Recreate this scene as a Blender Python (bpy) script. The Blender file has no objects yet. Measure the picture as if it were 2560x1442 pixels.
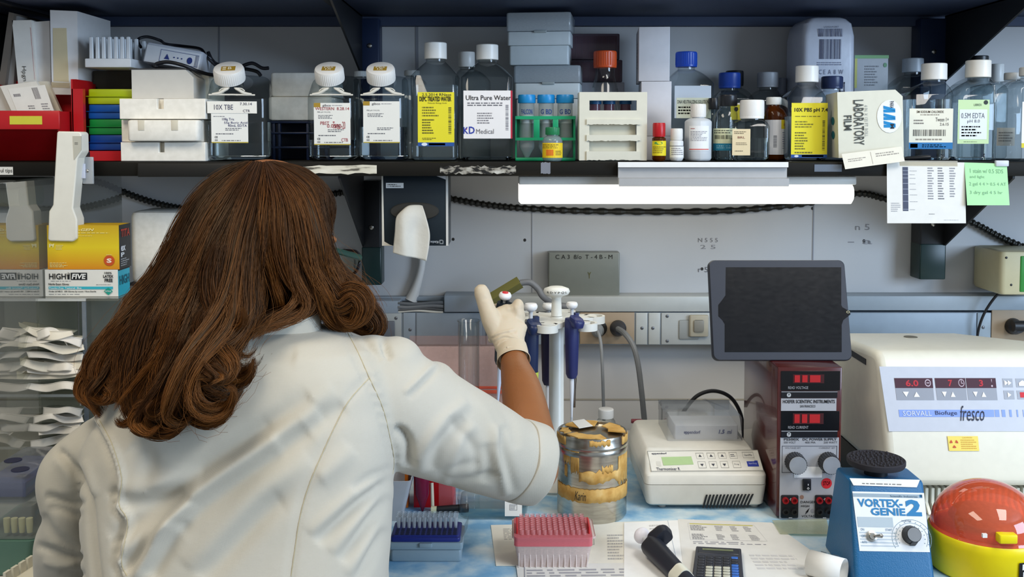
import bpy, bmesh, math, random
import numpy as np
from mathutils import Vector, Matrix, Euler, noise
random.seed(7); np.random.seed(7)
SC = bpy.context.scene
COL = SC.collection
PI = math.pi

# ------------------------------------------------------------------ camera
F = 2500.0; CYP = 481.0; PITCH = math.radians(3.0); EYE = Vector((0, 0, 1.50))
cd = bpy.data.cameras.new('camera'); cam = bpy.data.objects.new('camera', cd); COL.objects.link(cam)
cam.location = EYE; cam.rotation_euler = (PI/2 - PITCH, 0, 0)
cd.sensor_width = 36.0; cd.lens = 36.0*F/2560.0; cd.shift_y = (CYP-721.0)/2560.0
cd.clip_start = 0.05; cd.clip_end = 50
SC.camera = cam
SC.view_settings.view_transform = 'Standard'; SC.view_settings.look = 'None'
SC.view_settings.gamma = 1.0; SC.view_settings.use_curve_mapping = False
SC.view_settings.exposure = 0.22

# ------------------------------------------------------------------ light
wd = bpy.data.worlds.new('world'); SC.world = wd; wd.use_nodes = True
bg = wd.node_tree.nodes['Background']; bg.inputs[0].default_value = (0.80, 0.90, 1.0, 1); bg.inputs[1].default_value = 0.36
SC.cycles.transparent_max_bounces = 32; SC.cycles.max_bounces = 14; SC.cycles.transmission_bounces = 14
def area(name, loc, target, sx, sy, energy, col):
    l = bpy.data.lights.new(name, 'AREA'); l.shape = 'RECTANGLE'; l.size = sx; l.size_y = sy
    l.energy = energy; l.color = col
    o = bpy.data.objects.new(name, l); COL.objects.link(o); o.location = loc
    o.rotation_euler = (Vector(target)-Vector(loc)).to_track_quat('-Z', 'Y').to_euler()
    return o
area('ceiling_light', (-0.8, 0.35, 2.72), (-0.8, 0.35, 0), 0.6, 1.2, 21, (1.0, 0.90, 0.74))
area('ceiling_light', (1.2, 0.15, 2.72), (1.2, 0.15, 0), 0.6, 1.2, 28, (1.0, 0.96, 0.90))
area('window_light', (3.0, -0.6, 1.9), (0.6, 2.0, 1.4), 1.4, 1.2, 78, (0.56, 0.75, 1.0))

# ------------------------------------------------------------------ pixel <-> place
_FW = Vector((0, math.cos(PITCH), -math.sin(PITCH))); _UP = Vector((0, math.sin(PITCH), math.cos(PITCH)))
def ray(px, py):
    return Vector(((px-1280.0)/F, 0, 0)) + _UP*(-(py-CYP)/F) + _FW
def W(px, py, y):
    r = ray(px, py); return EYE + r*(y/r.y)
BENCH = 0.90
def Bn(px, py, z=BENCH):
    r = ray(px, py); return EYE + r*((z-EYE.z)/r.z)
def project(P):
    P = np.asarray(P, float) - np.array(EYE)
    f = P @ np.array(_FW); u = P @ np.array(_UP)
    return 1280+F*P[:, 0]/f, CYP-F*u/f
WALL = 2.05
SHF = 1.72                                   # front edge of the shelf
SH = W(1280, 405, SHF).z                     # top of the shelf

# ------------------------------------------------------------------ materials
def srgb(h):
    if isinstance(h, (tuple, list)): return tuple(h[:3])
    h = h.lstrip('#'); v = [int(h[i:i+2], 16)/255 for i in (0, 2, 4)]
    return tuple(c/12.92 if c <= .04045 else ((c+.055)/1.055)**2.4 for c in v)
_M = {}
def mat(col, rough=.5, metal=0, spec=.5, nz=.06, sc=60, bump=0, bsc=200, emit=0, trans=0, ior=1.45, sss=0, coat=0, alpha=1, aniso=0):
    key = (col if isinstance(col, str) else tuple(col), rough, metal, spec, nz, sc, bump, bsc, emit, trans, ior, sss, coat, alpha, aniso)
    if key in _M: return _M[key]
    m = bpy.data.materials.new('surface'); m.use_nodes = True; nt = m.node_tree; N = nt.nodes; L = nt.links
    p = N['Principled BSDF']; c = srgb(col)
    p.inputs['Roughness'].default_value = rough; p.inputs['Metallic'].default_value = metal
    p.inputs['Specular IOR Level'].default_value = spec; p.inputs['IOR'].default_value = ior
    p.inputs['Transmission Weight'].default_value = trans; p.inputs['Coat Weight'].default_value = coat
    p.inputs['Alpha'].default_value = alpha
    if sss: p.inputs['Subsurface Weight'].default_value = sss; p.inputs['Subsurface Scale'].default_value = .004
    if emit: p.inputs['Emission Color'].default_value = (*c, 1); p.inputs['Emission Strength'].default_value = emit
    if nz:
        tc = N.new('ShaderNodeTexCoord'); nn = N.new('ShaderNodeTexNoise'); nn.inputs['Scale'].default_value = sc; nn.inputs['Detail'].default_value = 4
        L.new(tc.outputs['Object'], nn.inputs['Vector'])
        r = N.new('ShaderNodeMix'); r.data_type = 'RGBA'
        r.inputs[6].default_value = (*[max(0, x*(1-nz)) for x in c], 1); r.inputs[7].default_value = (*[min(1, x*(1+nz)) for x in c], 1)
        L.new(nn.outputs['Fac'], r.inputs[0]); L.new(r.outputs[2], p.inputs['Base Color'])
        if bump:
            n2 = N.new('ShaderNodeTexNoise'); n2.inputs['Scale'].default_value = bsc; n2.inputs['Detail'].default_value = 3
            L.new(tc.outputs['Object'], n2.inputs['Vector'])
            b = N.new('ShaderNodeBump'); b.inputs['Strength'].default_value = bump; b.inputs['Distance'].default_value = .002
            L.new(n2.outputs['Fac'], b.inputs['Height']); L.new(b.outputs[0], p.inputs['Normal'])
    else: p.inputs['Base Color'].default_value = (*c, 1)
    _M[key] = m; return m
def clear(tint='#e8eef0', gloss=.9, edge=.45, milk=0, milkcol='#ffffff', rough=.03):
    """clear plastic or glass wall: see-through face-on, darker and glossier at grazing angles"""
    key = ('clear', tint, gloss, edge, milk, milkcol, rough)
    if key in _M: return _M[key]
    m = bpy.data.materials.new('clear_wall'); m.use_nodes = True; nt = m.node_tree; N = nt.nodes; L = nt.links
    for n in list(N):
        if n.type == 'BSDF_PRINCIPLED': N.remove(n)
    out = N['Material Output']; t = srgb(tint)
    lw = N.new('ShaderNodeLayerWeight'); lw.inputs['Blend'].default_value = .25
    mix = N.new('ShaderNodeMix'); mix.data_type = 'RGBA'
    mix.inputs[6].default_value = (*t, 1); mix.inputs[7].default_value = (*[x*edge for x in t], 1)
    L.new(lw.outputs['Facing'], mix.inputs[0])
    tr = N.new('ShaderNodeBsdfTransparent'); L.new(mix.outputs[2], tr.inputs[0])
    base = tr.outputs[0]
    if milk:
        df = N.new('ShaderNodeBsdfDiffuse'); df.inputs[0].default_value = (*srgb(milkcol), 1)
        ms = N.new('ShaderNodeMixShader'); ms.inputs[0].default_value = milk
        nn = N.new('ShaderNodeTexNoise'); nn.inputs['Scale'].default_value = 25
        mr = N.new('ShaderNodeMapRange'); mr.inputs['To Min'].default_value = milk*.85; mr.inputs['To Max'].default_value = min(1, milk*1.15)
        L.new(nn.outputs['Fac'], mr.inputs['Value']); L.new(mr.outputs[0], ms.inputs[0])
        L.new(base, ms.inputs[1]); L.new(df.outputs[0], ms.inputs[2]); base = ms.outputs[0]
    g = N.new('ShaderNodeBsdfGlossy'); g.inputs['Roughness'].default_value = rough
    fr = N.new('ShaderNodeFresnel'); fr.inputs['IOR'].default_value = 1.5
    mu = N.new('ShaderNodeMath'); mu.operation = 'MULTIPLY'; mu.inputs[1].default_value = gloss; L.new(fr.outputs[0], mu.inputs[0])
    ge = N.new('ShaderNodeNewGeometry'); fb = N.new('ShaderNodeMath'); fb.operation = 'SUBTRACT'; fb.inputs[0].default_value = 1; L.new(ge.outputs['Backfacing'], fb.inputs[1])
    mb_ = N.new('ShaderNodeMath'); mb_.operation = 'MULTIPLY'; mb_.use_clamp = True; L.new(mu.outputs[0], mb_.inputs[0]); L.new(fb.outputs[0], mb_.inputs[1]); mu = mb_
    m2 = N.new('ShaderNodeMixShader'); L.new(mu.outputs[0], m2.inputs[0]); L.new(base, m2.inputs[1]); L.new(g.outputs[0], m2.inputs[2])
    L.new(m2.outputs[0], out.inputs['Surface'])
    _M[key] = m; return m
def node_mat(name, fn):
    if name in _M: return _M[name]
    m = bpy.data.materials.new(name); m.use_nodes = True; fn(m.node_tree, m.node_tree.nodes, m.node_tree.links, m.node_tree.nodes['Principled BSDF'])
    _M[name] = m; return m
def ramp_noise(nt, N, L, p, scale, stops, detail=6, dist=0, sock='Base Color', coord='Object', stretch=None):
    tc = N.new('ShaderNodeTexCoord'); n = N.new('ShaderNodeTexNoise'); n.inputs['Scale'].default_value = scale
    n.inputs['Detail'].default_value = detail; n.inputs['Distortion'].default_value = dist
    src = tc.outputs[coord]
    if stretch:
        mp = N.new('ShaderNodeMapping'); mp.inputs['Scale'].default_value = stretch; L.new(src, mp.inputs[0]); src = mp.outputs[0]
    L.new(src, n.inputs['Vector'])
    r = N.new('ShaderNodeValToRGB'); e = r.color_ramp.elements
    while len(e) < len(stops): e.new(.5)
    for i, (pos, c) in enumerate(stops):
        e[i].position = pos; e[i].color = (*srgb(c), 1)
    L.new(n.outputs['Fac'], r.inputs[0]); L.new(r.outputs[0], p.inputs[sock]); return r
LIQ = mat('#f2f8fa', .0, nz=0, trans=1, ior=1.33)
PET = clear('#f6fafb', 1.0, .62)
GLASS = clear('#f8fbfa', 1.1, .5)
WHITEP = mat('#e9e6e0', .35); BLACKP = mat('#15161a', .4); INK = mat('#1b1c22', .6, nz=0)
PAPER = mat('#dfddd7', .75); STEEL = mat('#b9b6ae', .28, metal=1)

# ------------------------------------------------------------------ meshes
def rrect(hx, hy, r, k=4):
    r = max(1e-5, min(r, hx, hy)); P = []
    for (sx, sy, a0) in ((1, 1, 0), (-1, 1, PI/2), (-1, -1, PI), (1, -1, 1.5*PI)):
        cx, cy = sx*(hx-r), sy*(hy-r)
        for i in range(k+1):
            a = a0 + PI/2*i/k; P.append((cx+r*math.cos(a), cy+r*math.sin(a)))
    return P
_txt = {}
def glyphs(s, bold=0.0, shear=0):
    key = (s, bold, shear)
    if key in _txt: return _txt[key]
    c = bpy.data.curves.new('t', 'FONT'); c.body = s; c.size = 1; c.offset = bold; c.shear = shear; c.resolution_u = 2
    o = bpy.data.objects.new('t', c); COL.objects.link(o)
    dg = bpy.context.evaluated_depsgraph_get(); dg.update()
    me = bpy.data.meshes.new_from_object(o.evaluated_get(dg))
    vs = [(v.co.x, v.co.y) for v in me.vertices]; fs = [tuple(p.vertices) for p in me.polygons]
    bpy.data.objects.remove(o); bpy.data.curves.remove(c); bpy.data.meshes.remove(me)
    if vs:
        x0 = min(v[0] for v in vs); x1 = max(v[0] for v in vs); y0 = min(v[1] for v in vs); y1 = max(v[1] for v in vs)
        w = max(1e-6, x1-x0); h = max(1e-6, y1-y0)
        vs = [((x-x0)/w, (y-y0)/h) for x, y in vs]
    _txt[key] = (vs, fs); return vs, fs
class MB:
    def __init__(s): s.v = []; s.f = []; s.m = []; s.mats = []; s.T = None
    def mi(s, m):
        if m not in s.mats: s.mats.append(m)
        return s.mats.index(m)
    def add(s, vs, fs, m):
        b = len(s.v); k = s.mi(m)
        if s.T is not None: vs = [tuple(s.T @ Vector(v)) for v in vs]
        s.v += [tuple(v) for v in vs]
        for f in fs: s.f.append(tuple(i+b for i in f)); s.m.append(k)
        return s
    def box(s, x0, x1, y0, y1, z0, z1, m):
        return s.add([(x0,y0,z0),(x1,y0,z0),(x1,y1,z0),(x0,y1,z0),(x0,y0,z1),(x1,y0,z1),(x1,y1,z1),(x0,y1,z1)],
                     [(0,3,2,1),(4,5,6,7),(0,1,5,4),(1,2,6,5),(2,3,7,6),(3,0,4,7)], m)
    def rr(s, rings, m, cap=(1, 1), k=4):
        """loft of rounded rectangles; ring = (z, hx, hy, r, cx, cy, tilt)"""
        vs = []; n = 4*(k+1)
        for R in rings:
            z, hx, hy, r = R[:4]; cx, cy, tl = (list(R[4:])+[0, 0, 0])[:3]
            for (x, y) in rrect(hx, hy, r, k): vs.append((x+cx, y+cy, z+tl*y))
        fs = []
        for i in range(len(rings)-1):
            for j in range(n):
                a = i*n+j; b = i*n+(j+1) % n; fs.append((a, b, b+n, a+n))
        if cap[0]: fs.append(tuple(reversed(range(n))))
        if cap[1]: fs.append(tuple(range((len(rings)-1)*n, len(rings)*n)))
        return s.add(vs, fs, m)
    def rbox(s, x0, x1, y0, y1, z0, z1, m, r=.003, c=None, k=3):
        c = r*.6 if c is None else c
        hx, hy = (x1-x0)/2, (y1-y0)/2; cx, cy = (x0+x1)/2, (y0+y1)/2
        q = c*.3
        return s.rr([(z0,hx-c,hy-c,r,cx,cy),(z0+q,hx-q,hy-q,r,cx,cy),(z0+c,hx,hy,r,cx,cy),(z1-c,hx,hy,r,cx,cy),(z1-q,hx-q,hy-q,r,cx,cy),(z1,hx-c,hy-c,r,cx,cy)], m, k=k)
    def lathe(s, prof, m, n=32, cx=0, cy=0, ridge=0, cap=(1, 1)):
        vs = []; fs = []
        for (r, z) in prof:
            for j in range(n):
                rr = r*(1-(ridge if j % 2 else 0)); a = 2*PI*j/n; vs.append((cx+rr*math.cos(a), cy+rr*math.sin(a), z))
        for i in range(len(prof)-1):
            for j in range(n):
                a = i*n+j; b = i*n+(j+1) % n; fs.append((a, b, b+n, a+n))
        if cap[0]: fs.append(tuple(reversed(range(n))))
        if cap[1]: fs.append(tuple(range((len(prof)-1)*n, len(prof)*n)))
        return s.add(vs, fs, m)
    def prism(s, pts, y0, y1, m, axis='y'):
        """outline pts (a, b) extruded between y0 and y1 along the axis"""
        n = len(pts)
        A = sum(pts[i][0]*pts[(i+1) % n][1]-pts[(i+1) % n][0]*pts[i][1] for i in range(n))
        if A < 0: pts = list(reversed(pts))
        if axis == 'y': f = lambda a, b, t: (a, t, b)
        elif axis == 'x': f = lambda a, b, t: (t, -a, b)
        else: f = lambda a, b, t: (a, b, t)
        if axis == 'z': y0, y1 = y1, y0
        if axis == 'x': y0, y1 = y0, y1
        vs = [f(a, b, y0) for a, b in pts] + [f(a, b, y1) for a, b in pts]
        fs = [tuple(range(n)), tuple(reversed(range(n, 2*n)))]
        for i in range(n): j = (i+1) % n; fs.append((j, i, i+n, j+n))
        return s.add(vs, fs, m)
    def tube(s, path, r, m, n=8, cap=True, flat=None):
        P = [Vector(p) for p in path]; vs = []; fs = []; K = len(P)
        up = None
        for i, p in enumerate(P):
            t = (P[min(i+1, K-1)]-P[max(i-1, 0)]).normalized()
            if up is None: up = Vector((0, 0, 1)) if abs(t.z) < .9 else Vector((0, 1, 0))
            a = (up - t*up.dot(t)).normalized(); b = t.cross(a); up = a
            rad = r[i] if isinstance(r, (list, tuple)) else r
            for j in range(n):
                q = 2*PI*j/n; fl = flat or 1
                vs.append(p + a*math.cos(q)*rad*fl + b*math.sin(q)*rad)
        for i in range(K-1):
            for j in range(n):
                q = i*n+j; w = i*n+(j+1) % n; fs.append((q, w, w+n, q+n))
        if cap: fs.append(tuple(reversed(range(n)))); fs.append(tuple(range((K-1)*n, K*n)))
        return s.add(vs, fs, m)
    def ball(s, c, rx, ry, rz, m, n=24, k=14, z0=-1, z1=1):
        vs = []; fs = []
        a0 = math.asin(z0); a1 = math.asin(z1)
        for i in range(k+1):
            a = a0+(a1-a0)*i/k
            for j in range(n): q = 2*PI*j/n; vs.append((c[0]+rx*math.cos(a)*math.cos(q), c[1]+ry*math.cos(a)*math.sin(q), c[2]+rz*math.sin(a)))
        for i in range(k):
            for j in range(n): q = i*n+j; w = i*n+(j+1) % n; fs.append((q, w, w+n, q+n))
        return s.add(vs, fs, m)
    def build(s, name, parent=None, loc=None, smooth=34, rot=None):
        me = bpy.data.meshes.new(name); me.from_pydata(s.v, [], s.f)
        for m in s.mats: me.materials.append(m)
        me.polygons.foreach_set('material_index', s.m)
        if smooth:
            me.polygons.foreach_set('use_smooth', [True]*len(me.polygons))
            bm = bmesh.new(); bm.from_mesh(me); lim = math.radians(smooth)
            for e in bm.edges:
                if len(e.link_faces) == 2:
                    e.smooth = e.calc_face_angle(0) < lim
            bm.to_mesh(me); bm.free()
        me.update()
        o = bpy.data.objects.new(name, me); COL.objects.link(o)
        if parent is not None: o.parent = parent
        if loc is not None: o.location = loc
        if rot is not None: o.rotation_euler = rot
        return o
def thing(name, label, cat, loc=(0, 0, 0), rotz=0, group=None, rot=None):
    o = bpy.data.objects.new(name, None); COL.objects.link(o); o.empty_display_size = .02
    o.location = loc; o.rotation_euler = rot or (0, 0, math.radians(rotz))
    o['label'] = label; o['category'] = cat
    if group: o['group'] = group
    return o
def tag(o, label, cat, group=None, kind=None):
    o['label'] = label; o['category'] = cat
    if group: o['group'] = group
    if kind: o['kind'] = kind
    return o
def struct(o): o['kind'] = 'structure'; return o
def plab(o, t): o['label'] = t; return o
def smooth_path(P, n=8):
    P = [Vector(p) for p in P]; out = []
    for i in range(len(P)-1):
        p0 = P[max(i-1, 0)]; p1 = P[i]; p2 = P[i+1]; p3 = P[min(i+2, len(P)-1)]
        for k in range(n):
            t = k/n
            out.append(.5*((2*p1)+(p2-p0)*t+(2*p0-5*p1+4*p2-p3)*t*t+(3*p1-p0-3*p2+p3)*t**3))
    out.append(P[-1]); return out

# printed matter: everything on a label is laid on the surface map f(u, v, off)
def flatmap(x0, x1, z0, z1, y):
    return lambda u, v, o=0: (x0+(x1-x0)*u, y-o, z1+(z0-z1)*v)
def cylmap(r, a0, a1, z0, z1, cx=0, cy=0):
    def f(u, v, o=0):
        a = a0+(a1-a0)*u; return (cx+(r+o)*math.sin(a), cy-(r+o)*math.cos(a), z1+(z0-z1)*v)
    return f
def quadmap(tl, tr, bl, br):
    tl, tr, bl, br = map(Vector, (tl, tr, bl, br)); nrm = (bl-tl).cross(tr-tl).normalized()
    def f(u, v, o=0):
        p = (tl*(1-u)+tr*u)*(1-v)+(bl*(1-u)+br*u)*v; return tuple(p+nrm*o)
    return f
def prnt(mb, f, items, curved=False):
    """items, in fractions of the label from its top left corner:
    t x0 y0 x1 y1 text colour [bold shear rot] | m x0 y0 x1 y1 lines colour | b barcode | r rectangle | c disc | l line | g ring"""
    def quad(x0, y0, x1, y1, m, o=.0003):
        n = max(1, int(abs(x1-x0)*12)) if curved else 1
        for i in range(n):
            a = x0+(x1-x0)*i/n; b = x0+(x1-x0)*(i+1)/n
            mb.add([f(a, y1, o), f(b, y1, o), f(b, y0, o), f(a, y0, o)], [(0, 1, 2, 3)], m)
    for it in items:
        k = it[0]; x0, y0, x1, y1 = it[1:5]
        if k == 'r': quad(x0, y0, x1, y1, mat(it[5], .6, nz=0), it[6] if len(it) > 6 else .0003)
        elif k == 't':
            s, c = it[5], it[6]; bold = it[7] if len(it) > 7 else 0; sh = it[8] if len(it) > 8 else 0; rot = it[9] if len(it) > 9 else 0
            vs, fs = glyphs(s, bold, sh); out = []
            for (a, b) in vs:
                if rot == 90: a, b = 1-b, a          # reads downward
                elif rot == -90: a, b = b, 1-a
                elif rot == 180: a, b = 1-a, 1-b
                if rot == 90: u = x0+(x1-x0)*(1-a); v = y0+(y1-y0)*b; out.append(f(u, v, .0006))
                elif rot == -90: u = x0+(x1-x0)*(1-a); v = y0+(y1-y0)*b; out.append(f(u, v, .0006))
                else: out.append(f(x0+(x1-x0)*a, y1+(y0-y1)*b, .0006))
            mb.add(out, fs, mat(c, .6, nz=0))
        elif k == 'm':
            n, c = it[5], it[6]; rnd = random.Random(hash((round(x0*999), round(y0*999), n)) & 0xffff); H = (y1-y0)/n; mm = mat(c, .6, nz=0)
            for i in range(n):
                x = x0; end = x0+(x1-x0)*rnd.uniform(.6, 1)
                while x < end:
                    w = (x1-x0)*rnd.uniform(.03, .16)
                    quad(x, y0+i*H+H*.25, min(x+w, end), y0+i*H+H*.72, mm); x += w+(x1-x0)*.03
        elif k == 'b':
            c = it[5]; rnd = random.Random(5); mm = mat(c, .6, nz=0); vert = len(it) > 6 and it[6]
            t = 0
            while t < 1:
                w = rnd.choice((.012, .02, .03)); a, b = t, min(1, t+w)
                if vert: quad(x0, y0+(y1-y0)*a, x1, y0+(y1-y0)*b, mm)
                else: quad(x0+(x1-x0)*a, y0, x0+(x1-x0)*b, y1, mm)
                t += w+rnd.choice((.012, .022, .03))
        elif k == 'c':                                # disc centred x0 y0, radii x1 y1
            n = 20; mb.add([f(x0+x1*math.cos(2*PI*i/n), y0-y1*math.sin(2*PI*i/n), it[6] if len(it) > 6 else .0004) for i in range(n)], [tuple(range(n))], mat(it[5], .6, nz=0))
        elif k == 'g':                                # outline box
            w = it[6]; hh = it[7]; mm = mat(it[5], .6, nz=0)
            quad(x0, y0, x1, y0+hh, mm, .0004); quad(x0, y1-hh, x1, y1, mm, .0004); quad(x0, y0, x0+w, y1, mm, .0004); quad(x1-w, y0, x1, y1, mm, .0004)
        elif k == 'p':                                # polygon: list of points in it[1]
            pass
    return mb
def poly(mb, f, pts, c, o=.0004):
    A = sum(pts[i][0]*pts[(i+1) % len(pts)][1]-pts[(i+1) % len(pts)][0]*pts[i][1] for i in range(len(pts)))
    if A > 0: pts = list(reversed(pts))
    mb.add([f(u, v, o) for u, v in pts], [tuple(range(len(pts)))], mat(c, .6, nz=0)); return mb
def sheet(mb, f, m, nu=1, nv=1, th=.0003):
    """thin sheet with thickness on the map"""
    vs = []; fs = []; n = (nu+1)*(nv+1)
    for o in (0, -th):
        for j in range(nv+1):
            for i in range(nu+1): vs.append(f(i/nu, j/nv, o))
    q = lambda i, j, k: k*n+j*(nu+1)+i
    for j in range(nv):
        for i in range(nu):
            fs.append((q(i, j, 0), q(i, j+1, 0), q(i+1, j+1, 0), q(i+1, j, 0)))
            fs.append((q(i, j, 1), q(i+1, j, 1), q(i+1, j+1, 1), q(i, j+1, 1)))
    for i in range(nu):
        fs.append((q(i, 0, 0), q(i+1, 0, 0), q(i+1, 0, 1), q(i, 0, 1))); fs.append((q(i, nv, 0), q(i, nv, 1), q(i+1, nv, 1), q(i+1, nv, 0)))
    for j in range(nv):
        fs.append((q(0, j, 0), q(0, j, 1), q(0, j+1, 1), q(0, j+1, 0))); fs.append((q(nu, j, 0), q(nu, j+1, 0), q(nu, j+1, 1), q(nu, j, 1)))
    mb.add(vs, fs, m); return mb
def label_part(parent, f, bgc, items, name='label', nu=1, m=None):
    mb = MB(); sheet(mb, f, m or mat(bgc, .6, nz=.02), nu, 1)
    prnt(mb, f, items, nu > 1)
    return mb.build(name, parent, smooth=0)
# ------------------------------------------------------------------ the setting
def paint(nt, N, L, p):
    r = ramp_noise(nt, N, L, p, 3.0, [(.3, '#bcbcbd'), (.7, '#c6c5c4')], 8)
    p.inputs['Roughness'].default_value = .55
    n2 = N.new('ShaderNodeTexNoise'); n2.inputs['Scale'].default_value = 350; b = N.new('ShaderNodeBump'); b.inputs['Strength'].default_value = .12; b.inputs['Distance'].default_value = .001
    L.new(n2.outputs['Fac'], b.inputs['Height']); L.new(b.outputs[0], p.inputs['Normal'])
PAINT = node_mat('wall_paint', paint)
struct(MB().box(-3, 3.4, WALL, WALL+.08, 0, 2.8, PAINT).build('wall_back'))
struct(MB().box(-3, 3.4, -2.6, WALL+.08, -.06, 0, mat('#8d8a84', .6)).build('floor'))
struct(MB().box(-3, 3.4, -2.6, WALL+.08, 2.8, 2.86, mat('#e4e2dc', .8)).build('ceiling'))
def seam(px, py0, py1, w=.0015):
    a = W(px, py0, WALL); b = W(px, py1, WALL)
    struct(MB().box(a.x-w, a.x+w, WALL-.0012, WALL, b.z, a.z, mat('#8f9198', .7)).build('trim'))
seam(547, 46, 400); seam(1042, 46, 400, .003); seam(2035, 440, 760, .0012); seam(1330, 440, 760, .0008)
a = W(1300, 998, WALL)
struct(MB().box(-1.1, 1.2, WALL-.0012, WALL, a.z-.0015, a.z+.0015, mat('#a09b90', .7)).build('trim'))
# pencil marks and nail holes in the wall
mb = MB(); rnd = random.Random(3)
def wallpx(x0, y0, x1, y1, y=WALL): return quadmap(W(x0, y0, y), W(x1, y0, y), W(x0, y1, y), W(x1, y1, y))
for (px, py) in ((1133, 598), (1312, 600), (2031, 521), (1755, 672), (2160, 602)):
    f = wallpx(px-5, py-5, px+5, py+5, WALL-.0002); prnt(mb, f, [('c', .5, .5, .35, .4, '#2b2826')])
mb.build('wall_mark', smooth=0); tag(bpy.data.objects['wall_mark'], 'small dark nail holes in the painted wall under the lower shelf', 'marks', kind='stuff')
mb = MB(); f = wallpx(1745, 595, 1800, 680, WALL-.0002)
prnt(mb, f, [('t', 0, 0, .9, .12, 'N 5 5 5', '#77767a'), ('t', .1, .2, .8, .32, '2 5', '#8a898c'), ('t', .0, .85, .8, 1, 'r 5 a', '#6f6e72')])
f = wallpx(2120, 560, 2180, 660, WALL-.0002); prnt(mb, f, [('t', .3, .0, .9, .15, 'n 5', '#88878a'), ('t', 0, .4, 1, .5, '- a', '#7c7b7f')])
tag(mb.build('pencil_mark', smooth=0), 'faint pencil writing on the wall left of the right shelf bracket', 'marks', kind='stuff')

# bench
bt = thing('lab_bench', 'pale laboratory bench top running along the wall', 'bench', (0, 1.66, 0))
MB().rbox(-2.2, 2.4, -.36, .385, BENCH-.035, BENCH, mat('#c9c7c0', .4), .004).build('worktop', bt)
MB().box(-2.15, 2.35, -.31, .38, .10, BENCH-.036, mat('#7d848a', .5)).box(-2.1, 2.3, -.27, .38, 0, .10, BLACKP).build('base_cabinet', bt)

# ---- shelves
def shelfpaint(nt, N, L, p):
    ramp_noise(nt, N, L, p, 14, [(.0, '#0b0a09'), (.55, '#16140f'), (.68, '#2a241a'), (.8, '#4a3a24')], 10, stretch=(.12, 1, 1)); p.inputs['Roughness'].default_value = .62; p.inputs['Specular IOR Level'].default_value = .18
SHM = node_mat('shelf_black', shelfpaint)
lip = W(1280, 440, SHF).z
ls = thing('wall_shelf', 'black lower wall shelf with scuffed edge carrying the bottles', 'shelf', (0, WALL, SH))
MB().rbox(-1.5, 1.7, SHF-WALL, -.001, -.012, 0, SHM, .002).build('shelf_board', ls)
MB().rbox(-1.5, 1.7, SHF-WALL-.002, SHF-WALL+.012, lip-SH, -.0005, SHM, .002).build('edge_strip', ls)
# wear, labels and tape on the edge
def tapemat(nt, N, L, p):
    ramp_noise(nt, N, L, p, 60, [(.38, '#5c574c'), (.46, '#cfc8b4'), (.7, '#e6e0d0')], 8, stretch=(.4, 1, 2)); p.inputs['Roughness'].default_value = .8
TAPE = node_mat('worn_tape', tapemat)
def wearmat(nt, N, L, p):
    ramp_noise(nt, N, L, p, 120, [(.44, '#14120f'), (.5, '#8c867a'), (.7, '#c9c5bb')], 8, stretch=(.5, 1, 1)); p.inputs['Roughness'].default_value = .8
WEAR = node_mat('worn_sticker', wearmat)
ey = SHF-.0022
def edge_patch(name, label, cat, x0, y0, x1, y1, m, items=(), jag=0, par=None, th=.0006):
    rnd = random.Random(int(x0)); tl = W(x0, y0, ey); br = W(x1, y1, ey); n = 24
    mb = MB(); pts = []
    for i in range(n+1): pts.append((tl.x+(br.x-tl.x)*i/n, br.z+jag*rnd.uniform(-1, 1)*.002))
    for i in range(n, -1, -1): pts.append((tl.x+(br.x-tl.x)*i/n, tl.z+jag*rnd.uniform(-1, 1)*.002))
    mb.prism(pts, ey-th, ey-.0001, m)
    prnt(mb, flatmap(tl.x, br.x, br.z, tl.z, ey-th), items)
    return tag(mb.build(name, smooth=0), label, cat)
edge_patch('shelf_label', 'small white label reading "ul tips" on the shelf edge', 'label', -20, 417, 33, 437, PAPER, [('t', .42, .2, .97, .85, 'ul tips', '#222222')])
edge_patch('tape_strip', 'long strip of weathered white tape on the shelf edge behind the hair', 'tape', 510, 414, 942, 434, TAPE, jag=1)
edge_patch('sticker_residue', 'peeled black and white sticker on the shelf edge above the tissue box', 'sticker', 1100, 416, 1290, 434, WEAR, jag=1)
edge_patch('tape_piece', 'short grey tape piece on the shelf edge under the green capped bottle', 'tape', 1352, 406, 1376, 434, mat('#7b7e86', .5), jag=.4)
edge_patch('clear_label', 'clear tape label on the shelf edge right of the aluminium bracket', 'label', 2036, 411, 2104, 429, clear('#8fa0b4', .8, .6, .35, '#aab6c6', .2))
mb = MB()
for px, py in ((407, 424), (447, 424)):
    c = W(px, py, ey); mb.ball((c.x, c.y, c.z), .004 if px == 407 else .0015, .002, .004 if px == 407 else .0015, mat('#9b9a94', .4, metal=.6), 14, 8)
mb.build('screw', ls).matrix_parent_inverse = Matrix.Translation(-Vector((0, WALL, SH)))
mb = MB(); a = W(345, 414, ey); b = W(700, 442, ey); mb.rbox(a.x, b.x, ey-.005, ey, b.z, a.z+.004, mat('#14120e', .6), .003)
mb.build('splice_plate', ls).matrix_parent_inverse = Matrix.Translation(-Vector((0, WALL, SH)))

uz = W(1280, 45, WALL).z
us = thing('wall_shelf', 'dark blue upper wall shelf seen from below', 'shelf', (0, WALL, uz))
UPM = mat('#3a4660', .6, bump=.1)
MB().rbox(-1.6, 1.8, -.40, -.001, 0, .02, UPM, .002).box(-1.6, 1.8, -.022, -.001, -.018, 0, UPM).build('shelf_board', us)
mb = MB()
for px in (160, 890):
    mb = MB(); x = W(px, 45, WALL).x; mb.rbox(x-.012, x+.012, -.40, -.02, -.006, 0.001, mat('#14161c', .5), .002); mb.build('seam_strip', us)

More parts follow.
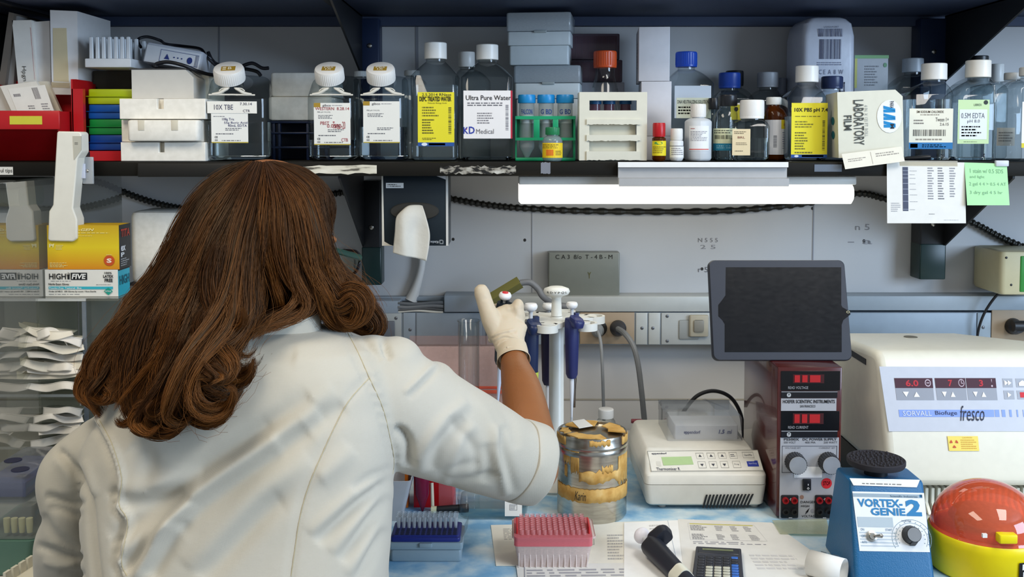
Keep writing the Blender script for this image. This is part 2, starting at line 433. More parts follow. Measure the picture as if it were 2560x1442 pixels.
BR = mat('#14161a', .45, bump=.05); GR = mat('#0f2a28', .35); NAVY = mat('#1d2b48', .45)
def bracket(label, px0, px1, ytop, ybot, hand, front, dz, lower, up=False, postm=None):
    """wall post with a triangular gusset plate that reaches to the shelf front"""
    a = W(px0, ytop, 2.0); b = W(px1, ybot, 2.0); t = thing('shelf_bracket', label, 'bracket', (0, WALL, 0), group=None)
    x = a.x if hand < 0 else b.x
    MB().rbox(a.x, b.x, -.05, -.001, b.z, a.z, postm or BR, .003).build('post', t)
    if lower: # green lower part
        g = W(px0, lower, 2.0).z; MB().rbox(a.x-.0008, b.x+.0008, -.052, -.002, b.z-.001, g, GR, .003).build('post_cap', t)
    x0, x1 = (x, x+.004) if hand < 0 else (x-.004, x)
    z1 = dz[0]; z0 = dz[1]
    mb = MB(); mb.prism([(.03, z1), (-front, z1), (-front, z1-.02), (.035, z0), (.03, z0)] if False else [(.045, z0), (.045, z1), (front, z1), (front, z1-.016)], x0, x1, BR, 'x')
    mb.build('gusset', t)
    fl = MB(); fl.box(x0-(.018 if hand < 0 else -.0), x1+(.018 if hand > 0 else 0), -front, -.05, z1-.003, z1-.0005, BR); fl.build('flange', t)
    s = MB(); s.ball(((a.x+b.x)/2, -.051, (W(px0, lower-50, 2).z if lower else z0+.06)), .005, .002, .005, STEEL, 12, 6); s.build('screw', t)
    return t
lowz = SH-.0125
bracket('black lower shelf bracket with dark green foot, beside the tissue box', 904, 953, 452, 711, -1, .32, (lowz, W(900, 618, 2).z), 618)
bracket('black lower shelf bracket with dark green foot, behind the hanging chart', 2304, 2362, 452, 697, 1, .32, (lowz, W(2360, 618, 2).z), 610)
bracket('dark blue upper shelf bracket above the row of buffer bottles', 900, 950, 46, 398, -1, .38, (uz-.001, W(900, 190, 2).z), 0, postm=NAVY)
bracket('dark blue upper shelf bracket with triangular plate at the right', 2303, 2362, 46, 398, 1, .38, (uz-.001, W(2360, 205, 2).z), 0, postm=NAVY)
bracket('dark upper shelf bracket at the left end', 18, 60, 46, 398, -1, .36, (uz-.001, W(60, 200, 2).z), 0, postm=NAVY)

# ---- raceway along the wall
RW = mat('#8d98a3', .42, metal=.1); RWL = mat('#b4b5b0', .4, metal=.1); BROWN = mat('#a08c74', .5)
ry = 2.0
def rbx(mb, x0, x1, y0, y1, d0, d1, m, r=.002):
    """box whose front face shows at those pixels, from depth d0 back to d1"""
    a = W(x0, y0, d0); b = W(x1, y1, d0); mb.rbox(a.x, b.x, d0, d1, b.z, a.z, m, r); return mb
rt = thing('electrical_raceway', 'grey metal electrical raceway along the wall above the bench', 'raceway', (0, 0, 0))
mb = MB(); rbx(mb, 200, 3000, 781, 862, ry, WALL-.001, RW, .001); rbx(mb, 200, 3000, 742, 752, ry+.03, WALL-.001, RW, .001); mb.build('channel', rt)
mb = MB(); rbx(mb, 200, 1000, 752, 783, ry-.004, WALL-.001, RW); mb.build('top_cover', rt)
mb = MB(); rbx(mb, 1110, 1216, 739, 780, ry-.008, WALL-.001, RW); mb.build('top_cover', rt)
mb = MB(); rbx(mb, 1250, 1782, 741, 779, ry-.002, WALL-.001, RWL); mb.build('top_cover', rt)
mb = MB(); rbx(mb, 1782, 3000, 740, 776, ry-.002, WALL-.001, mat('#9aa5ae', .42)); mb.build('top_cover', rt)
def plate(name, x0, x1, m, y0=782, y1=861, dd=.003, screws=()):
    mb = MB(); rbx(mb, x0, x1, y0, y1, ry-dd, ry, m, .001)
    for sx, sy in screws:
        c = W(sx, sy, ry-dd); mb.ball((c.x, c.y, c.z), .0035, .0015, .0035, mat('#6e7074', .4, metal=.7), 10, 6)
    return mb.build(name, rt)
plate('blank_plate', 1041, 1205, RW); plate('screw_plate', 1008, 1038, RW, screws=((1025, 824),)); plate('blank_plate', 1216, 1448, RW)
p = plate('switch_plate', 925, 1004, mat('#9a9fa0', .5), screws=((990, 795), (990, 850)))
mb = MB(); rbx(mb, 945, 986, 803, 845, ry-.009, ry-.003, mat('#5a5f68', .5)); mb.build('rocker', p)
plate('screw_plate', 1590, 1618, RWL, screws=((1605, 820),)); plate('screw_plate', 1622, 1650, RWL, screws=((1632, 820),))
p = plate('switch_plate', 1654, 1780, mat('#a9aba8', .45), screws=((1668, 790), (1668, 852)))
mb = MB(); rbx(mb, 1698, 1748, 800, 848, ry-.006, ry-.003, mat('#8d8f8c', .5), .004); rbx(mb, 1724, 1772, 788, 842, ry-.012, ry-.003, mat('#a39b88', .5), .004); mb.build('push_button', p)
mb = MB(); rbx(mb, 1735, 1760, 800, 830, ry-.015, ry-.012, mat('#7e7a70', .4), .005); mb.build('button_dimple', p)
def outlet(x0, x1, y0, y1, cx, cy):
    p = plate('outlet_plate', x0, x1, BROWN, y0, y1)
    mb = MB()
    for i, c in enumerate(cx):
        q = W(c, cy, ry-.004); mb.T = Matrix.Translation(q) @ Matrix.Rotation(PI/2, 4, 'X')
        mb.lathe([(.0165, 0), (.0165, .003), (.015, .004)], mat('#17130f', .5), 24); mb.T = None
    mb.build('socket', p)
outlet(1450, 1586, 781, 860, (1497, 1545), 820)
outlet(2480, 2640, 775, 855, (2532,), 815)
plate('blank_plate', 1788, 2440, mat('#8796a4', .42)); plate('screw_plate', 2444, 2476, mat('#93a0aa', .42), screws=((2458, 818),))
# loose cables in the open gap of the raceway
for k, (yy, rr, c) in enumerate(((758, .0035, '#5b5f63'), (766, .004, '#6a6d70'), (773, .003, '#4c4e50'), (778, .0025, '#c9c7be'))):
    P = [W(x, yy+2*math.sin(x*.05+k), ry-.002) for x in range(996, 1116, 8)]
    o = MB().tube(P, rr, mat(c, .5)).build('loose_cable'); tag(o, 'loose cables seen in the gap of the grey wall raceway' if False else ['dark grey topmost cable in the open gap of the raceway', 'mid grey cable in the open gap of the raceway', 'thin dark cable low in the open gap of the raceway', 'thin white lowest cable in the open gap of the raceway'][k], 'cable', 'cables in the raceway gap')

# ---- lamp under the shelf
ld = 1.745
lt = thing('under_shelf_light', 'lit fluorescent lamp mounted under the right side of the shelf', 'lamp', (0, 0, 0))
mb = MB(); rbx(mb, 1297, 2142, 441, 462, ld+.004, 1.90, mat('#d9d8d2', .35), .003); mb.build('housing', lt)
DIFF = mat((1.0, .96, .84), .4, nz=.03, sc=8, emit=2.2)
a = W(1297, 459, ld); b = W(2140, 511, ld); mb = MB(); mb.T = Matrix.Translation(((a.x+b.x)/2, 0, 0)) @ Matrix.Rotation(PI/2, 4, 'Y')
hz = (a.z-b.z)/2; cz = (a.z+b.z)/2; L2 = (b.x-a.x)/2
mb.rr([(-L2, hz-.004, .05, .012, -cz, ld+.06), (-L2+.004, hz, .055, .012, -cz, ld+.06), (L2-.004, hz, .055, .012, -cz, ld+.06), (L2, hz-.004, .05, .012, -cz, ld+.06)], DIFF); mb.T = None
mb.build('diffuser', lt)
ab = thing('metal_strip_bracket', 'wide aluminium strip clipped to the shelf edge in front of the lamp', 'bracket', (0, 0, 0))
AL = mat('#a9a8a6', .38, metal=.75)
mb = MB(); a = W(1545, 405, SHF-.006); b = W(1971, 466, SHF-.02)
z = lambda py, d: W(1700, py, d).z
mb.prism([(-(SHF-.004), z(405, SHF)), (-(SHF-.018), z(405, SHF-.018)), (-(SHF-.018), z(418, SHF-.018)), (-(SHF-.010), z(419, SHF-.010)), (-(SHF-.010), z(444, SHF-.01)), (-(SHF-.024), z(446, SHF-.024)), (-(SHF-.024), z(465, SHF-.024)), (-(SHF-.021), z(466, SHF-.021)), (-(SHF-.006), z(447, SHF-.006)), (-(SHF-.006), z(420, SHF-.006))], a.x, b.x, mat('#b5b4b3', .45, metal=.35), 'x')
mb.build('strip', ab)
f = quadmap(W(1545, 405, SHF-.0185), W(1971, 405, SHF-.0185), W(1545, 418, SHF-.0185), W(1971, 418, SHF-.0185))
mb = MB(); sheet(mb, f, mat('#e9e8e4', .5)); mb.build('white_lip', ab, smooth=0)
# left lamp stub
lt = thing('under_shelf_light', 'unlit pale lamp fixture under the left end of the shelf', 'lamp', (0, 0, 0))
mb = MB(); rbx(mb, -260, 40, 449, 470, 1.78, 1.93, mat('#8f8d82', .5), .003); mb.build('housing', lt)
a = W(-260, 466, 1.80); b = W(40, 520, 1.80); mb = MB(); mb.T = Matrix.Rotation(PI/2, 4, 'Y')
mb.rr([(a.x, .018, .05, .012, -(a.z+b.z)/2, 1.86), (b.x, .018, .05, .012, -(a.z+b.z)/2, 1.86)], mat('#c2c0b0', .4)); mb.T = None; mb.build('diffuser', lt)

# ---- armoured cable sagging along the wall
P = smooth_path([W(x, y, WALL-.012 if not (875 < x < 990 or 2290 < x < 2380) else WALL-.012) for x, y in ((215, 448), (262, 460), (330, 488), (400, 510), (470, 522), (560, 522), (700, 508), (800, 490), (870, 480), (960, 480), (1060, 484), (1130, 497), (1220, 512), (1320, 521), (1500, 528), (1800, 527), (2000, 510), (2140, 484), (2215, 497), (2330, 520), (2430, 556), (2500, 592), (2570, 622))], 26)
rad = [.0062+.0011*(1 if (i % 4) < 2 else -1) for i in range(len(P))]
tag(MB().tube(P, rad, mat('#34332f', .4, metal=.6), 10).build('armoured_cable', smooth=0), 'ribbed dark armoured cable sagging along the wall under the shelf', 'cable')

# white conduit with a flared foot
P = smooth_path([W(x, y, WALL-.014) for x, y in ((1054, 470), (1055, 560), (1055, 640), (1053, 670), (1046, 700), (1036, 730), (1028, 750))], 6)
n = len(P); tag(MB().tube(P, [.0075+(0 if i < n*.55 else .0065*((i-n*.55)/(n*.45))**1.5) for i in range(n)], mat('#c9c8c5', .5), 14).build('conduit'), 'white painted conduit on the wall below the tissue box', 'pipe')
# cover plate with handwriting, right part of the wall
t = thing('junction_box', 'olive grey electrical box cover with handwriting on the wall', 'electrical box', (0, 0, 0))
mb = MB(); rbx(mb, 1371, 1549, 631, 739, WALL-.035, WALL-.001, mat('#7d7e74', .4), .003); mb.build('box', t)
mb = MB(); f = wallpx(1371, 631, 1549, 739, WALL-.0352)
prnt(mb, f, [('t', .10, .05, .9, .15, 'C A 3  8/o  T - 4 B - M', '#24241f'), ('t', .55, .45, .6, .6, 'Y', '#5f5a2a')]); mb.build('handwriting', t, smooth=0)
t = thing('wall_plate', 'white blank wall plate behind the eyeglasses', 'wall plate', (0, 0, 0))
mb = MB(); rbx(mb, 842, 886, 626, 692, WALL-.006, WALL-.001, mat('#bdbcb8', .5), .002); mb.build('plate', t)
# ------------------------------------------------------------------ things on the shelf
def zz(py, d): return W(1280, py, d).z
def xx(px, d): return W(px, 400, d).x
def bottle(name, label, x0, x1, d, dep, ycap, ycapb, ysh, cap, capc='#e8e6e0', shape='sq', rot=0, liq=None, lab=None, wall=None,
           cat='bottle', group=None, ridge=.03, liqm=None, base=None, round_sh=.6, neckw=.8, capm=None, back=None, z0=None, cyoff=0, capname='cap', labname='label'):
    dc = d+dep/2; zb = SH if z0 is None else z0; dw = dc if shape == 'round' else d
    xa, xb = xx(x0, dw), xx(x1, dw); hw = (xb-xa)/2; cx = (xa+xb)/2; hd = dep/2
    t = thing(name, label, cat, (cx, dc, zb+.0005), rot, group)
    H = lambda py, q=dc: zz(py, q)-zb-.0005
    zs = H(ysh); zc = H(ycapb); zt = H(ycap); nr = (xx(cap[1], dc)-xx(cap[0], dc))/2; ncx = (xx(cap[0], dc)+xx(cap[1], dc))/2-cx
    if abs(ncx) < .004: ncx = 0
    if shape == 'round': hd = hw
    r = min(hw, hd)*(.999 if shape == 'round' else .30); nn = nr*neckw
    R = [(0, hw-.005, hd-.005, r*.8), (.0012, hw-.002, hd-.002, r*.95), (.005, hw, hd, r), (zs, hw, hd, r)]
    K = 7
    for i in range(1, K+1):
        u = i/K; s = u*(1-round_sh)+math.sin(u*PI/2)*round_sh if shape != 'pyr' else u
        w = 1-(1-math.cos(u*PI/2))*round_sh-u*(1-round_sh)
        zq = zs+(zc-zs)*.86*s
        a = nn+(hw-nn)*w; b = nn+(hd-nn)*w; rr_ = r+(nn-r)*u if u < 1 else nn
        R.append((zq, a, b, min(rr_, a, b) if u < 1 else nn, ncx*u, 0))
    R.append((zc+.002, nn, nn, nn, ncx, 0)); R.append((zt-.002, nn*.97, nn*.97, nn, ncx, 0))
    MB().rr(R, wall or PET, k=5).build('bottle_body', t, smooth=50)
    ch = MB(); hc = zt-zc
    ch.lathe([(nr*.97, zc), (nr, zc+.001), (nr*.99, zt-.0015), (nr*.95, zt-.0003), (nr*.9, zt)], capm or mat(capc, .35), 60, ncx, 0, ridge=0)
    if ridge:
        ch.v = ch.v; ch2 = MB(); ch2.lathe([(nr*1.0, zc+hc*.12), (nr*1.02, zc+hc*.16), (nr*1.01, zt-hc*.10), (nr*.98, zt-hc*.07)], capm or mat(capc, .35), 64, ncx, 0, ridge=ridge)
        b0 = len(ch.v); ch.add(ch2.v, ch2.f, ch2.mats[0])
    ch.build(capname, t, smooth=30)
    if liq:
        zl = min(H(liq), zs+(zc-zs)*.1); e = .0016
        MB().rr([(.0022, hw-.006, hd-.006, r*.8), (.0062, hw-e, hd-e, r-.0004), (zl, hw-e, hd-e, r-.0004)], liqm or LIQ, k=5).build('liquid', t)
    if lab:
        lx0, ly0, lx1, ly1, bgc, items = lab
        if shape == 'round':
            f0 = lambda px: math.asin(max(-.98, min(.98, (xx(px, dc)-cx)/hw)))
            f = cylmap(hw+.0005, f0(lx0), f0(lx1), H(ly1), H(ly0)); label_part(t, f, bgc, items, labname, 12)
        else:
            f = flatmap(xx(lx0, d)-cx, xx(lx1, d)-cx, zz(ly1, d)-zb, zz(ly0, d)-zb, -hd-.0006); label_part(t, f, bgc, items, labname)
    return t

K_ = '#25262c'; G_ = '#6a6b70'
# --- three angled-neck buffer bottles
def buffer(label, x0, x1, fx0, fx1, d, cap, cxm, ly, items, rot=0, liq=300, extra=None, capsticker=None):
    dep = .078; dc = d+dep/2; xa, xb = xx(x0, d+.012), xx(x1, d+.012); hw = (xb-xa)/2; cx = (xa+xb)/2
    t = thing('buffer_bottle', label, 'bottle', (cx, dc, SH+.0005), rot, None)
    H = lambda py, q: zz(py, q)-SH
    zs = H(243, d); zb = H(190, d+dep)
    tl = .62; zm = (zs+zb)/2-.004; hd = dep/2
    R = [(0, hw-.008, hd-.008, .012), (.0015, hw-.003, hd-.003, .016), (.007, hw, hd, .02), (zs-.012, hw, hd, .02), (zs*.5+zm*.5, hw*.995, hd*.99, .02, 0, 0, tl*.5), (zm+.002, hw*.96, hd*.95, .022, 0, 0, tl)]
    nr = (xx(cap[1], d+.03)-xx(cap[0], d+.03))/2
    R += [(zm+.006, hw*.75, hd*.8, .024, 0, -.003, tl), (zm+.009, nr*.95, nr*.95, nr*.95, 0, -.006, tl)]
    m = MB(); m.rr(R, PET, k=6, cap=(1, 0))
    # neck and cap along the tilted axis
    ax = Matrix.Translation((xx(cxm, d+.03)-cx, -.010, zm+.004)) @ Matrix.Rotation(math.radians(32), 4, 'X') @ Matrix.Rotation(math.radians(-3 if rot else 0), 4, 'Y')
    m.T = ax; m.lathe([(nr*.86, -.002), (nr*.86, .008), (nr*.9, .009), (nr*.9, .012), (nr*.85, .013), (nr*.85, .030)], PET, 36); m.T = None
    m.build('bottle_body', t, smooth=50)
    c = MB(); c.T = ax; CP = mat('#efece6', .3)
    c.lathe([(nr*.99, .0115), (nr*1.04, .0125), (nr*1.02, .033), (nr*.98, .0355), (nr*.9, .0362)], CP, 60)
    c.lathe([(nr*1.035, .0135), (nr*1.055, .0145), (nr*1.04, .0325), (nr*1.015, .0335)], CP, 96, ridge=.03)
    cp = c.build('cap', t, smooth=30)
    f = lambda u, v, o=0: tuple(ax @ Vector(((u-.5)*nr*.95, (.35-v)*nr*.62, .0363+o)))
    label_part(cp, f, '#a8862a', [('r', .1, .2, .35, .45, '#efe3c0'), ('r', .1, .6, .35, .8, '#efe3c0'), ('t', .48, .2, .75, .8, 'B', '#efe3c0', .02)] if capsticker is None else [('t', .15, .12, .85, .42, 'PBS', '#f2e8ca', .02), ('t', .28, .5, .75, .88, capsticker, '#f2e8ca', .03)], 'sticker')
    zl = H(liq, d); e = .0016
    MB().rr([(.003, hw-.01, hd-.01, .014), (.0085, hw-e, hd-e, .0186), (min(zl, zs-.013), hw-e, hd-e, .0186)], LIQ, k=6).build('liquid', t)
    # pale tubes added as the specular highlights on the bottle front
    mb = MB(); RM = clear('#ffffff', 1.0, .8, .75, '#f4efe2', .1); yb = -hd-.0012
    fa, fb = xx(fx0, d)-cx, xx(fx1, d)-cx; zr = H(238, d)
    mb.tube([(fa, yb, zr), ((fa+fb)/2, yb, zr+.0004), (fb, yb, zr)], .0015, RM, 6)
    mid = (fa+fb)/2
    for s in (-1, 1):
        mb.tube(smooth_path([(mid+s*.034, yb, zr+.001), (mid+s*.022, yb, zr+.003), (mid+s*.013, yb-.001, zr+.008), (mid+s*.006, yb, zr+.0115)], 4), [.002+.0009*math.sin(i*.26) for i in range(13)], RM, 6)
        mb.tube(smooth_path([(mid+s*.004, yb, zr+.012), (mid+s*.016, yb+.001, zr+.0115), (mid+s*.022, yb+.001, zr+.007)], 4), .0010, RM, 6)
    mb.build('highlight_tube', t)
    f = flatmap(xx(ly[0], d)-cx, xx(ly[2], d)-cx, H(ly[3], d), H(ly[1], d), -hd-.0006)
    lp = label_part(t, f, '#eceae2', items)
    if extra: extra(t, cx, d, hd, H)
    return t
common = [('r', .0, .975, 1, 1, '#b7a33a'), ('t', .09, .83, .17, .88, 'CE', K_, .02), ('r', .09, .91, .17, .95, '#9a9a98'), ('m', .28, .92, .95, .96, 1, G_),
          ('m', .12, .75, .6, .80, 1, G_), ('m', .38, .62, .95, .70, 2, G_)]
gl = [('r', 0, 0, .18, .10, '#a8862a'), ('t', .24, .03, .47, .10, 'gibco', '#77757a', .01), ('m', .5, .04, .88, .08, 1, '#a7a5a8')]
def tape10(t, cx, d, hd, H):
    mb = MB(); f = flatmap(xx(514, d)-cx, xx(634, d)-cx, H(284, d), H(254, d), -hd-.0014)
    sheet(mb, f, mat('#eeeae0', .6))
    prnt(mb, f, [('t', .14, .28, .52, .70, '10X TBE', '#4a4a62'), ('t', .66, .1, .90, .32, '7.30.14', '#4a4a62'), ('t', .72, .68, .86, .90, 'CTR', '#4a4a62')]); mb.build('tape_label', t, smooth=0)
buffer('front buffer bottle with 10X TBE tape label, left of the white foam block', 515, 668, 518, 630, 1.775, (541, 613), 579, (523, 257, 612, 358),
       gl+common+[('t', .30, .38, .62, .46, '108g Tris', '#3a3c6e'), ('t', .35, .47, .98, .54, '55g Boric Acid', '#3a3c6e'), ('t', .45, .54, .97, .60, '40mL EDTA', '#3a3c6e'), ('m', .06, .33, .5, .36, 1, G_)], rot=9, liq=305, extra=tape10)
red = '#a63a45'
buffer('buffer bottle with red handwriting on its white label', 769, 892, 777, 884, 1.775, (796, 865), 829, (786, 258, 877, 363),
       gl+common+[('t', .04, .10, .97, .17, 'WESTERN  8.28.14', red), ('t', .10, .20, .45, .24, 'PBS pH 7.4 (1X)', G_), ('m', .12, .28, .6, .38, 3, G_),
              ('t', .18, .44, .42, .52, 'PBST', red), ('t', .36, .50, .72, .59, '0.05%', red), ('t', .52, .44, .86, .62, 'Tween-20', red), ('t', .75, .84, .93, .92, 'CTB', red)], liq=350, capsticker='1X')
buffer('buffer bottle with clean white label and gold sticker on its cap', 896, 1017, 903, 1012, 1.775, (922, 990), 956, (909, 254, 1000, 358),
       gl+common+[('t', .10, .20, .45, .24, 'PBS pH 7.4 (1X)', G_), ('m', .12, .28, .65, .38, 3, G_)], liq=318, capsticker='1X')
# bottles half hidden behind them
bottle('buffer_bottle', 'clear bottle standing behind the two gibco buffer bottles' if False else 'empty clear bottle half hidden behind the two gold stickered buffer bottles', 884, 930, 1.90, .07, 178, 192, 205, (888, 922), capc='#c9c8c4', group=None)
bottle('buffer_bottle', 'empty clear bottle half hidden left of the DEPC water bottle', 1005, 1060, 1.91, .07, 176, 190, 205, (1012, 1050), capc='#b9b8b4')

YEL = '#e9dc2c'
depc = [('r', 0, .93, 1, 1, '#27539b'), ('c', .18, .965, .08, .03, '#dfe6ef'), ('r', .30, .945, .75, .985, '#6d8fc4'), ('t', .05, .08, .92, .17, 'DEPC TREATED WATER', '#17170f', .025),
        ('t', .12, .02, .92, .07, '2.5.2014 RNase', '#35352a'), ('t', .28, .19, .80, .22, 'Molecular Biology Grade', '#3a3a20'),
        ('m', .12, .26, .62, .46, 4, '#6f6a20'), ('m', .12, .49, .45, .78, 6, '#55511c'), ('b', .84, .28, .92, .78, '#4a471c', 1), ('m', .12, .84, .55, .89, 2, '#5e5a1e')]
bottle('square_bottle', 'square clear bottle with yellow DEPC TREATED WATER label', 1026, 1145, 1.775, .085, 107, 148, 192, (1058, 1114), lab=(1045, 231, 1136, 366, YEL, depc), liq=215, ridge=0, round_sh=.1, neckw=.86)
kd = [('r', .965, 0, 1, 1, '#b9243c'), ('t', .05, .10, .97, .20, 'Ultra Pure Water', '#2e2c31', .008), ('m', .08, .24, .80, .33, 2, '#5e5c63'), ('m', .28, .45, .62, .70, 5, '#7d7b80'),
      ('b', .86, .30, .92, .83, '#6e6c74', 1), ('t', -.0, .76, .10, .90, 'K', '#2d3fa3', .02), ('t', .11, .75, .23, .90, 'D', '#2d3fa3', .02), ('c', .055, .80, .02, .018, '#d2402c'), ('t', .26, .80, .62, .90, 'Medical', '#77767c')]
bottle('square_bottle', 'square clear bottle with white Ultra Pure Water label', 1152, 1282, 1.775, .09, 112, 150, 196, (1187, 1242), lab=(1159, 227, 1281, 347, '#efebe9', kd), liq=390, ridge=0, round_sh=.1, neckw=.86)
bottle('square_bottle', 'frosted capped clear bottle standing behind the Ultra Pure Water bottle', 1138, 1225, 1.90, .08, 130, 168, 205, (1146, 1188), capc='#cfcdc8', ridge=0)

# --- far left of the shelf
CARD = mat('#e6e1d6', .7, bump=.05)
def board(mb, P, th, m):
    """slab with front outline P (px,py) at depth d .. d+th"""
    d, Q = P; pts = [(W(a, b, d).x, W(a, b, d).z) for a, b in Q]; mb.prism(pts, d, d+th, m); return mb
t = thing('carton', 'plain cardboard carton behind the red bin, under the white boxes', 'box', (0, 0, 0))
mb = MB(); rbx(mb, 20, 205, 240, 401, 1.88, 2.03, mat('#bcae92', .75), .002); mb.build('box_body', t)
def leanbox(name, label, quad, d, dep, m, extra=None, cat='box'):
    t = thing(name, label, cat, (0, 0, 0)); mb = MB(); board(mb, (d, quad), dep, m); o = mb.build('box_body', t)
    if extra: extra(t, d)
    return t
leanbox('folder', 'grey brown folder leaning at the far left of the shelf', [(-4, 210), (22, 30), (35, 33), (12, 215)], 1.84, .16, mat('#6f665c', .7))
leanbox('folder', 'pale grey folder leaning between the brown folder and white boxes', [(16, 213), (39, 40), (45, 40), (34, 213)], 1.85, .15, mat('#9c9a98', .7))
def bx1(t, d):
    f = quadmap(W(30, 51, d-.0004), W(76, 50, d-.0004), W(48, 236, d-.0004), W(90, 236, d-.0004)); mb = MB()
    prnt(mb, f, [('t', .25, .62, .55, .82, 'Hpgn', '#4a463f', 0, 0, 90)]); poly(mb, f, [(.97, .10), (.985, .10), (1.0, .8), (.99, .8)], '#c0303a'); mb.build('handwriting', t, smooth=0)
leanbox('white_box', 'leaning white box with red edge line and pencil scrawl, leftmost upright box', [(30, 51), (78, 50), (96, 238), (48, 238)], 1.84, .15, mat('#ece8df', .7), bx1)
leanbox('white_box', 'narrow white box between the leaning scrawled box and the tall labelled one', [(81, 55), (123, 52), (128, 238), (99, 238)], 1.85, .13, mat('#e9e6e2', .7))
def bx3(t, d):
    mb = MB(); f = quadmap(W(132, 70, d-.0004), W(166, 70, d-.0004), W(134, 203, d-.0004), W(172, 205, d-.0004)); sheet(mb, f, mat('#d9c9a2', .7))
    mb.build('label', t, smooth=0)
    mb = MB(); f = quadmap(W(128, 205, d-.001), W(174, 207, d-.001), W(128, 218, d-.001), W(174, 220, d-.001)); sheet(mb, f, clear('#f5efe0', .5, .8, .4, '#efe6cf')); mb.build('tape', t, smooth=0)
leanbox('white_box', 'tall white box with aged cream label, left of the comb rack', [(125, 25), (193, 28), (196, 237), (130, 236)], 1.83, .15, mat('#e8e6e4', .65), bx3)
# red hopper bin
RED = mat('#b3161c', .35, bump=.03); t = thing('storage_bin', 'red open fronted stacking bin with yellow label at the left end', 'bin', (0, 0, SH))
bx0, bx1_ = xx(-75, 1.76), xx(165, 1.76); RX = bx1_+.002
mb = MB(); zf = zz(280, 1.745)-SH; zfl = zz(318, 1.745)-SH; th = .003
def binside(x):
    y = lambda v: -v
    mb.prism([(y(1.755), 0.002), (y(1.735), zfl), (y(1.735), zf+.001), (y(1.80), zf+.002), (y(1.825), zz(200, 1.825)-SH), (y(1.862), zz(200, 1.825)-SH), (y(1.862), .002)], x, x+th, RED, 'x')
binside(bx0); binside(bx1_-th)
mb.box(bx0, bx1_, 1.79, 1.86, 0.001, .004, RED).box(bx0, bx1_, 1.859, 1.862, .002, zz(200, 1.825)-SH, RED)
mb.box(bx0, bx1_, 1.735, 1.739, zfl, zf, RED)
x0b, x1b = xx(42, 1.78), xx(150, 1.78)
mb.add([(bx0+.01, 1.742, zfl), (bx1_-.004, 1.742, zfl), (bx1_-.012, 1.79, .001), (bx0+.03, 1.79, .001)], [(0, 1, 2, 3), (3, 2, 1, 0)], RED)
mb.rbox(bx0, bx1_+.004, 1.729, 1.736, zfl-.004, zf+.002, RED, .002).box(bx1_-.003, bx1_+.003, 1.80, 1.8615, zz(205, 1.825)-SH, zz(200, 1.825)-SH, RED)
mb.build('bin_body', t)
mb = MB(); f = flatmap(xx(27, 1.729), xx(108, 1.729), zz(311, 1.729)-SH, zz(290, 1.729)-SH, 1.7282); sheet(mb, lambda u, v, o=0: (f(u, v)[0], 1.7285-o, f(u, v)[2]), mat('#c9c23a', .6)); mb.build('label', t, smooth=0)
# packets standing in the bin
for k, (q, dd, lab, c) in enumerate((([(0, 215), (90, 203), (146, 300), (40, 302)], 1.80, 'packet of sterile labels standing in the red bin, barcode side front', '#e3ded2'),
                          ([(-30, 222), (20, 212), (70, 300), (-10, 302)], 1.81, 'leftmost plastic packet leaning in the red bin', '#c9c4b8'),
                          ([(60, 205), (118, 203), (160, 296), (90, 300)], 1.82, 'rear cream packet leaning in the red bin behind the barcode packet', '#ddd6c4'))):
    t = thing('packet', lab, 'packet', (0, 0, 0)); mb = MB(); board(mb, (dd, q), .008, mat(c, .5, bump=.1)); mb.build('sleeve', t)
    if k == 0:
        f = quadmap(W(20, 222, dd-.0005), W(112, 212, dd-.0005), W(48, 292, dd-.0005), W(140, 292, dd-.0005)); mb = MB()
        sheet(mb, f, mat('#ece8de', .6)); prnt(mb, f, [('b', .62, .05, .78, .42, '#77737a'), ('m', .08, .15, .35, .35, 1, '#8c888a'), ('m', .35, .6, .60, .75, 2, '#777'+'377'), ('m', .72, .55, .95, .85, 4, '#8c888a')]); mb.build('label', t, smooth=0)
# racks of tubes in colour
t = thing('plastic_tray', 'red plastic tray under the stack of coloured tube racks', 'tray', (0, 0, SH))
mb = MB(); rx0, rx1 = xx(186, 1.78), xx(330, 1.80); rb = zz(376, 1.78)-SH
mb.box(rx0, rx1, 1.78, 1.88, 0.001, rb-.001, RED).box(rx0, xx(214, 1.78), 1.775, 1.785, .001, zz(222, 1.775)-SH, RED).box(rx0-.001, rx0+.002, 1.775, 1.86, .001, zz(200, 1.8)-SH, RED)
mb.box(rx0, xx(214, 1.87), 1.862, 1.878, .001, zz(210, 1.87)-SH, RED); mb.build('tray_body', t)
ys = [376, 337, 297.5, 261, 222]; cs = [('#0d3f8c', 'blue bottom'), ('#15833a', 'green'), ('#1150a0', 'blue upper'), ('#a9b712', 'yellow green top')]
for i, (c, nm) in enumerate(cs):
    t = thing('tube_rack', '%s rack in the coloured stack beside the red bin' % nm, 'tube rack', (0, 0, 0), group=None)
    d = 1.80; z0 = zz(ys[i], d)+.0003; z1 = zz(ys[i+1], d)-.0003; a = xx(222, d); b = a+.096; m = mat(c, .35)
    mb = MB(); mb.rbox(a, b, d, d+.055, z0, z0+(z1-z0)*.5, m, .003); mb.build('rack_base', t)
    mb = MB(); mb.rbox(a-.003, b+.002, d-.003, d+.057, z0+(z1-z0)*.48, z0+(z1-z0)*.55, m, .002).rbox(a+.001, b-.001, d+.001, d+.054, z0+(z1-z0)*.5, z1, m, .003)
    mb.build('lid', t)
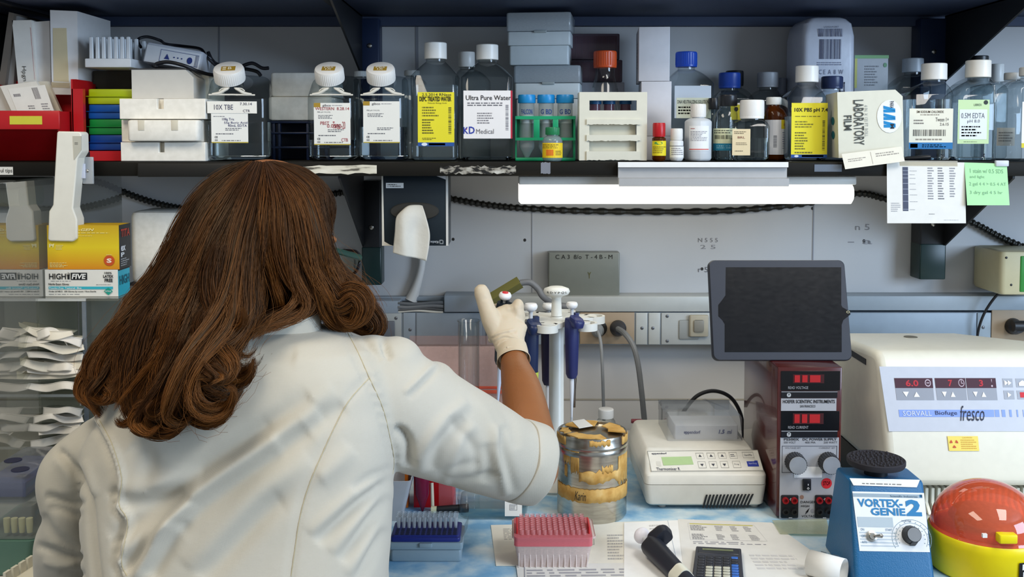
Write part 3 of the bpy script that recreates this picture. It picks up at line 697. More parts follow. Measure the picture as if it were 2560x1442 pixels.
# comb rack with pegs
PW = mat('#d9dcdf', .4); t = thing('peg_rack', 'white rack of upright pegs on top of the stack, left of the grey device', 'rack', (0, 0, 0))
d = 1.80; mb = MB(); mb.T = Matrix.Translation((xx(217, d), d, zz(168, d))) @ Matrix.Rotation(math.radians(-0), 4, 'X')
wv = xx(332, d)-xx(217, d); mb.rbox(0, wv, 0, .15, 0, zz(146, d)-zz(168, d), PW, .002); mb.build('base_plate', t); T0 = mb.T
for j in range(4):
    for i in range(7):
        p = MB(); p.T = T0; cx = .008+i*(wv-.016)/6; cy = .012+j*.038; zt = .020; hh = zz(90, d)-zz(168, d)
        p.rr([(.014, .0035, .0035, .001, cx, cy), (hh-.001, .003, .003, .001, cx, cy), (hh, .002, .002, .001, cx, cy)], PW, k=1); p.build('peg', t)
t = thing('support_box', 'dark carton hidden behind the racks under the peg rack', 'box', (0, 0, 0)); mb = MB(); a, b = xx(228, 1.87), xx(325, 1.87)
mb.rbox(a, b, 1.885, 2.02, SH+.0005, zz(168, 1.80)-.0006, mat('#3a352c', .7), .002); mb.build('box_body', t)
# grey boxes and styrofoam racks
FOAM = node_mat('foam', lambda nt, N, L, p: (ramp_noise(nt, N, L, p, 90, [(.3, '#e9e4d8'), (.7, '#f6f1e6')]), p.inputs['Roughness'].__setattr__('default_value', .9)))
t = thing('card_box', 'plain cream box on top of the styrofoam racks', 'box', (0, 0, 0)); mb = MB()
d = 1.79; zft = zz(245.5, 1.765); rbx(mb, 332, 487, 174, 240, d, 1.90, mat('#cfcbc2', .7), .0015); mb.T = None
mb = MB(); a, b = xx(333, d), xx(487, d); mb.prism([(a, zft+.0006), (b, zft+.0006), (b, zz(194, d)), (b-.014, zz(174, d)), (a, zz(174, d))], d, 1.90, mat('#cfcbc2', .7)); mb.build('box_body', t)
mb = MB(); mb.box(a-.004, b-.012, d-.001, 1.90, zz(174, d), zz(171, d), mat('#3e3c3c', .6)); mb.build('lid', t)
t = thing('card_box', 'cream box behind and right of the plain cream box, above the foam', 'box', (0, 0, 0)); mb = MB(); mb.rbox(xx(489, 1.86), xx(526, 1.86), 1.86, 1.96, zft+.0006, zz(181, 1.86), mat('#d2cab6', .7), .002); mb.build('box_body', t)
def foamrack(label, x0, x1, y0, y1, d, notches, ndep):
    t = thing('foam_rack', label, 'foam rack', (0, 0, 0)); a, b = xx(x0, d), xx(x1, d); z0 = zz(y1, d)+.0004 if y1 < 400 else SH+.0006; z1 = zz(y0, d)-.0002
    pts = [(a, z0)]
    segs = sorted(notches); top = [n for n in segs if n[2] == 't']
    pts = [(a, z0), (b, z0), (b, z1)]
    for n in sorted(top, key=lambda n: -n[0]):
        xb_, xa_ = xx(n[1], d), xx(n[0], d); zn = z1-ndep; pts += [(xb_, z1), (xb_, zn), (xa_, zn), (xa_, z1)]
    pts.append((a, z1)); mb = MB(); mb.prism(pts, d+.004, d+.02, FOAM); mb.rbox(a, b, d+.0195, d+.17, z0, z1, FOAM, .004)
    o = mb.build('foam_body', t, smooth=20); bv = o.modifiers.new('b', 'BEVEL'); bv.width = .002; bv.segments = 2; bv.limit_method = 'ANGLE'
    return t
foamrack('top white foam rack with a single notch, under the cream box', 299, 514, 246, 298, 1.76, [(393, 409, 't')], .018)
t = foamrack('middle white foam rack, protruding front with two faint notches', 303, 508, 299, 355, 1.775, [], 0)
mb = MB(); d = 1.748; rbx(mb, 317, 496, 299.5, 353, d, 1.779, FOAM, .006); mb.build('front_block', t)
mb = MB(); rbx(mb, 345, 361, 300, 326, d-.0008, d+.002, mat('#d8cfba', .9), .0005); mb.build('notch', t)
mb = MB(); rbx(mb, 428, 445, 300, 326, d-.0008, d+.002, mat('#d8cfba', .9), .0005); mb.build('notch', t)
foamrack('bottom white foam rack with a single notch, standing on the shelf', 300, 512, 355, 402, 1.76, [(395, 409, 't')], .018)
# grey device with cables
t = thing('power_adapter', 'tilted grey white device with blue triangle symbols on the boxes', 'device', (0, 0, 0))
d = 1.84; c = W(437, 140, d); R_ = Matrix.Translation(c) @ Matrix.Rotation(math.radians(10), 4, 'Y') @ Matrix.Rotation(math.radians(-8), 4, 'X')
w2 = .053; mb = MB(); mb.T = R_; mb.rbox(-w2, w2, -.01, .05, -.022, .016, mat('#b9bcc4', .4), .006); mb.build('case', t)
mb = MB(); mb.T = R_; mb.rbox(-w2+.004, w2-.002, -.0125, -.009, -.021, .0105, mat('#d6d8dc', .4), .001)
f0 = flatmap(-.022, .048, -.016, .006, 0); f = lambda u, v, o=0: tuple(R_ @ Vector((f0(u, v)[0], -.0130-o, f0(u, v)[2])))
mb.T = None; prnt(mb, f, [('g', 0, 0, 1, 1, '#4a5a8c', .01, .03), ('c', .78, .55, .07, .28, '#1c3378'), ('c', .37, .5, .02, .06, '#27407f'), ('c', .47, .5, .02, .06, '#27407f'), ('c', .57, .5, .02, .06, '#27407f'), ('r', .92, .05, .97, .95, '#8f94a3')])
poly(mb, f, [(.18, .3), (.12, .75), (.26, .75)], '#1c3378'); mb.build('front_panel', t)
BLK = mat('#14141a', .45)
def cable(label, pts, r, m=BLK, name='black_cable', n=10, seg=8, cat='cable'):
    return tag(MB().tube(smooth_path([W(*p) for p in pts], seg), r, m, n).build(name), label, cat)
cable('black cord looping over the grey device on the boxes', [(352, 118, 1.86), (345, 99, 1.88), (368, 92, 1.89), (400, 101, 1.90), (415, 110, 1.93), (455, 115, 1.94), (500, 122, 1.90), (515, 140, 1.86), (535, 160, 1.86), (552, 172, 1.86)], .0028)
cable('black cord running from the cream box behind the first buffer bottle', [(390, 168, 1.80), (391, 160, 1.80), (420, 155, 1.80), (460, 164, 1.80), (500, 180, 1.82), (540, 188, 1.86), (580, 180, 1.92), (600, 168, 1.92), (630, 158, 1.92), (655, 170, 1.92), (672, 170, 1.92)], .0034)
cable('short black cord end hanging behind the first buffer bottle', [(520, 130, 1.9), (530, 150, 1.9), (548, 162, 1.93), (600, 170, 1.94), (640, 178, 1.94), (652, 190, 1.94)], .0035)
# foam block, blue rack
t = thing('foam_block', 'upper white foam block behind the buffer bottles', 'foam block', (0, 0, 0)); mb = MB(); rbx(mb, 676, 830, 181, 241, 1.90, 2.03, FOAM, .006); mb.build('foam_body', t)
t = thing('foam_block', 'lower white foam block behind the buffer bottles', 'foam block', (0, 0, 0)); mb = MB(); rbx(mb, 670, 830, 241.5, 301, 1.895, 2.03, FOAM, .006); mb.build('foam_body', t)
DB = mat('#12213f', .4); t = thing('wire_rack', 'dark blue tube rack under the white foam blocks', 'rack', (0, 0, 0)); d = 1.90
for i, (x0, x1, y0, y1, d0, d1) in enumerate(((668, 830, 302, 308, d, d+.12), (668, 830, 330, 335, d, d+.12), (668, 830, 366, 371, d, d+.12))):
    mb = MB(); rbx(mb, x0, x1, y0, y1, d0, d1, DB, .001); mb.build('shelf_plate', t)
for x0 in (680, 694, 765, 818):
    mb = MB(); rbx(mb, x0, x0+8, 302, 400, d+.002, d+.012, DB, .001); mb.build('upright', t)
mb = MB(); rbx(mb, 668, 830, 308, 398, d+.10, d+.11, mat('#0e1730', .5), .001); mb.build('back_plate', t)
# blue edge bits behind first bottle
# --- tip boxes stack, middle
LG = mat('#c6cfd2', .4); LIDM = clear('#e6ecf0', .8, .8, .5, '#cbd4da', .15)
def tipbox(label, x0, x1, ylid, ysplit, yband, ybot, d, dep, skew, latch):
    t = thing('tip_box', label, 'tip box', (xx((x0+x1)/2, d), d, 0), skew); a = xx(x0, d)-t.location.x; b = -a
    z = lambda y: zz(y, d)
    zb_ = max(z(ybot), SH+.0006)
    mb = MB(); mb.rbox(a+.003, b-.003, .002, dep-.002, zb_, z(yband), LG, .004).rbox(a, b, 0, dep, z(yband), z(ysplit), LG, .004, .001); mb.build('base', t)
    mb = MB(); mb.rbox(a-.002, b+.001, -.001, dep+.001, z(ysplit)+.0005, z(ylid), LIDM, .005); mb.build('lid', t)
    lx = xx(latch, d)-t.location.x; mb = MB(); mb.rbox(lx-.012, lx+.012, -.004, .002, z(ysplit+3), z(ysplit-3), mat('#9aa3a4', .4), .0015); mb.build('latch', t)
    return t
tipbox('lower grey tip box with smoky lid behind the blue capped tubes', 1286, 1449, 163, 208, 246, 402, 1.885, .125, -7, 1370)
tipbox('upper grey tip box with smoky lid on top of the lower one', 1268, 1425, 30, 79, 113, 162.2, 1.885, .115, -7, 1350)
t = thing('tip_box', 'smoky box with dark red racks behind the upper grey tip box', 'tip box', (0, 0, 0))
for k, (y0, y1, x0, x1) in enumerate(((84, 149, 1418, 1549), (149.5, 205, 1418, 1556))):
    mb = MB(); rbx(mb, x0, x1, y0, y1, 1.95, 2.03, clear('#b7a3ac', .6, .6, .35, '#7c6d79', .2), .003); mb.build('case', t)
    mb = MB(); rbx(mb, x0+6, x1-6, y0+6, y1-3, 1.956, 2.024, mat('#7d2338', .5), .002); o = mb.build('rack_insert', t)
    for x in range(x0+22, x1-6, 16):
        mb = MB(); rbx(mb, x, x+2, y0+8, y1-4, 1.953, 1.956, mat('#8e4a5c', .5), .0005); mb.build('divider', o)
t = thing('carton', 'pale carton behind the orange capped flask', 'box', (0, 0, 0)); mb = MB(); rbx(mb, 1452, 1560, 205.6, 400, 1.955, 2.03, mat('#a9a9b2', .6), .002); mb.build('box_body', t)

# --- conical tubes in the green rack
GRN = mat('#169a68', .35); t = thing('tube_rack', 'green rack holding three blue capped conical tubes', 'tube rack', (0, 0, 0)); d = 1.79
gx0, gx1 = 1288, 1439
rb_ = []
for (y0, y1) in ((290, 298), (344, 351)):
    mb = MB(); a, b = xx(gx0, d), xx(gx1, d); z0 = zz(y1, d); z1 = zz(y0, d); n = 24
    cxs = [xx(c, d+.02) for c in (1317, 1365, 1412)]; r = .0158
    # plate with three holes: outline pieces
    ya, yb_ = d, d+.040
    for i, c in enumerate([a]+cxs):
        pass
    def platepart(xl, xr):
        mb.box(xl, xr, ya, yb_, z0, z1, GRN)
    edges = [a]+sum([[c-r, c+r] for c in cxs], [])+[b]
    for i in range(0, len(edges), 2): platepart(edges[i], edges[i+1]) if edges[i+1] > edges[i] else None
    for c in cxs: mb.box(c-r, c+r, ya, ya+.003, z0, z1, GRN).box(c-r, c+r, yb_-.003, yb_, z0, z1, GRN)
    mb.build('rack_plate', t, smooth=0)
mb = MB(); mb.rbox(xx(gx0, d), xx(gx1, d), d, d+.04, SH+.0006, zz(394, d), GRN, .002); mb.build('rack_plate', t)
for (x0, x1) in ((1334, 1349), (1382, 1396)):
    mb = MB(); rbx(mb, x0, x1, 297.5, 344.5, d+.0005, d+.0025, GRN, .0005); mb.build('front_web', t)
for (x0, x1) in ((1288, 1292), (1434, 1439)):
    mb = MB(); mb.box(xx(x0, d), xx(x1, d), d+.010, d+.032, zz(394, d)-.0005, zz(290, d)-.0002, GRN); mb.build('side_web', t)
mb = MB(); mb.box(xx(1292, d+.039), xx(1434, d+.039), d+.0385, d+.0405, zz(344, d), zz(297, d), GRN); mb.build('back_web', t)
TB = clear('#eef2f2', .8, .5, .22, '#dfe6e8', .1)
for i, c in enumerate((1317, 1365, 1412)):
    dc = d+.02; x = xx(c, dc); r = .0136; zc = zz(258, dc); zt = zz(237, dc)
    t = thing('conical_tube', ['leftmost blue capped conical tube in the green rack', 'middle blue capped conical tube in the green rack', 'rightmost blue capped conical tube in the green rack'][i], 'tube', (x, dc, SH+.006), group=None)
    H = zc-SH-.006
    MB().lathe([(.003, 0), (.004, .001), (r*.98, .018), (r, .020), (r, H), (r*1.03, H+.0005), (r*1.0, H+.008)], TB, 28).build('tube_body', t, smooth=50)
    MB().lathe([(r*1.14, H), (r*1.18, H+.001), (r*1.16, H+(zt-zc)-.002), (r*1.1, H+zt-zc)], mat('#1a86c4', .35), 48, ridge=.025).build('cap', t, smooth=30)
    f = cylmap(r+.0004, -.75, .75, H-.020, H-.011); mb = MB(); prnt(mb, f, [('t', 0, 0, 1, 1, 'FALCON' if i == 0 else 'G BD', '#1b3c7a', .02)], True); mb.build('print', t, smooth=0)
    MB().lathe([(r*.93, H-.036), (r*.93, H-.022)], mat('#d9dcd6', .6), 24).build('content', t)

bottle('reagent_bottle', 'small green capped bottle with orange and yellow label before the rack', 1356, 1406, 1.735, .035, 318, 337, 352, (1363, 1398), capc='#1d7a4a', shape='round', wall=clear('#d5dde0', .8, .5, .3, '#c4cdd2', .1), ridge=.03,
       lab=(1355, 357, 1406, 394, '#ecc81a', [('r', .25, .45, .52, .85, '#e07a1c'), ('m', .05, .08, .95, .38, 3, '#7a6a1c'), ('m', .6, .5, .95, .85, 3, '#7a6a1c')]), z0=SH)
# blue-black base of that bottle is its dark content
bottle('flask', 'small glass flask with orange cap behind the cream rack', 1466, 1557, 1.835, .09, 128, 170, 300, (1483, 1540), capc='#d4501c', shape='round', wall=GLASS, ridge=.03, round_sh=.25, neckw=.82, cat='flask')

# --- cream slotted rack
CRM = mat('#dcd8c6', .45); t = thing('slotted_rack', 'cream plastic rack with a slot window, standing before the flask', 'rack', (0, 0, 0)); d = 1.765
def rbp(x0, x1, y0, y1, d0, d1, name, m=CRM, r=.0015):
    mb = MB(); rbx(mb, x0, x1, y0, y1, d0, d1, m, r); return mb.build(name, t)
mb = MB(); X = lambda p: xx(p, d); Z = lambda p: zz(p, d)
for q in ((1448, 1473, 230, 401), (1591, 1617, 230, 401), (1473, 1591, 230, 251), (1473, 1591, 276, 298)): mb.box(X(q[0]), X(q[1]), d, d+.004, max(Z(q[3]), SH+.0006), Z(q[2]), CRM)
mb.build('front_frame', t)
rbp(1448, 1452, 230, 400, d+.004, d+.05, 'side_panel'); rbp(1613, 1617, 230, 400, d+.004, d+.05, 'side_panel'); rbp(1450, 1615, 230, 234, d+.004, d+.05, 'top_panel')
mb = MB(); mb.box(X(1473), X(1591), d+.012, d+.014, SH+.001, Z(298), mat('#cfcbb8', .5)); mb.build('back_panel', t)
for (y0, y1) in ((298, 311), (337, 352), (378, 400)):
    rnd = random.Random(y0); mb = MB(); P = []; n = 30
    for i in range(n+1):
        x = X(1466)+(X(1600)-X(1466))*i/n; P.append((x, Z(y1)+.0008*rnd.uniform(-1, 1)))
    P += [(X(1600), Z(y0)), (X(1466), Z(y0))]
    mb.prism(P, d-.003, d+.01, CRM); mb.build('ledge', t, smooth=0)
for i, (c, l) in enumerate(((1487, 'leftmost'), (1522, 'middle'), (1563, 'rightmost'))):
    dc = d+.033; x = xx(c, dc); tt = thing('capped_tube', '%s blue capped tube seen through the slot of the cream rack' % l, 'tube', (x, dc, SH+.001))
    MB().lathe([(.004, 0), (.0095, .02), (.0095, zz(262, dc)-SH)], clear('#d9b9c0', .7, .5, .3, '#9d6d80'), 24).build('tube_body', tt)
    MB().lathe([(.0115, zz(262, dc)-SH), (.0115, zz(252, dc)-SH-.001)], mat('#1c5f93', .4), 32, ridge=.03).build('cap', tt)

# tall white cartons
def carton(label, x0, x1, y0, y1, d, dep, rot, c='#e4e0e2', side=None):
    ta = thing('carton', label, 'box', (xx((x0+x1)/2, d), d, 0), rot); a = (xx(x1, d)-xx(x0, d))/2
    mb = MB(); mb.rbox(-a, a, 0, dep, max(zz(y1, d)+.0002, SH+.0006), zz(y0, d), mat(c, .65), .0012); mb.build('box_body', ta); return ta
c1 = carton('upper tall white carton of the stack right of the cream rack', 1595, 1672, 67, 203, 1.86, .12, -5)
mb = MB(); f0 = None; a = (xx(1672, 1.86)-xx(1595, 1.86))/2
fm = lambda u, v, o=0: (-a-.0005-o, .10-.085*u, zz(90, 1.86)+(zz(190, 1.86)-zz(90, 1.86))*v)
prnt(mb, fm, [('m', .35, .1, .8, .8, 9, '#a8a29c')]); mb.build('print', c1, smooth=0)
carton('middle white carton of the stack right of the cream rack', 1602, 1677, 203.5, 340, 1.86, .12, -5)
carton('bottom grey white carton of the stack, behind the red capped vial', 1600, 1679, 340.5, 402, 1.86, .12, -5, '#cfcdcf')

# --- small vials and bottles, right of the cream rack
AMB = mat('#5a2c0a', .12, trans=.35, ior=1.3); MILK = mat('#dcdcda', .45)
bottle('vial', 'small amber vial with red cap and yellow label', 1630, 1664, 1.745, .024, 307, 342, 346, (1632, 1663), capc='#b8141c', shape='round', wall=AMB, ridge=.02, neckw=.75,
       lab=(1629, 352, 1665, 389, '#e6d21a', [('c', .42, .15, .22, .10, '#4e9a4a'), ('m', .1, .35, .9, .85, 4, '#8a7d1c')]), cat='vial')
bottle('vial', 'small white vial with grey white cap beside the red capped vial', 1674, 1708, 1.745, .024, 321, 350, 354, (1676, 1706), capc='#e2dfd9', shape='round', wall=MILK, ridge=.03, neckw=.85,
       lab=(1673, 364, 1708, 394, '#eceae4', [('m', .15, .15, .9, .8, 4, '#9a989c'), ('r', 0, 0, 1, .05, '#55555c')]), cat='vial')
bottle('reagent_bottle', 'white plastic bottle with small printed label between the vials', 1711, 1778, 1.765, .045, 260, 293, 305, (1726, 1764), capc='#e6e1da', shape='round', wall=mat('#cfd2d4', .4), ridge=.03,
       lab=(1719, 315, 1766, 376, '#ecebe8', [('r', .02, .93, .98, .965, '#d2483c'), ('m', .08, .08, .3, .14, 1, '#b05050'), ('m', .08, .2, .9, .62, 7, '#9c9aa0')]))
bottle('square_bottle', 'large clear bottle with bright blue cap behind the white plastic bottle', 1676, 1786, 1.865, .09, 130, 168, 212, (1687, 1740), capc='#1548b4', ridge=.025, round_sh=.4, neckw=.8,
       lab=(1685, 215, 1776, 296, '#c9d2dc', [('r', .05, .37, 1, 1, '#dfe3cc'), ('t', .08, .44, .93, .55, 'DNA NEUTRALIZING SOLUTION', '#3a3f42', .01), ('m', .1, .62, .6, .9, 3, '#9aa29c')]))
bottle('square_bottle', 'clear bottle with darker blue cap behind the black capped jar', 1786, 1882, 1.88, .085, 182, 221, 260, (1797, 1850), capc='#1745a8', ridge=.02, round_sh=.4,
       lab=(1825, 262, 1850, 300, '#d8cf3a', [('c', .55, .3, .2, .15, '#22221c')]))
bottle('square_bottle', 'clear bottle with black cap behind the darker blue capped bottle', 1800, 1885, 1.965, .06, 177, 215, 250, (1812, 1856), capc='#15171c', ridge=.02)
bottle('reagent_bottle', 'clear jar with black cap and teal edged label', 1781, 1842, 1.78, .05, 237, 265, 300, (1795, 1841), capc='#1b1c20', shape='round', wall=GLASS, ridge=.02, liq=330, liqm=LIQ,
       lab=(1781, 321, 1838, 376, '#dfe0b8', [('r', 0, .68, 1, 1, '#1f7f9c'), ('b', .12, .30, .92, .48, '#4a4c40'), ('m', .08, .05, .9, .25, 2, '#6a6c5a'), ('m', .2, .75, .9, .92, 2, '#9cc8d4')]))
bottle('reagent_bottle', 'dark capped clear jar peeking out left of the teal labelled jar', 1766, 1800, 1.84, .04, 245, 273, 292, (1771, 1797), capc='#1d1e22', shape='round', wall=GLASS, ridge=.02)
bottle('reagent_bottle', 'clear jar with wide white cap and small beige label', 1832, 1926, 1.755, .05, 250, 297, 318, (1849, 1908), capc='#efece6', wall=PET, ridge=.02, liq=345, neckw=.9,
       lab=(1830, 323, 1875, 389, '#e3cfa6', [('m', .1, .08, .9, .2, 2, '#6d6048'), ('t', .3, .28, .7, .36, 'BRL', '#8c5a4a'), ('m', .2, .5, .85, .62, 2, '#8a7c62'), ('m', .15, .8, .8, .87, 1, '#8a7c62')]))
bottle('amber_bottle', 'amber bottle with white cap and yellow cornered label', 1909, 1968, 1.80, .05, 243, 262, 300, (1914, 1951), capc='#efeee8', shape='round', wall=AMB, ridge=.02, neckw=.85,
       lab=(1909, 300, 1967, 386, '#ebe9ea', [('r', .58, 0, 1, .26, '#ecd327'), ('c', .72, .14, .06, .05, '#c8452c'), ('b', .35, .45, .45, .8, '#777880', 1), ('m', .62, .34, .96, .85, 8, '#8f93a8')]))
bottle('square_bottle', 'clear bottle with translucent cap behind the amber bottle', 1880, 1955, 1.93, .07, 181, 219, 255, (1891, 1943), capc='#9ea1a6', ridge=.02, capm=mat('#a3a6ab', .4))
bottle('square_bottle', 'clear bottle with small translucent cap near the wall behind the amber bottle', 1928, 1966, 1.985, .05, 195, 235, 262, (1942, 1963), capc='#8f93a0', ridge=0)
pbs = [('r', 0, .94, 1, 1, '#24509a'), ('c', .15, .97, .06, .02, '#dfe6ef'), ('r', .3, .95, .9, .985, '#7d9bcb'), ('t', .08, .09, 1.0, .18, '10X PBS pH 7.4', '#1a1a12', .02), ('m', .1, .23, .98, .26, 1, '#7a7420'),
       ('m', .1, .32, .65, .46, 3, '#807a22'), ('m', .1, .52, .5, .86, 7, '#6c6720'), ('b', .86, .32, .93, .86, '#5a561c', 1), ('m', .1, .88, .6, .93, 1, '#6c6720')]
bottle('square_bottle', 'square clear bottle with yellow 10X PBS pH 7.4 label', 1971, 2068, 1.77, .075, 165, 206, 246, (1986, 2042), capc='#dfdeda', ridge=0, round_sh=.15, liq=292, lab=(1977, 258, 2067, 395, YEL, pbs))
bottle('square_bottle', 'clear bottle with navy cap behind the laboratory film box', 2046, 2110, 1.838, .056, 191, 222, 250, (2051, 2103), capc='#1a2a52', ridge=.02)
# plastic wrapped pack
t = thing('wrapped_pack', 'tall plastic wrapped white pack with two barcodes', 'package', (0, 0, 0)); d = 1.90; mb = MB()
a, b = xx(2003, d), xx(2134, d); zt = zz(41, d); hx = (b-a)/2; cx = (a+b)/2
mb.rr([(SH+.0006, hx, .06, .012, cx, d+.06), (SH+.01, hx+.002, .061, .012, cx, d+.06), (zz(240, d), hx, .06, .010, cx, d+.06), (zz(90, d), hx, .06, .012, cx, d+.06), (zt-.012, hx-.004, .057, .014, cx, d+.06), (zt-.003, hx-.012, .05, .014, cx, d+.06), (zt, hx-.02, .045, .012, cx, d+.06)], mat('#c6cad6', .35, bump=.3, bsc=40)); mb.build('wrapper', t)
mb = MB(); f = flatmap(xx(2035, d), xx(2110, d), zz(230, d), zz(65, d), d-.0012); f1 = lambda u, v, o=0: (f(u, v)[0], d-.0006-o, f(u, v)[2])
prnt(mb, f1, [('b', .08, .04, .88, .16, '#444a66'), ('b', .12, .20, .84, .50, '#444a66'), ('t', .25, .0, .75, .03, 'LQ5260 REF', '#5a6078'), ('m', .05, .54, .98, .60, 2, '#7d8296'), ('t', .12, .66, .92, .73, 'C E  A  8  W', '#6f748a'), ('g', .80, .85, .98, 1.0, '#5a6078', .03, .02)]); mb.build('print', t, smooth=0)
c2 = carton('pale carton with green top stripe behind the film box', 2133, 2216, 138, 402, 1.96, .06, 0, '#cdd0d4')
mb = MB(); fm = lambda u, v, o=0: (-.033+.066*u, -.0006-o, zz(138, 1.96)+(zz(220, 1.96)-zz(138, 1.96))*v)
prnt(mb, fm, [('r', 0, 0, 1, .1, '#8fc08a'), ('r', 0, .1, .07, 1, '#d9d77c'), ('c', .9, .3, .05, .07, '#7fb08a'), ('m', .3, .3, .75, .95, 8, '#9c9fa6')]); mb.build('print', c2, smooth=0)
# laboratory film box
t = thing('film_box', 'cream box lettered LABORATORY FILM with its flap over the shelf edge', 'box', (xx(2178, 1.722), 1.722, SH), 0)
d = 1.722; R_ = Matrix.Rotation(math.radians(-7), 4, 'Z') @ Matrix.Rotation(math.radians(-2.2), 4, 'Y')
hw = (xx(2255, d)-xx(2098, d))/2; zt = zz(228, d)-SH-.004; CB = mat('#dedccb', .6); mb = MB(); mb.T = Matrix.Translation((0, 0, .005)) @ R_
mb.prism([(-hw, 0.004), (hw, 0.004), (hw, zt-.012), (hw-.012, zt), (-hw, zt)], 0, .105, CB); mb.build('box_body', t); TF = mb.T.copy()
mb = MB(); fq = lambda u, v, o=0: tuple(TF @ Vector((-hw+2*hw*u, -.0005-o, zt*(1-v)+.004)))
prnt(mb, fq, [('t', .24, .16, .40, .82, 'LABORATORY', '#4a4c48', .015, 0, 90), ('t', .09, .38, .21, .60, 'FILM', '#4a4c48', .02, 0, 90), ('t', .41, .24, .46, .70, '4 IN. X 125 FT. ROLL', '#9a9c98', 0, 0, 90), ('c', .79, .42, .19, .24, '#eef0f0'),
    ])
for k in range(6):
    v0 = .26+k*.055; poly(mb, fq, [(.70, v0), (.88, v0+.02 if k % 2 else v0+.05), (.88, v0+.05 if k % 2 else v0+.09), (.70, v0+.045)], '#1487c4', .0008)
prnt(mb, lambda u, v, o=0: fq(u, v, o+.0006), [('t', .80, .20, .86, .30, 'PARA', '#2a2c34', .01, 0, 90), ('t', .80, .53, .86, .60, 'M', '#2a2c34', .01, 0, 90)])
mb.build('print', t, smooth=0)
mb = MB(); fs = lambda u, v, o=0: tuple(TF @ Vector((-hw-.0005-o, .102-.10*u, zt*(1-v)+.004)))
prnt(mb, fs, [('c', .6, .45, .14, .06, '#1a6f7a'), ('c', .6, .66, .14, .06, '#1a6f7a')]); mb.build('side_print', t, smooth=0)
mb = MB(); fl = quadmap(W(2104, 385, 1.7085), W(2254, 366, 1.7085), W(2113, 423, 1.700), W(2262, 403, 1.700))
sheet(mb, fl, mat('#e2dccb', .6)); prnt(mb, fl, [('m', .08, .35, .42, .6, 2, '#9a948a'), ('m', .55, .2, .95, .5, 2, '#9a948a'), ('r', .47, .1, .475, .9, '#8a857a')]); fo = mb.build('flap', t, smooth=0)
fo.matrix_parent_inverse = Matrix.Translation(-t.location)
# right group
nacl = [('r', 0, .84, 1, 1, '#1d6fa8'), ('r', .03, .87, .2, .97, '#c8dce8'), ('t', .16, .05, .78, .11, '5M SODIUM CHLORIDE', '#5a4c3c', .01), ('m', .25, .13, .7, .18, 1, '#8c8272'), ('m', .1, .26, .35, .4, 2, '#77716a'), ('t', .6, .22, .9, .32, 'Tween 1+', '#55504c'), ('t', .7, .35, .9, .42, '2.6.15', '#55504c'),
        ('b', .09, .52, .84, .68, '#4c4a44'), ('m', .15, .73, .8, .8, 1, '#8c8272'), ('m', .3, .88, .9, .97, 2, '#9cc0d8')]
bottle('square_bottle', 'clear bottle with beige sodium chloride label and blue stripe', 2272, 2386, 1.77, .08, 159, 200, 240, (2300, 2361), capc='#e3e0da', ridge=0, round_sh=.3, lab=(2271, 272, 2380, 373, '#e6e0cc', nacl), liq=250)
edta = [('r', .05, .22, .93, .9, '#dfe4e4'), ('c', .88, .06, .07, .05, '#26302c'), ('t', .5, .09, .75, .14, 'LIBREX', '#4a5a48'), ('t', .1, .30, .85, .42, '0.5M EDTA', '#5a5c64'), ('t', .3, .45, .7, .54, 'pH 8.0', '#5a5c64'), ('m', .12, .58, .9, .85, 4, '#7d8080'), ('m', .2, .94, .8, .97, 1, '#6a7a5a')]
bottle('square_bottle', 'clear bottle with pale green EDTA label at the right end', 2392, 2494, 1.765, .075, 151, 194, 245, (2410, 2470), capc='#e8e2d6', ridge=0, round_sh=.3, lab=(2392, 250, 2470, 360, '#c3dba6', edta), liq=258)
bottle('square_bottle', 'clear bottle with translucent cap near the right upper bracket', 2240, 2330, 1.93, .075, 146, 181, 222, (2252, 2303), capc='#a5adb5', ridge=0)
bottle('square_bottle', 'clear bottle with black cap behind the EDTA bottle', 2400, 2490, 1.90, .075, 140, 186, 225, (2418, 2464), capc='#14181c', ridge=0)
bottle('square_bottle', 'white capped clear bottle near the wall right of the EDTA bottle', 2440, 2520, 1.985, .05, 160, 205, 235, (2470, 2503), capc='#dcdcd8', ridge=0)
bottle('square_bottle', 'broad shouldered clear bottle beside the EDTA bottle with white label patch', 2470, 2560, 1.80, .085, 182, 200, 215, (2506, 2546), capc='#d6d5d0', ridge=0, neckw=.9, lab=(2490, 320, 2535, 365, '#c9c3b8', [('m', .1, .2, .9, .8, 4, '#8a8680')]))
bottle('square_bottle', 'rightmost clear bottle with yellow edged label, cut by the frame', 2536, 2640, 1.745, .08, 168, 190, 225, (2545, 2610), capc='#e6e3dc', ridge=0, neckw=.9, lab=(2552, 255, 2630, 370, '#e8e8e2', [('r', 0, .9, .5, 1, '#d9c82c')]))
t = thing('pen', 'black pen lying on the shelf in front of the sodium chloride bottle', 'pen', (0, 0, 0))
a = Vector((xx(2262, 1.745), 1.750, SH+.0045)); b = Vector((xx(2322, 1.745), 1.738, SH+.0085)); MB().tube([a, a.lerp(b, .1), a.lerp(b, .9), b], [.002, .0042, .0042, .003], BLACKP, 12).build('barrel', t)
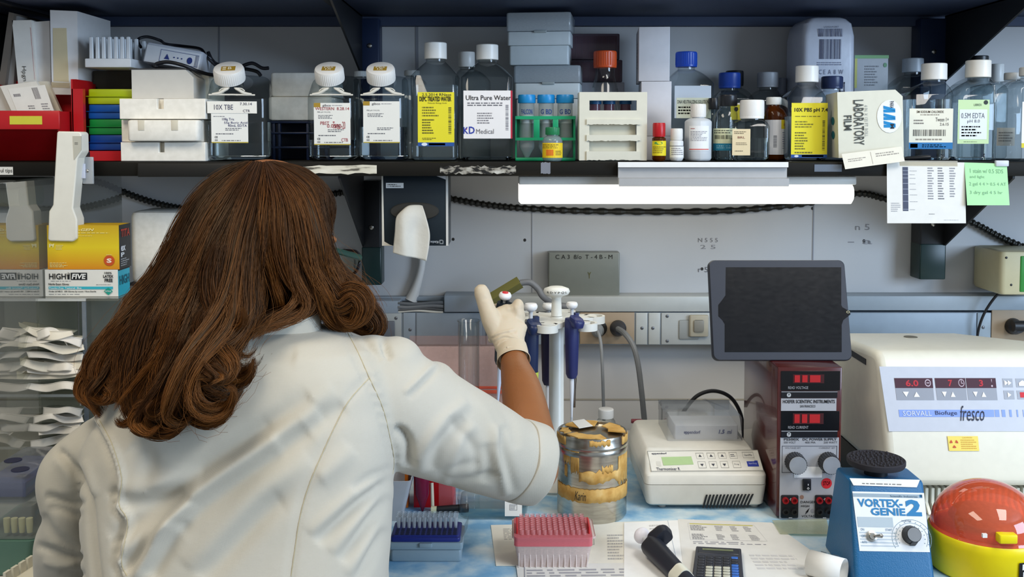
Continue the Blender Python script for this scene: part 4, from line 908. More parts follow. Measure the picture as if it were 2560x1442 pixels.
# --- hanging on the shelf edge
t = thing('paper_chart', 'white paper chart with printed gel lane taped to the shelf edge', 'paper', (0, 0, 0)); d = SHF-.006
f = quadmap(W(2217, 404, d), W(2412, 406, d), W(2218, 558, d-.012), W(2415, 558, d-.012)); mb = MB(); sheet(mb, f, PAPER); its = [('r', .20, .085, .27, .80, '#41475c', .0004)]
for v in (.14, .20, .26, .35, .44, .53, .64, .77): its += [('r', .20, v, .27, v+.006, '#a9b0c0', .0007), ('m', .29, v, .40, v+.018, 1, '#9a9ca4')]
its += [('m', .52, .08, .60, .62, 13, '#8c8e96'), ('m', .65, .08, .73, .62, 13, '#6f727c'), ('m', .80, .08, .88, .58, 12, '#8c8e96'), ('m', .05, .66, .18, .82, 5, '#a8a9ae'), ('m', .53, .84, .63, .86, 1, '#77797f'), ('m', .72, .94, .96, .955, 1, '#a8a9ae')]
prnt(mb, f, its); mb.build('sheet', t, smooth=0)
mb = MB(); f = quadmap(W(2250, 401, d-.001), W(2394, 402, d-.001), W(2250, 415, d-.001), W(2394, 416, d-.001)); sheet(mb, f, clear('#f2efe4', .5, .8, .3, '#e8e4d8')); mb.build('tape', t, smooth=0)
t = thing('sticky_note', 'pale green sticky note with handwriting on the shelf edge', 'note', (0, 0, 0))
f = quadmap(W(2411, 406, d), W(2517, 409, d), W(2418, 513, d-.016), W(2524, 513, d-.016)); mb = MB(); sheet(mb, f, mat('#a9dfa3', .7)); c_ = '#7fae86'
prnt(mb, f, [('t', .12, .14, .9, .24, '1 stain w/ 0.5 SDS', c_), ('t', .1, .3, .45, .38, 'and light', c_), ('t', .08, .46, .95, .56, '2 gel 4 4 > 0.5 4 AT', c_), ('t', .08, .66, .85, .76, '3 dry gel 4 5 hr', c_)]); mb.build('sheet', t, smooth=0)
t = thing('binder_clip', 'small white clip on the shelf edge above the green note', 'clip', (0, 0, 0)); mb = MB(); rbx(mb, 2490, 2523, 401, 416, SHF-.010, SHF-.003, mat('#c9ccd2', .4), .002); mb.build('clip_body', t)
# tissue box
t = thing('tissue_box', 'navy wipes box with oval opening hung under the shelf', 'tissue box', (0, 0, 0)); d = 1.765
a = W(954, 444, d); b = W(1121, 614, d); NV = mat('#1a242b', .35)
mb = MB(); mb.rbox(a.x, b.x, d, d+.075, b.z, lip-.0005, NV, .0015); o = mb.build('box_body', t)
f = quadmap((a.x, d-.0004, lip-.0005), (b.x, d-.0004, lip-.0005), (a.x, d-.0004, b.z), (b.x, d-.0004, b.z)); mb = MB()
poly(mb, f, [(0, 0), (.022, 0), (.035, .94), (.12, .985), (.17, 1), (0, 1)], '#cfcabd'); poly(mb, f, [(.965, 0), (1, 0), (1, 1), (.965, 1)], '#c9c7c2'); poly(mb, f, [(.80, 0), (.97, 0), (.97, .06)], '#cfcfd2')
prnt(mb, f, [('r', .065, .105, .33, .18, '#d5d6d3'), ('m', .09, .12, .30, .165, 2, '#55585c'), ('t', .73, .93, .85, .965, 'Kimbe', '#b9bcc0', .02, 0, 180), ('g', .865, .915, .925, .975, '#8f9498', .012, .012)]); mb.build('print', t, smooth=0)
mb = MB(); cxo = (W(976, 530, d).x+W(1098, 530, d).x)/2; czo = W(0, 528, d).z; ra = (W(1098, 530, d).x-W(976, 530, d).x)/2; rb2 = (W(0, 506, d).z-W(0, 551, d).z)/2
vs = []; n = 40
for i in range(n):
    q = 2*PI*i/n; vs.append((cxo+ra*math.cos(q)*abs(math.cos(q))**-.15 if abs(math.cos(q)) > .01 else cxo, d-.0012, czo+rb2*math.sin(q)))
vs2 = [(cxo+(v[0]-cxo)*.97, d-.0045, czo+(v[2]-czo)*.9) for v in vs]
mb.add(vs+vs2, [(j, i, i+n, j+n) for i in range(n) for j in [(i+1) % n]]+[tuple(range(n, 2*n))], clear('#b9bcb8', .8, .5, .35, '#5d5a54', .1)); mb.build('opening_film', t)
TIS = mat('#cdcac0', .85, bump=.3, bsc=90)
def grid(pts_rows, m, name, par, th=.0006):
    """pts_rows: rows of (px,py,d)"""
    mb = MB(); R_ = [[W(*p) for p in row] for row in pts_rows]; nu = len(R_[0]); nv = len(R_)
    # refine by smooth paths
    rows = [smooth_path(r, 5) for r in R_]; cols = []
    for j in range(len(rows[0])): cols.append(smooth_path([r[j] for r in rows], 5))
    vs = []; fs = []; nc = len(cols); nr = len(cols[0])
    for c in cols:
        for p in c: vs.append(tuple(p))
    for i in range(nc-1):
        for j in range(nr-1): fs.append((i*nr+j, i*nr+j+1, (i+1)*nr+j+1, (i+1)*nr+j))
    mb.add(vs, fs, m); o = mb.build(name, par, smooth=80); s = o.modifiers.new('s', 'SOLIDIFY'); s.thickness = th; return o
tw = thing('tissue', 'white wipe hanging out of the navy box opening', 'tissue', (0, 0, 0))
grid([[(1000, 530, 1.757), (1020, 514, 1.760), (1045, 512, 1.760), (1056, 514, 1.757)],
      [(990, 545, 1.752), (1010, 535, 1.746), (1045, 538, 1.752), (1064, 538, 1.752)],
      [(987, 580, 1.748), (1010, 585, 1.738), (1040, 575, 1.752), (1074, 580, 1.746)],
      [(984, 610, 1.746), (1010, 612, 1.736), (1040, 615, 1.748), (1073, 612, 1.744)],
      [(982, 632, 1.744), (1010, 640, 1.736), (1040, 645, 1.746), (1066, 653, 1.742)]], TIS, 'wipe', tw)
# white pipetting handle with its bracket, left
t = thing('pipette_controller', 'white elongated pipette controller hanging at the shelf edge, left', 'pipette controller', (0, 0, 0)); d = 1.655; HW = mat('#e3dfd2', .4)
def ppoly(mb, pts, d0, d1, m): mb.prism([(W(a, b, d0).x, W(a, b, d0).z) for a, b in pts], d0, d1, m); return mb
mb = MB(); ppoly(mb, [(142, 330), (146, 328), (198, 329), (203, 334), (204, 380), (194, 395), (182, 520), (192, 548), (192, 596), (182, 604), (124, 603), (119, 598), (122, 528), (132, 512), (138, 400)], d, d+.03, HW)
o = mb.build('handle', t, smooth=20); bv = o.modifiers.new('b', 'BEVEL'); bv.width = .004; bv.segments = 3; bv.limit_method = 'ANGLE'
mb = MB(); ppoly(mb, [(182, 340), (203, 340), (203, 375), (185, 400)], d-.0008, d+.001, mat('#b9b5a6', .5)); mb.build('side_face', t)
mb = MB(); f = quadmap(W(187, 355, d-.001), W(197, 355, d-.001), W(187, 362, d-.001), W(197, 362, d-.001)); prnt(mb, f, [('m', 0, 0, 1, 1, 2, '#77746a')]); mb.build('print', t, smooth=0)
t = thing('wall_clip', 'black clip with clear screwed plate beside the pipette controller', 'clip', (0, 0, 0))
mb = MB(); rbx(mb, 188, 212, 378, 462, 1.69, SHF-.004, BLACKP, .003); mb.build('clip_body', t)
mb = MB(); rbx(mb, 204, 233, 392, 460, 1.683, 1.689, clear('#e3e5e6', .9, .7, .6, '#c9ccce'), .002); mb.build('plate', t)
mb = MB(); rbx(mb, 193, 212, 409, 446, 1.678, 1.683, mat('#d6d8e4', .5), .001); mb.build('paper_tab', t)
mb = MB(); c = W(218, 427, 1.683); mb.ball((c.x, c.y, c.z), .003, .002, .003, STEEL, 12, 6); mb.build('screw', t)
# ------------------------------------------------------------------ things on the bench
Z0 = BENCH+.0006
def bd(py): return Bn(1280, py).y
def hitplane(px, py, P, n):
    r = ray(px, py); P = Vector(P); n = Vector(n); return EYE + r*((P-EYE).dot(n)/r.dot(n))
def onplane(P, n):
    n = Vector(n).normalized()
    return lambda x0, y0, x1, y1: quadmap(hitplane(x0, y0, P, n), hitplane(x1, y0, P, n), hitplane(x0, y1, P, n), hitplane(x1, y1, P, n))
def quad4(P, n, a, b, c, d): return quadmap(hitplane(*a, P, n), hitplane(*b, P, n), hitplane(*c, P, n), hitplane(*d, P, n))
# blue absorbent pad
def padm(nt, N, L, p):
    ramp_noise(nt, N, L, p, 22, [(.32, '#74a9d0'), (.46, '#9dc3dc'), (.56, '#bfd6e2'), (.70, '#d6e3e8')], 12, dist=.15); p.inputs['Roughness'].default_value = .75
    tc = N.new('ShaderNodeTexNoise'); tc.inputs['Scale'].default_value = 120; b = N.new('ShaderNodeBump'); b.inputs['Strength'].default_value = .4; b.inputs['Distance'].default_value = .001
    L.new(tc.outputs['Fac'], b.inputs['Height']); L.new(b.outputs[0], p.inputs['Normal'])
PAD = node_mat('absorbent_pad', padm)
a = Bn(880, 1500); mb = MB(); mb.rbox(-.42, .62, 1.325, 1.86, BENCH, BENCH+.0015, PAD, .002, .0005)
tag(mb.build('bench_pad', smooth=0), 'mottled blue absorbent pad spread over the bench', 'mat'); Z0 = BENCH+.0018
def flatsheet(name, label, pts, z, items=None, m=PAPER, cat='paper', par=None, fr=None):
    P = [Bn(px, py, z) for px, py in pts]; mb = MB(); n = len(P)
    mb.add([tuple(p) for p in P]+[(p.x, p.y, p.z-.0003) for p in P], [tuple(range(n))] + [tuple(reversed(range(n, 2*n)))] + [(j, i, i+n, j+n) for i in range(n) for j in [(i+1) % n]], m)
    t = thing(name, label, cat, (0, 0, 0)); mb.build('sheet', t, smooth=0)
    if items:
        q = fr or pts[:4]; f = quadmap(*[Bn(px, py, z) for px, py in q]); mb = MB(); prnt(mb, f, items); o = mb.build('print', t, smooth=0)
    return t
LN = '#8d8c92'
flatsheet('paper', 'sheet of notes under the red tip box', [(1227, 1312), (1640, 1302), (1700, 1360), (1640, 1412), (1240, 1414)][::-1], Z0+.0008, [('g', .30, .15, .62, .55, '#b3b0aa', .004, .01), ('m', .07, .1, .35, .4, 8, '#b9b6b0'), ('m', .7, .3, .8, .9, 9, '#b4b2b0')], mat('#e8e4d6', .7), fr=[(1227, 1312), (1640, 1302), (1240, 1414), (1640, 1412)])
flatsheet('paper', 'printed protocol sheet at the front edge below the red tip box', [(1290, 1411), (1730, 1404), (1760, 1480), (1300, 1480)][::-1], Z0+.0014, [('m', .06, .18, .95, .9, 7, '#a5a4a9'), ('r', .045, 0, .05, 1, '#8d8f98')], fr=[(1290, 1411), (1730, 1404), (1290, 1480), (1760, 1480)])
flatsheet('paper', 'crumpled white sheet under the lying pipette', [(1560, 1306), (1735, 1298), (1800, 1480), (1560, 1480)][::-1], Z0+.0018, [('m', .35, .05, .6, .5, 9, '#c6c4c2'), ('r', .62, 0, .625, 1, '#a9b4c4'), ('r', .78, 0, .785, 1, '#b9c0cc')], mat('#efefed', .7), fr=[(1560, 1306), (1735, 1298), (1560, 1480), (1800, 1480)])
flatsheet('paper', 'printed table sheet with yellow line under the calculator', [(1695, 1297), (1930, 1306), (2062, 1400), (2100, 1480), (1715, 1480)][::-1], Z0+.0022,
          [('r', .10, .06, .78, .075, '#d9d06a'), ('m', .10, .09, .28, .20, 4, '#77767c'), ('m', .36, .09, .45, .20, 4, '#8c8b92'), ('m', .52, .09, .60, .20, 4, '#8c8b92'), ('m', .66, .09, .74, .20, 4, '#8c8b92'),
           ('m', .10, .26, .26, .37, 5, '#77767c'), ('m', .34, .26, .42, .37, 5, '#77767c'), ('m', .48, .26, .56, .37, 5, '#8c8b92'), ('m', .66, .26, .75, .37, 5, '#8c8b92'), ('m', .10, .40, .85, .46, 2, '#a2a1a6'), ('g', .08, .055, .80, .38, '#c3c2c4', .002, .003), ('m', .55, .62, .98, .9, 5, '#cfcdcb')],
          fr=[(1700, 1300), (1925, 1308), (1715, 1440), (2060, 1440)])
flatsheet('plastic_bag', 'thin clear plastic sleeve lying between the power supply and the vortex mixer', [(1930, 1300), (2066, 1296), (2075, 1335), (1950, 1333)][::-1], Z0+.004, None, clear('#eef2e6', 1.0, .8, .35, '#dfe3cf', .1), 'bag')

# --- steel canister
d0 = 1.526; r = .0556; dc = d0+r; xc = xx(1483, dc); x_ = lambda p: W(p, 1200, dc).x
def canm(nt, N, L, p):
    p.inputs['Metallic'].default_value = 1; p.inputs['Roughness'].default_value = .27
    ramp_noise(nt, N, L, p, 30, [(.3, '#a8a39a'), (.7, '#c9c4b8')], 6, stretch=(1, 1, 8))
CAN = node_mat('brushed_steel', canm)
def agedtape(nt, N, L, p):
    ramp_noise(nt, N, L, p, 55, [(.35, '#b98a3e'), (.55, '#cfa45a'), (.75, '#d9b878')], 10); p.inputs['Roughness'].default_value = .75
ATAPE = node_mat('aged_tape', agedtape)
t = thing('steel_canister', 'round steel canister with peeling brown tape and handwritten name', 'canister', (xc, dc, Z0)); H = lambda py, q=dc: W(1483, py, q).z-Z0
hb = H(1105); ht = H(1074)
MB().lathe([(r*.97, 0), (r, .003), (r, hb-.012), (r*1.02, hb-.008), (r*1.02, hb-.003), (r, hb)], CAN, 64).build('canister_body', t, smooth=50)
MB().lathe([(r*1.025, hb+.0006), (r*1.035, hb+.003), (r*1.03, hb+.006), (r*1.01, hb+.008), (r*1.01, ht-.004), (r*.99, ht), (r*.95, ht-.001), (r*.93, ht-.005), (r*.3, ht-.004), (.001, ht-.003)], CAN, 64, cap=(1, 1)).build('lid', t, smooth=50)
tm = MB()
def ringtape(a0, a1, z0, z1, jag, rad=r*1.003, n=40, m=ATAPE, seed=1, mbx=None):
    rnd = random.Random(seed); vs = []; fs = []
    for i in range(n+1):
        a = a0+(a1-a0)*i/n; e0 = z0+rnd.uniform(-jag, jag); e1 = z1+rnd.uniform(-jag, jag)
        for z in (e0, (e0+e1)/2, e1): vs.append((rad*math.sin(a), -rad*math.cos(a), z))
    for i in range(n):
        for j in range(2): q = i*3+j; fs.append((q, q+3, q+4, q+1))
    (mbx or tm).add(vs, fs, m)
ringtape(-1.35, 1.5, H(1258, d0), H(1224, d0), .0012)
tp = tm.build('tape_band', t); o = tp.modifiers.new('s', 'SOLIDIFY'); o.thickness = .0008; o.offset = 1
mb = MB(); prnt(mb, cylmap(r*1.003+.0012, -.58, -.22, H(1256, d0), H(1228, d0)), [('t', .05, .1, .95, .9, 'Karin', '#2a2622', 0, .3)], True); mb.build('handwriting', tp, smooth=0)
for i, (a0, a1, y0, y1, j) in enumerate(((-1.0, -.75, 1130, 1165, .003), (-.72, -.45, 1128, 1185, .004), (-.45, .9, 1178, 1206, .004), (.2, .55, 1168, 1182, .003), (.75, 1.4, 1140, 1215, .005), (-.95, -.85, 1172, 1200, .002))):
    tm = MB(); ringtape(a0, a1, H(y1, d0), H(y0, d0), j, r*1.002, 14, seed=i+5); q = tm.build('tape_residue', t); o = q.modifiers.new('s', 'SOLIDIFY'); o.thickness = .0005; o.offset = 1
for i, (a0, a1, zb) in enumerate(((-1.5, -.9, hb+.004), (-.15, .45, ht-.010), (.9, 1.5, ht-.014), (-3.3, -2.3, ht-.01))):
    tm = MB(); ringtape(a0, a1, zb, ht-.0015, .002, r*1.013, 16, seed=i+20); q = tm.build('tape_residue', t); o = q.modifiers.new('s', 'SOLIDIFY'); o.thickness = .0006; o.offset = 1
rnd = random.Random(4); mb = MB()
for a0, a1, r0, r1 in ((-2.6, -1.2, .55, .95), (-.3, .9, .5, .97), (1.3, 2.6, .45, .95), (2.9, 3.5, .7, .95)):
    P = [(r*(r1 if k < 9 else r0)*rnd.uniform(.9, 1)*math.cos(a0+(a1-a0)*(k if k < 9 else 17-k)/8), r*(r1 if k < 9 else r0)*rnd.uniform(.9, 1)*math.sin(a0+(a1-a0)*(k if k < 9 else 17-k)/8)) for k in range(18)]
    mb.prism(P, ht-.0008, ht+.0008, ATAPE, 'z')
mb.build('lid_tape', t, smooth=0)
mb = MB(); P = [Bn(px, py, Z0+ht+.0016) for px, py in ((1430, 1052), (1460, 1047), (1482, 1064), (1448, 1070))]; f = quadmap(P[0]-t.location, P[1]-t.location, P[3]-t.location, P[2]-t.location); sheet(mb, f, PAPER, th=.0006); mb.build('paper_slip', t, smooth=0)
# small bottle behind
bottle('reagent_bottle', 'small clear bottle with white cap behind the steel canister', 1493, 1543, 1.765, .04, 1021, 1043, 1058, (1499, 1538), capc='#dcdad6', shape='round', wall=GLASS, ridge=.02, neckw=.9, z0=Z0)

# --- mixer with block
t = thing('thermomixer', 'white shaking heater with keypad, green display and clear lidded block', 'mixer', (0, 0, 0)); d = 1.588; WM = mat('#dddad0', .42); WM2 = mat('#d3d0c6', .42)
X = lambda p, q=d: W(p, 1200, q).x; zt = W(1700, 1119, 1.653).z; zf = W(1700, 1187, d).z; zm = W(1700, 1211, d).z; zb = Z0+.006
yb = 1.653+.17
cxm = (X(1612)+X(1918))/2; hxm = (X(1918)-X(1612))/2
mb = MB()
mb.rr([(zb, hxm-.008, (yb-d)/2-.004, .008, cxm, (yb+d)/2+.004), (zb+.004, hxm-.004, (yb-d)/2-.001, .01, cxm, (yb+d)/2+.001), (zm-.001, hxm, (yb-d)/2, .01, cxm, (yb+d)/2)], WM2); mb.build('base', t)
mb = MB(); yf = 1.648; ztb = zt
mb.rr([(zm, hxm-.0003, (yb-d)/2, .01, cxm, (yb+d)/2), (zf-.002, hxm, (yb-d)/2, .01, cxm, (yb+d)/2), (zf+.001, hxm-.001, (yb-d)/2-.001, .01, cxm, (yb+d)/2+.001), (zf+.002+(zt-zf)*.5, hxm-.005, (yb-d)/2-.016, .01, cxm, (yb+d)/2+.016), (zt-.002, hxm-.010, (yb-yf)/2+.001, .01, cxm, (yb+yf)/2-.001), (zt, hxm-.013, (yb-yf)/2-.003, .008, cxm, (yb+yf)/2+.001)], WM, k=4)
mb.build('top_cover', t)
PP = (0, d+.003, zf+.002); PN = Vector((0, -(zt-zf-.004), -(-(yf-d-.003)))).normalized()
op = lambda *a: quadmap(*[hitplane(px, py, PP, PN)+PN*0 for px, py in ((a[0], a[1]), (a[2], a[1]), (a[0], a[3]), (a[2], a[3]))])
fm = quadmap(*[hitplane(px, py, PP, PN) for px, py in ((1618, 1129), (1894, 1126), (1628, 1180), (1909, 1178))])
f = lambda u, v, o=0: fm(u, v, o+.0012)
mb = MB(); sheet(mb, f, mat('#e0ddd3', .45), th=.0012); prnt(mb, f, [('g', 0, 0, 1, 1, '#8f8d86', .004, .02), ('t', .035, .09, .17, .20, 'eppendorf', '#33364a', .02), ('t', .05, .82, .26, .96, 'Thermomixer R', '#45475a', .01), ('r', .06, .35, .10, .75, '#cfccc2')]); 
for x in (.43, .53, .63):
    prnt(mb, f, [('g', x, .12, x+.07, .42, '#a09e98', .003, .02), ('g', x, .54, x+.07, .86, '#a09e98', .003, .02)]); poly(mb, f, [(x+.035, .2), (x+.02, .32), (x+.05, .32)], '#3c3e48', .0006); poly(mb, f, [(x+.035, .78), (x+.02, .66), (x+.05, .66)], '#3c3e48', .0006)
prnt(mb, f, [('g', .73, .10, .80, .42, '#a09e98', .003, .02), ('m', .74, .18, .79, .34, 2, '#5a5c66'), ('g', .74, .54, .81, .86, '#a09e98', .003, .02), ('t', .755, .66, .795, .74, 'Prog', '#5a5c66'), ('g', .85, .10, .95, .40, '#a09e98', .003, .02), ('t', .865, .2, .935, .3, 'Start/Mix', '#5a5c66'),
            ('r', .87, .52, .97, .80, '#2a3aa0'), ('t', .885, .62, .955, .72, 'Start/Stop', '#c9cff0')]); mb.build('keypad', t, smooth=0)
mb = MB(); fd = quadmap(f(.115, .32), f(.385, .30), f(.12, .72), f(.39, .68)); sheet(mb, lambda u, v, o=0: fd(u, v, o+.0008), mat('#a9c48c', .25), th=.0006); mb.build('display', t, smooth=0)
# vent grille on the lower front
mb = MB(); fv = quadmap(W(1757, 1236, d-.0006), W(1881, 1234, d-.0006), W(1755, 1269, d+.0016), W(1872, 1268, d+.0016))
for i in range(14):
    u = i/14; v0 = .0 if 2 < i < 12 else (.0); poly(mb, fv, [(u+.06, v0), (u+.10, v0), (u+.045, 1), (u, 1)], '#1a1b1d', .0006)
mb.build('vent_grille', t, smooth=0)
for px in (1655, 1885):
    mb = MB(); q = W(px, 1270, d+.02); mb.lathe([(.006, Z0), (.007, zb+.001)], mat('#b9b7b0', .5), 14, q.x, q.y); mb.build('foot', t)
# block
mb = MB(); a = 1.70; rbx(mb, 1687, 1845, 1063, 1121, a, a+.09, mat('#dcdde0', .4), .003); o = mb.build('tube_block', t)
mb = MB(); f = flatmap(W(1690, 1066, a).x, W(1842, 1066, a).x, W(0, 1118, a).z, W(0, 1066, a).z, a-.0005)
prnt(mb, f, [('t', .13, .18, .40, .38, 'eppendorf', '#2a3a78', .02), ('t', .70, .14, .80, .34, '1.5', '#2a3a78', .03, .2), ('t', .84, .14, .92, .34, 'ml', '#2a3a78', .01, .2)]); mb.build('print', o, smooth=0)
mb = MB(); LC = clear('#eef0f2', 1.0, .6, .14, '#c9ccd2', .05); A0 = 1.69; A1 = A0+.11
g = lambda px, py, q: W(px, py, q)
zl0 = W(0, 1120, A0).z; zl1 = W(0, 1040, A0).z
L0, R0_ = W(1669, 1060, A0).x, W(1857, 1060, A0).x
mb.rr([(zl0, (R0_-L0)/2, (A1-A0)/2, .004, (L0+R0_)/2, (A0+A1)/2), (zl1-.004, (R0_-L0)/2, (A1-A0)/2, .004, (L0+R0_)/2, (A0+A1)/2), (zl1, (R0_-L0)/2-.003, (A1-A0)/2-.003, .004, (L0+R0_)/2, (A0+A1)/2)], LC, cap=(0, 1))
mb.build('clear_lid', t)
mb = MB(); zt2 = W(0, 1022, A1).z
for (u0, u1) in ((0, .42), (.62, 1)):
    P = [(L0+(R0_-L0)*u0, zl1), (L0+(R0_-L0)*u1, zl1)]
    P += [(L0+(R0_-L0)*(u1 if u0 == 0 else 1), zl1+.001), (L0+(R0_-L0)*(.38 if u0 == 0 else 1), zt2), (L0+(R0_-L0)*(0 if u0 == 0 else .75), zt2)] if u0 == 0 else [(L0+(R0_-L0)*1, zt2), (L0+(R0_-L0)*.80, zt2), (L0+(R0_-L0)*.66, zl1+.002)]
    mb.prism(P, A1-.004, A1-.001, LC)
mb.build('lid_tab', t, smooth=0)
cable('black hose arching behind the mixer block to the power supply', [(1690, 1060, 1.835), (1715, 1020, 1.84), (1745, 988, 1.84), (1785, 977, 1.84), (1825, 992, 1.84), (1850, 1030, 1.84), (1858, 1075, 1.84), (1862, 1130, 1.84)], .0036, name='hose', cat='hose')

# --- power supply
t = thing('power_supply', 'dark red power supply with two red digit displays under the tablet', 'power supply', (0, 0, 0)); d = 1.553; DR = mat('#4a1512', .22, coat=.6)
a = W(1947, 924, d); b = W(2098, 1296, d); zt = W(1950, 918, d).z
mb = MB(); mb.rbox(a.x-.0015, b.x+.001, d, d+.225, Z0+.004, zt, DR, .002); mb.build('case', t)
SIL = mat('#b7b7bb', .4, metal=.3)
def pf(x0, y0, x1, y1, o): q = flatmap(W(x0, 0, d).x, W(x1, 0, d).x, W(0, y1, d).z, W(0, y0, d).z, d-o); return lambda u, v, oo=0: (q(u, v)[0], d-o-oo, q(u, v)[2])
def wx(px): return (px-1280)/F*d/ _FW.y if False else W(px, 1100, d).x
def pfx(x0, y0, x1, y1, o):
    xa, xb = W(x0, (y0+y1)/2, d).x, W(x1, (y0+y1)/2, d).x; za, zb2 = W(0, y0, d).z, W(0, y1, d).z
    return lambda u, v, oo=0: (xa+(xb-xa)*u, d-o-oo, za+(zb2-za)*v)
def panel(name, x0, y0, x1, y1, o, m, items, par=None):
    f = pfx(x0, y0, x1, y1, o); mb = MB(); sheet(mb, f, m, th=o*.98); prnt(mb, f, items); return mb.build(name, par or t, smooth=0)
BP = mat('#101012', .25)
q = panel('voltage_display', 1952, 927, 2099, 975, .002, BP, [('r', .20, .16, .73, .62, '#3a0206'), ('t', .12, .78, .46, .92, 'READ VOLTAGE', '#9a9a9e')])
mb = MB(); ff = pfx(1952, 927, 2099, 975, .003)
RE = mat((.35, .008, .01), .5, nz=0, emit=.12)
for u in (.27, .40, .53, .62):
    for v0, v1 in ((.20, .57),): mb.add([ff(u-.045, v1), ff(u+.045, v1), ff(u+.045, v0), ff(u-.045, v0)], [(0, 1, 2, 3)], RE)
mb.build('digit_window', q, smooth=0)
panel('logo_strip', 1952, 977, 2092, 993, .003, mat('#1c1c20', .3), [('r', 0, 0, 1, .12, '#8c8e92'), ('g', .10, .25, .17, .85, '#c4c6c8', .012, .1), ('t', .115, .35, .155, .75, 'hsi', '#c4c6c8', .02)])
panel('maker_strip', 1952, 995, 2090, 1026, .002, SIL, [('t', .03, .10, .97, .38, 'HOEFER SCIENTIFIC INSTRUMENTS', '#1d1d20', .02), ('t', .34, .52, .62, .72, 'SAN FRANCISCO', '#26262a', .01)])
q = panel('current_display', 1952, 1027, 2097, 1075, .002, BP, [('r', .20, .10, .73, .66, '#3a0206'), ('t', .12, .76, .47, .90, 'READ CURRENT', '#9a9a9e')])
mb = MB(); ff = pfx(1952, 1027, 2097, 1075, .003)
for u in (.27, .40, .53, .62): mb.add([ff(u-.045, .60), ff(u+.045, .60), ff(u+.045, .15), ff(u-.045, .15)], [(0, 1, 2, 3)], RE)
mb.build('digit_window', q, smooth=0)
panel('logo_strip', 1952, 1075, 2092, 1092, .003, mat('#1c1c20', .3), [('r', 0, 0, 1, .12, '#8c8e92'), ('g', .10, .25, .17, .85, '#c4c6c8', .012, .1), ('t', .115, .35, .155, .75, 'hsi', '#c4c6c8', .02)])
fp = panel('front_panel', 1949, 1093, 2095, 1296, .0015, SIL, [('t', .06, .005, .32, .035, 'PS500X', '#2a2a2e', .02), ('t', .38, .005, .96, .035, 'DC POWER SUPPLY', '#2a2a2e', .02), ('t', .06, .045, .26, .07, '500 VOLT', '#3a3a3e'), ('t', .42, .045, .6, .07, '400 MA', '#3a3a3e'), ('t', .74, .045, .97, .07, '200 WATT', '#3a3a3e'),
    ('g', .03, .10, .97, .43, '#4a4a50', .008, .006), ('t', .08, .115, .35, .135, 'VOLTAGE SET', '#6a6a70'), ('t', .66, .115, .94, .135, 'CURRENT SET', '#6a6a70'),
    ('r', .24, .355, .72, .49, '#e6e6e6', .0006), ('b', .36, .39, .62, .46, '#2a2a2e'), ('c', .80, .56, .09, .065, '#c8202a', .0006), ('t', .74, .535, .86, .585, 'STOP', '#f0d6d6', .02),
    ('c', .38, .73, .035, .026, '#8a6a5c'), ('t', .36, .775, .62, .805, 'DANGER', '#26262a', .01), ('t', .37, .825, .51, .853, 'HIGH', '#26262a', .01), ('t', .38, .95, .64, .98, 'VOLTAGE', '#26262a', .01), ('c', .57, .90, .035, .026, '#8a8a90')])
ff = pfx(1949, 1093, 2095, 1296, .0015); mb = MB(); poly(mb, ff, [(.52, .86), (.45, .91), (.50, .905), (.44, .945), (.455, .91), (.485, .912), (.47, .90)], '#26262a', .0006); mb.build('bolt_mark', fp, smooth=0)
for px, nm in ((1986, 'a'), (2069, 'b')):
    c = W(px, 1153, d); mb = MB(); mb.T = Matrix.Translation((c.x, d-.0015, c.z)) @ Matrix.Rotation(PI/2, 4, 'X')
    mb.lathe([(.0162, 0), (.0155, .010), (.0150, .018)], BLACKP, 48, ridge=.05); mb.T = mb.T @ Matrix.Translation((0, 0, .018)); mb.lathe([(.0138, 0), (.0135, .0015)], mat('#d4d4d6', .35, metal=.7, nz=.25, sc=30), 40); mb.T = None; mb.build('knob', t, smooth=30)
mb = MB(); rbx(mb, 2008, 2028, 1198, 1226, d-.005, d-.0015, BLACKP, .001); sw = mb.build('power_switch', t)
mb = MB(); fw = pfx(2008, 1198, 2028, 1226, .0052); prnt(mb, fw, [('r', .45, .30, .55, .45, '#d8d8d8'), ('g', .35, .60, .65, .80, '#d8d8d8', .08, .06)]); mb.build('print', sw, smooth=0)
for x0 in (1953, 2038):
    mb = MB(); rbx(mb, x0, x0+43, 1238, 1295, d-.004, d-.0015, BLACKP, .003); j = mb.build('jack_block', t)
    for i, (ux, uy, c) in enumerate(((10, 12, '#8c1016'), (32, 12, '#8c1016'), (10, 40, '#1a1a1c'), (32, 40, '#1a1a1c'))):
        c0 = W(x0+ux, 1238+uy, d-.004); mb = MB(); mb.T = Matrix.Translation((c0.x, d-.004, c0.z)) @ Matrix.Rotation(PI/2, 4, 'X'); mb.lathe([(.0052, 0), (.0052, .004), (.003, .0042), (.003, .001)], mat(c, .35), 20); mb.T = None; mb.build('jack', j)
    mb = MB(); fj = pfx(x0, 1238, x0+43, 1295, .0042); prnt(mb, fj, [('r', .44, .12, .56, .15, '#d8d8d8'), ('r', .48, .08, .52, .19, '#d8d8d8'), ('r', .4, .92, .6, .95, '#d8d8d8')]); mb.build('print', j, smooth=0)

# --- tablet
t = thing('tablet', 'switched off tablet in a dark case standing on the power supply', 'tablet', (0, 0, 0))
A = W(1783, 901, 1.597); A.z = max(A.z, zt+.0008); B_ = W(2132, 904, 1.597); C_ = W(1789, 650, 1.645); D_ = W(2131, 649, 1.645)
B_.z = A.z; ux = Vector((1, 0, 0)); uv = (C_-A); hh = uv.length; uv.normalize(); uv = Vector((0, uv.y, uv.z)).normalized(); nn = ux.cross(uv)
M_ = Matrix(((1, uv.x, -nn.x, A.x), (0, uv.y, -nn.y, A.y), (0, uv.z, -nn.z, A.z), (0, 0, 0, 1)))
wt = B_.x-A.x; CASE = mat('#2b2f3a', .5)
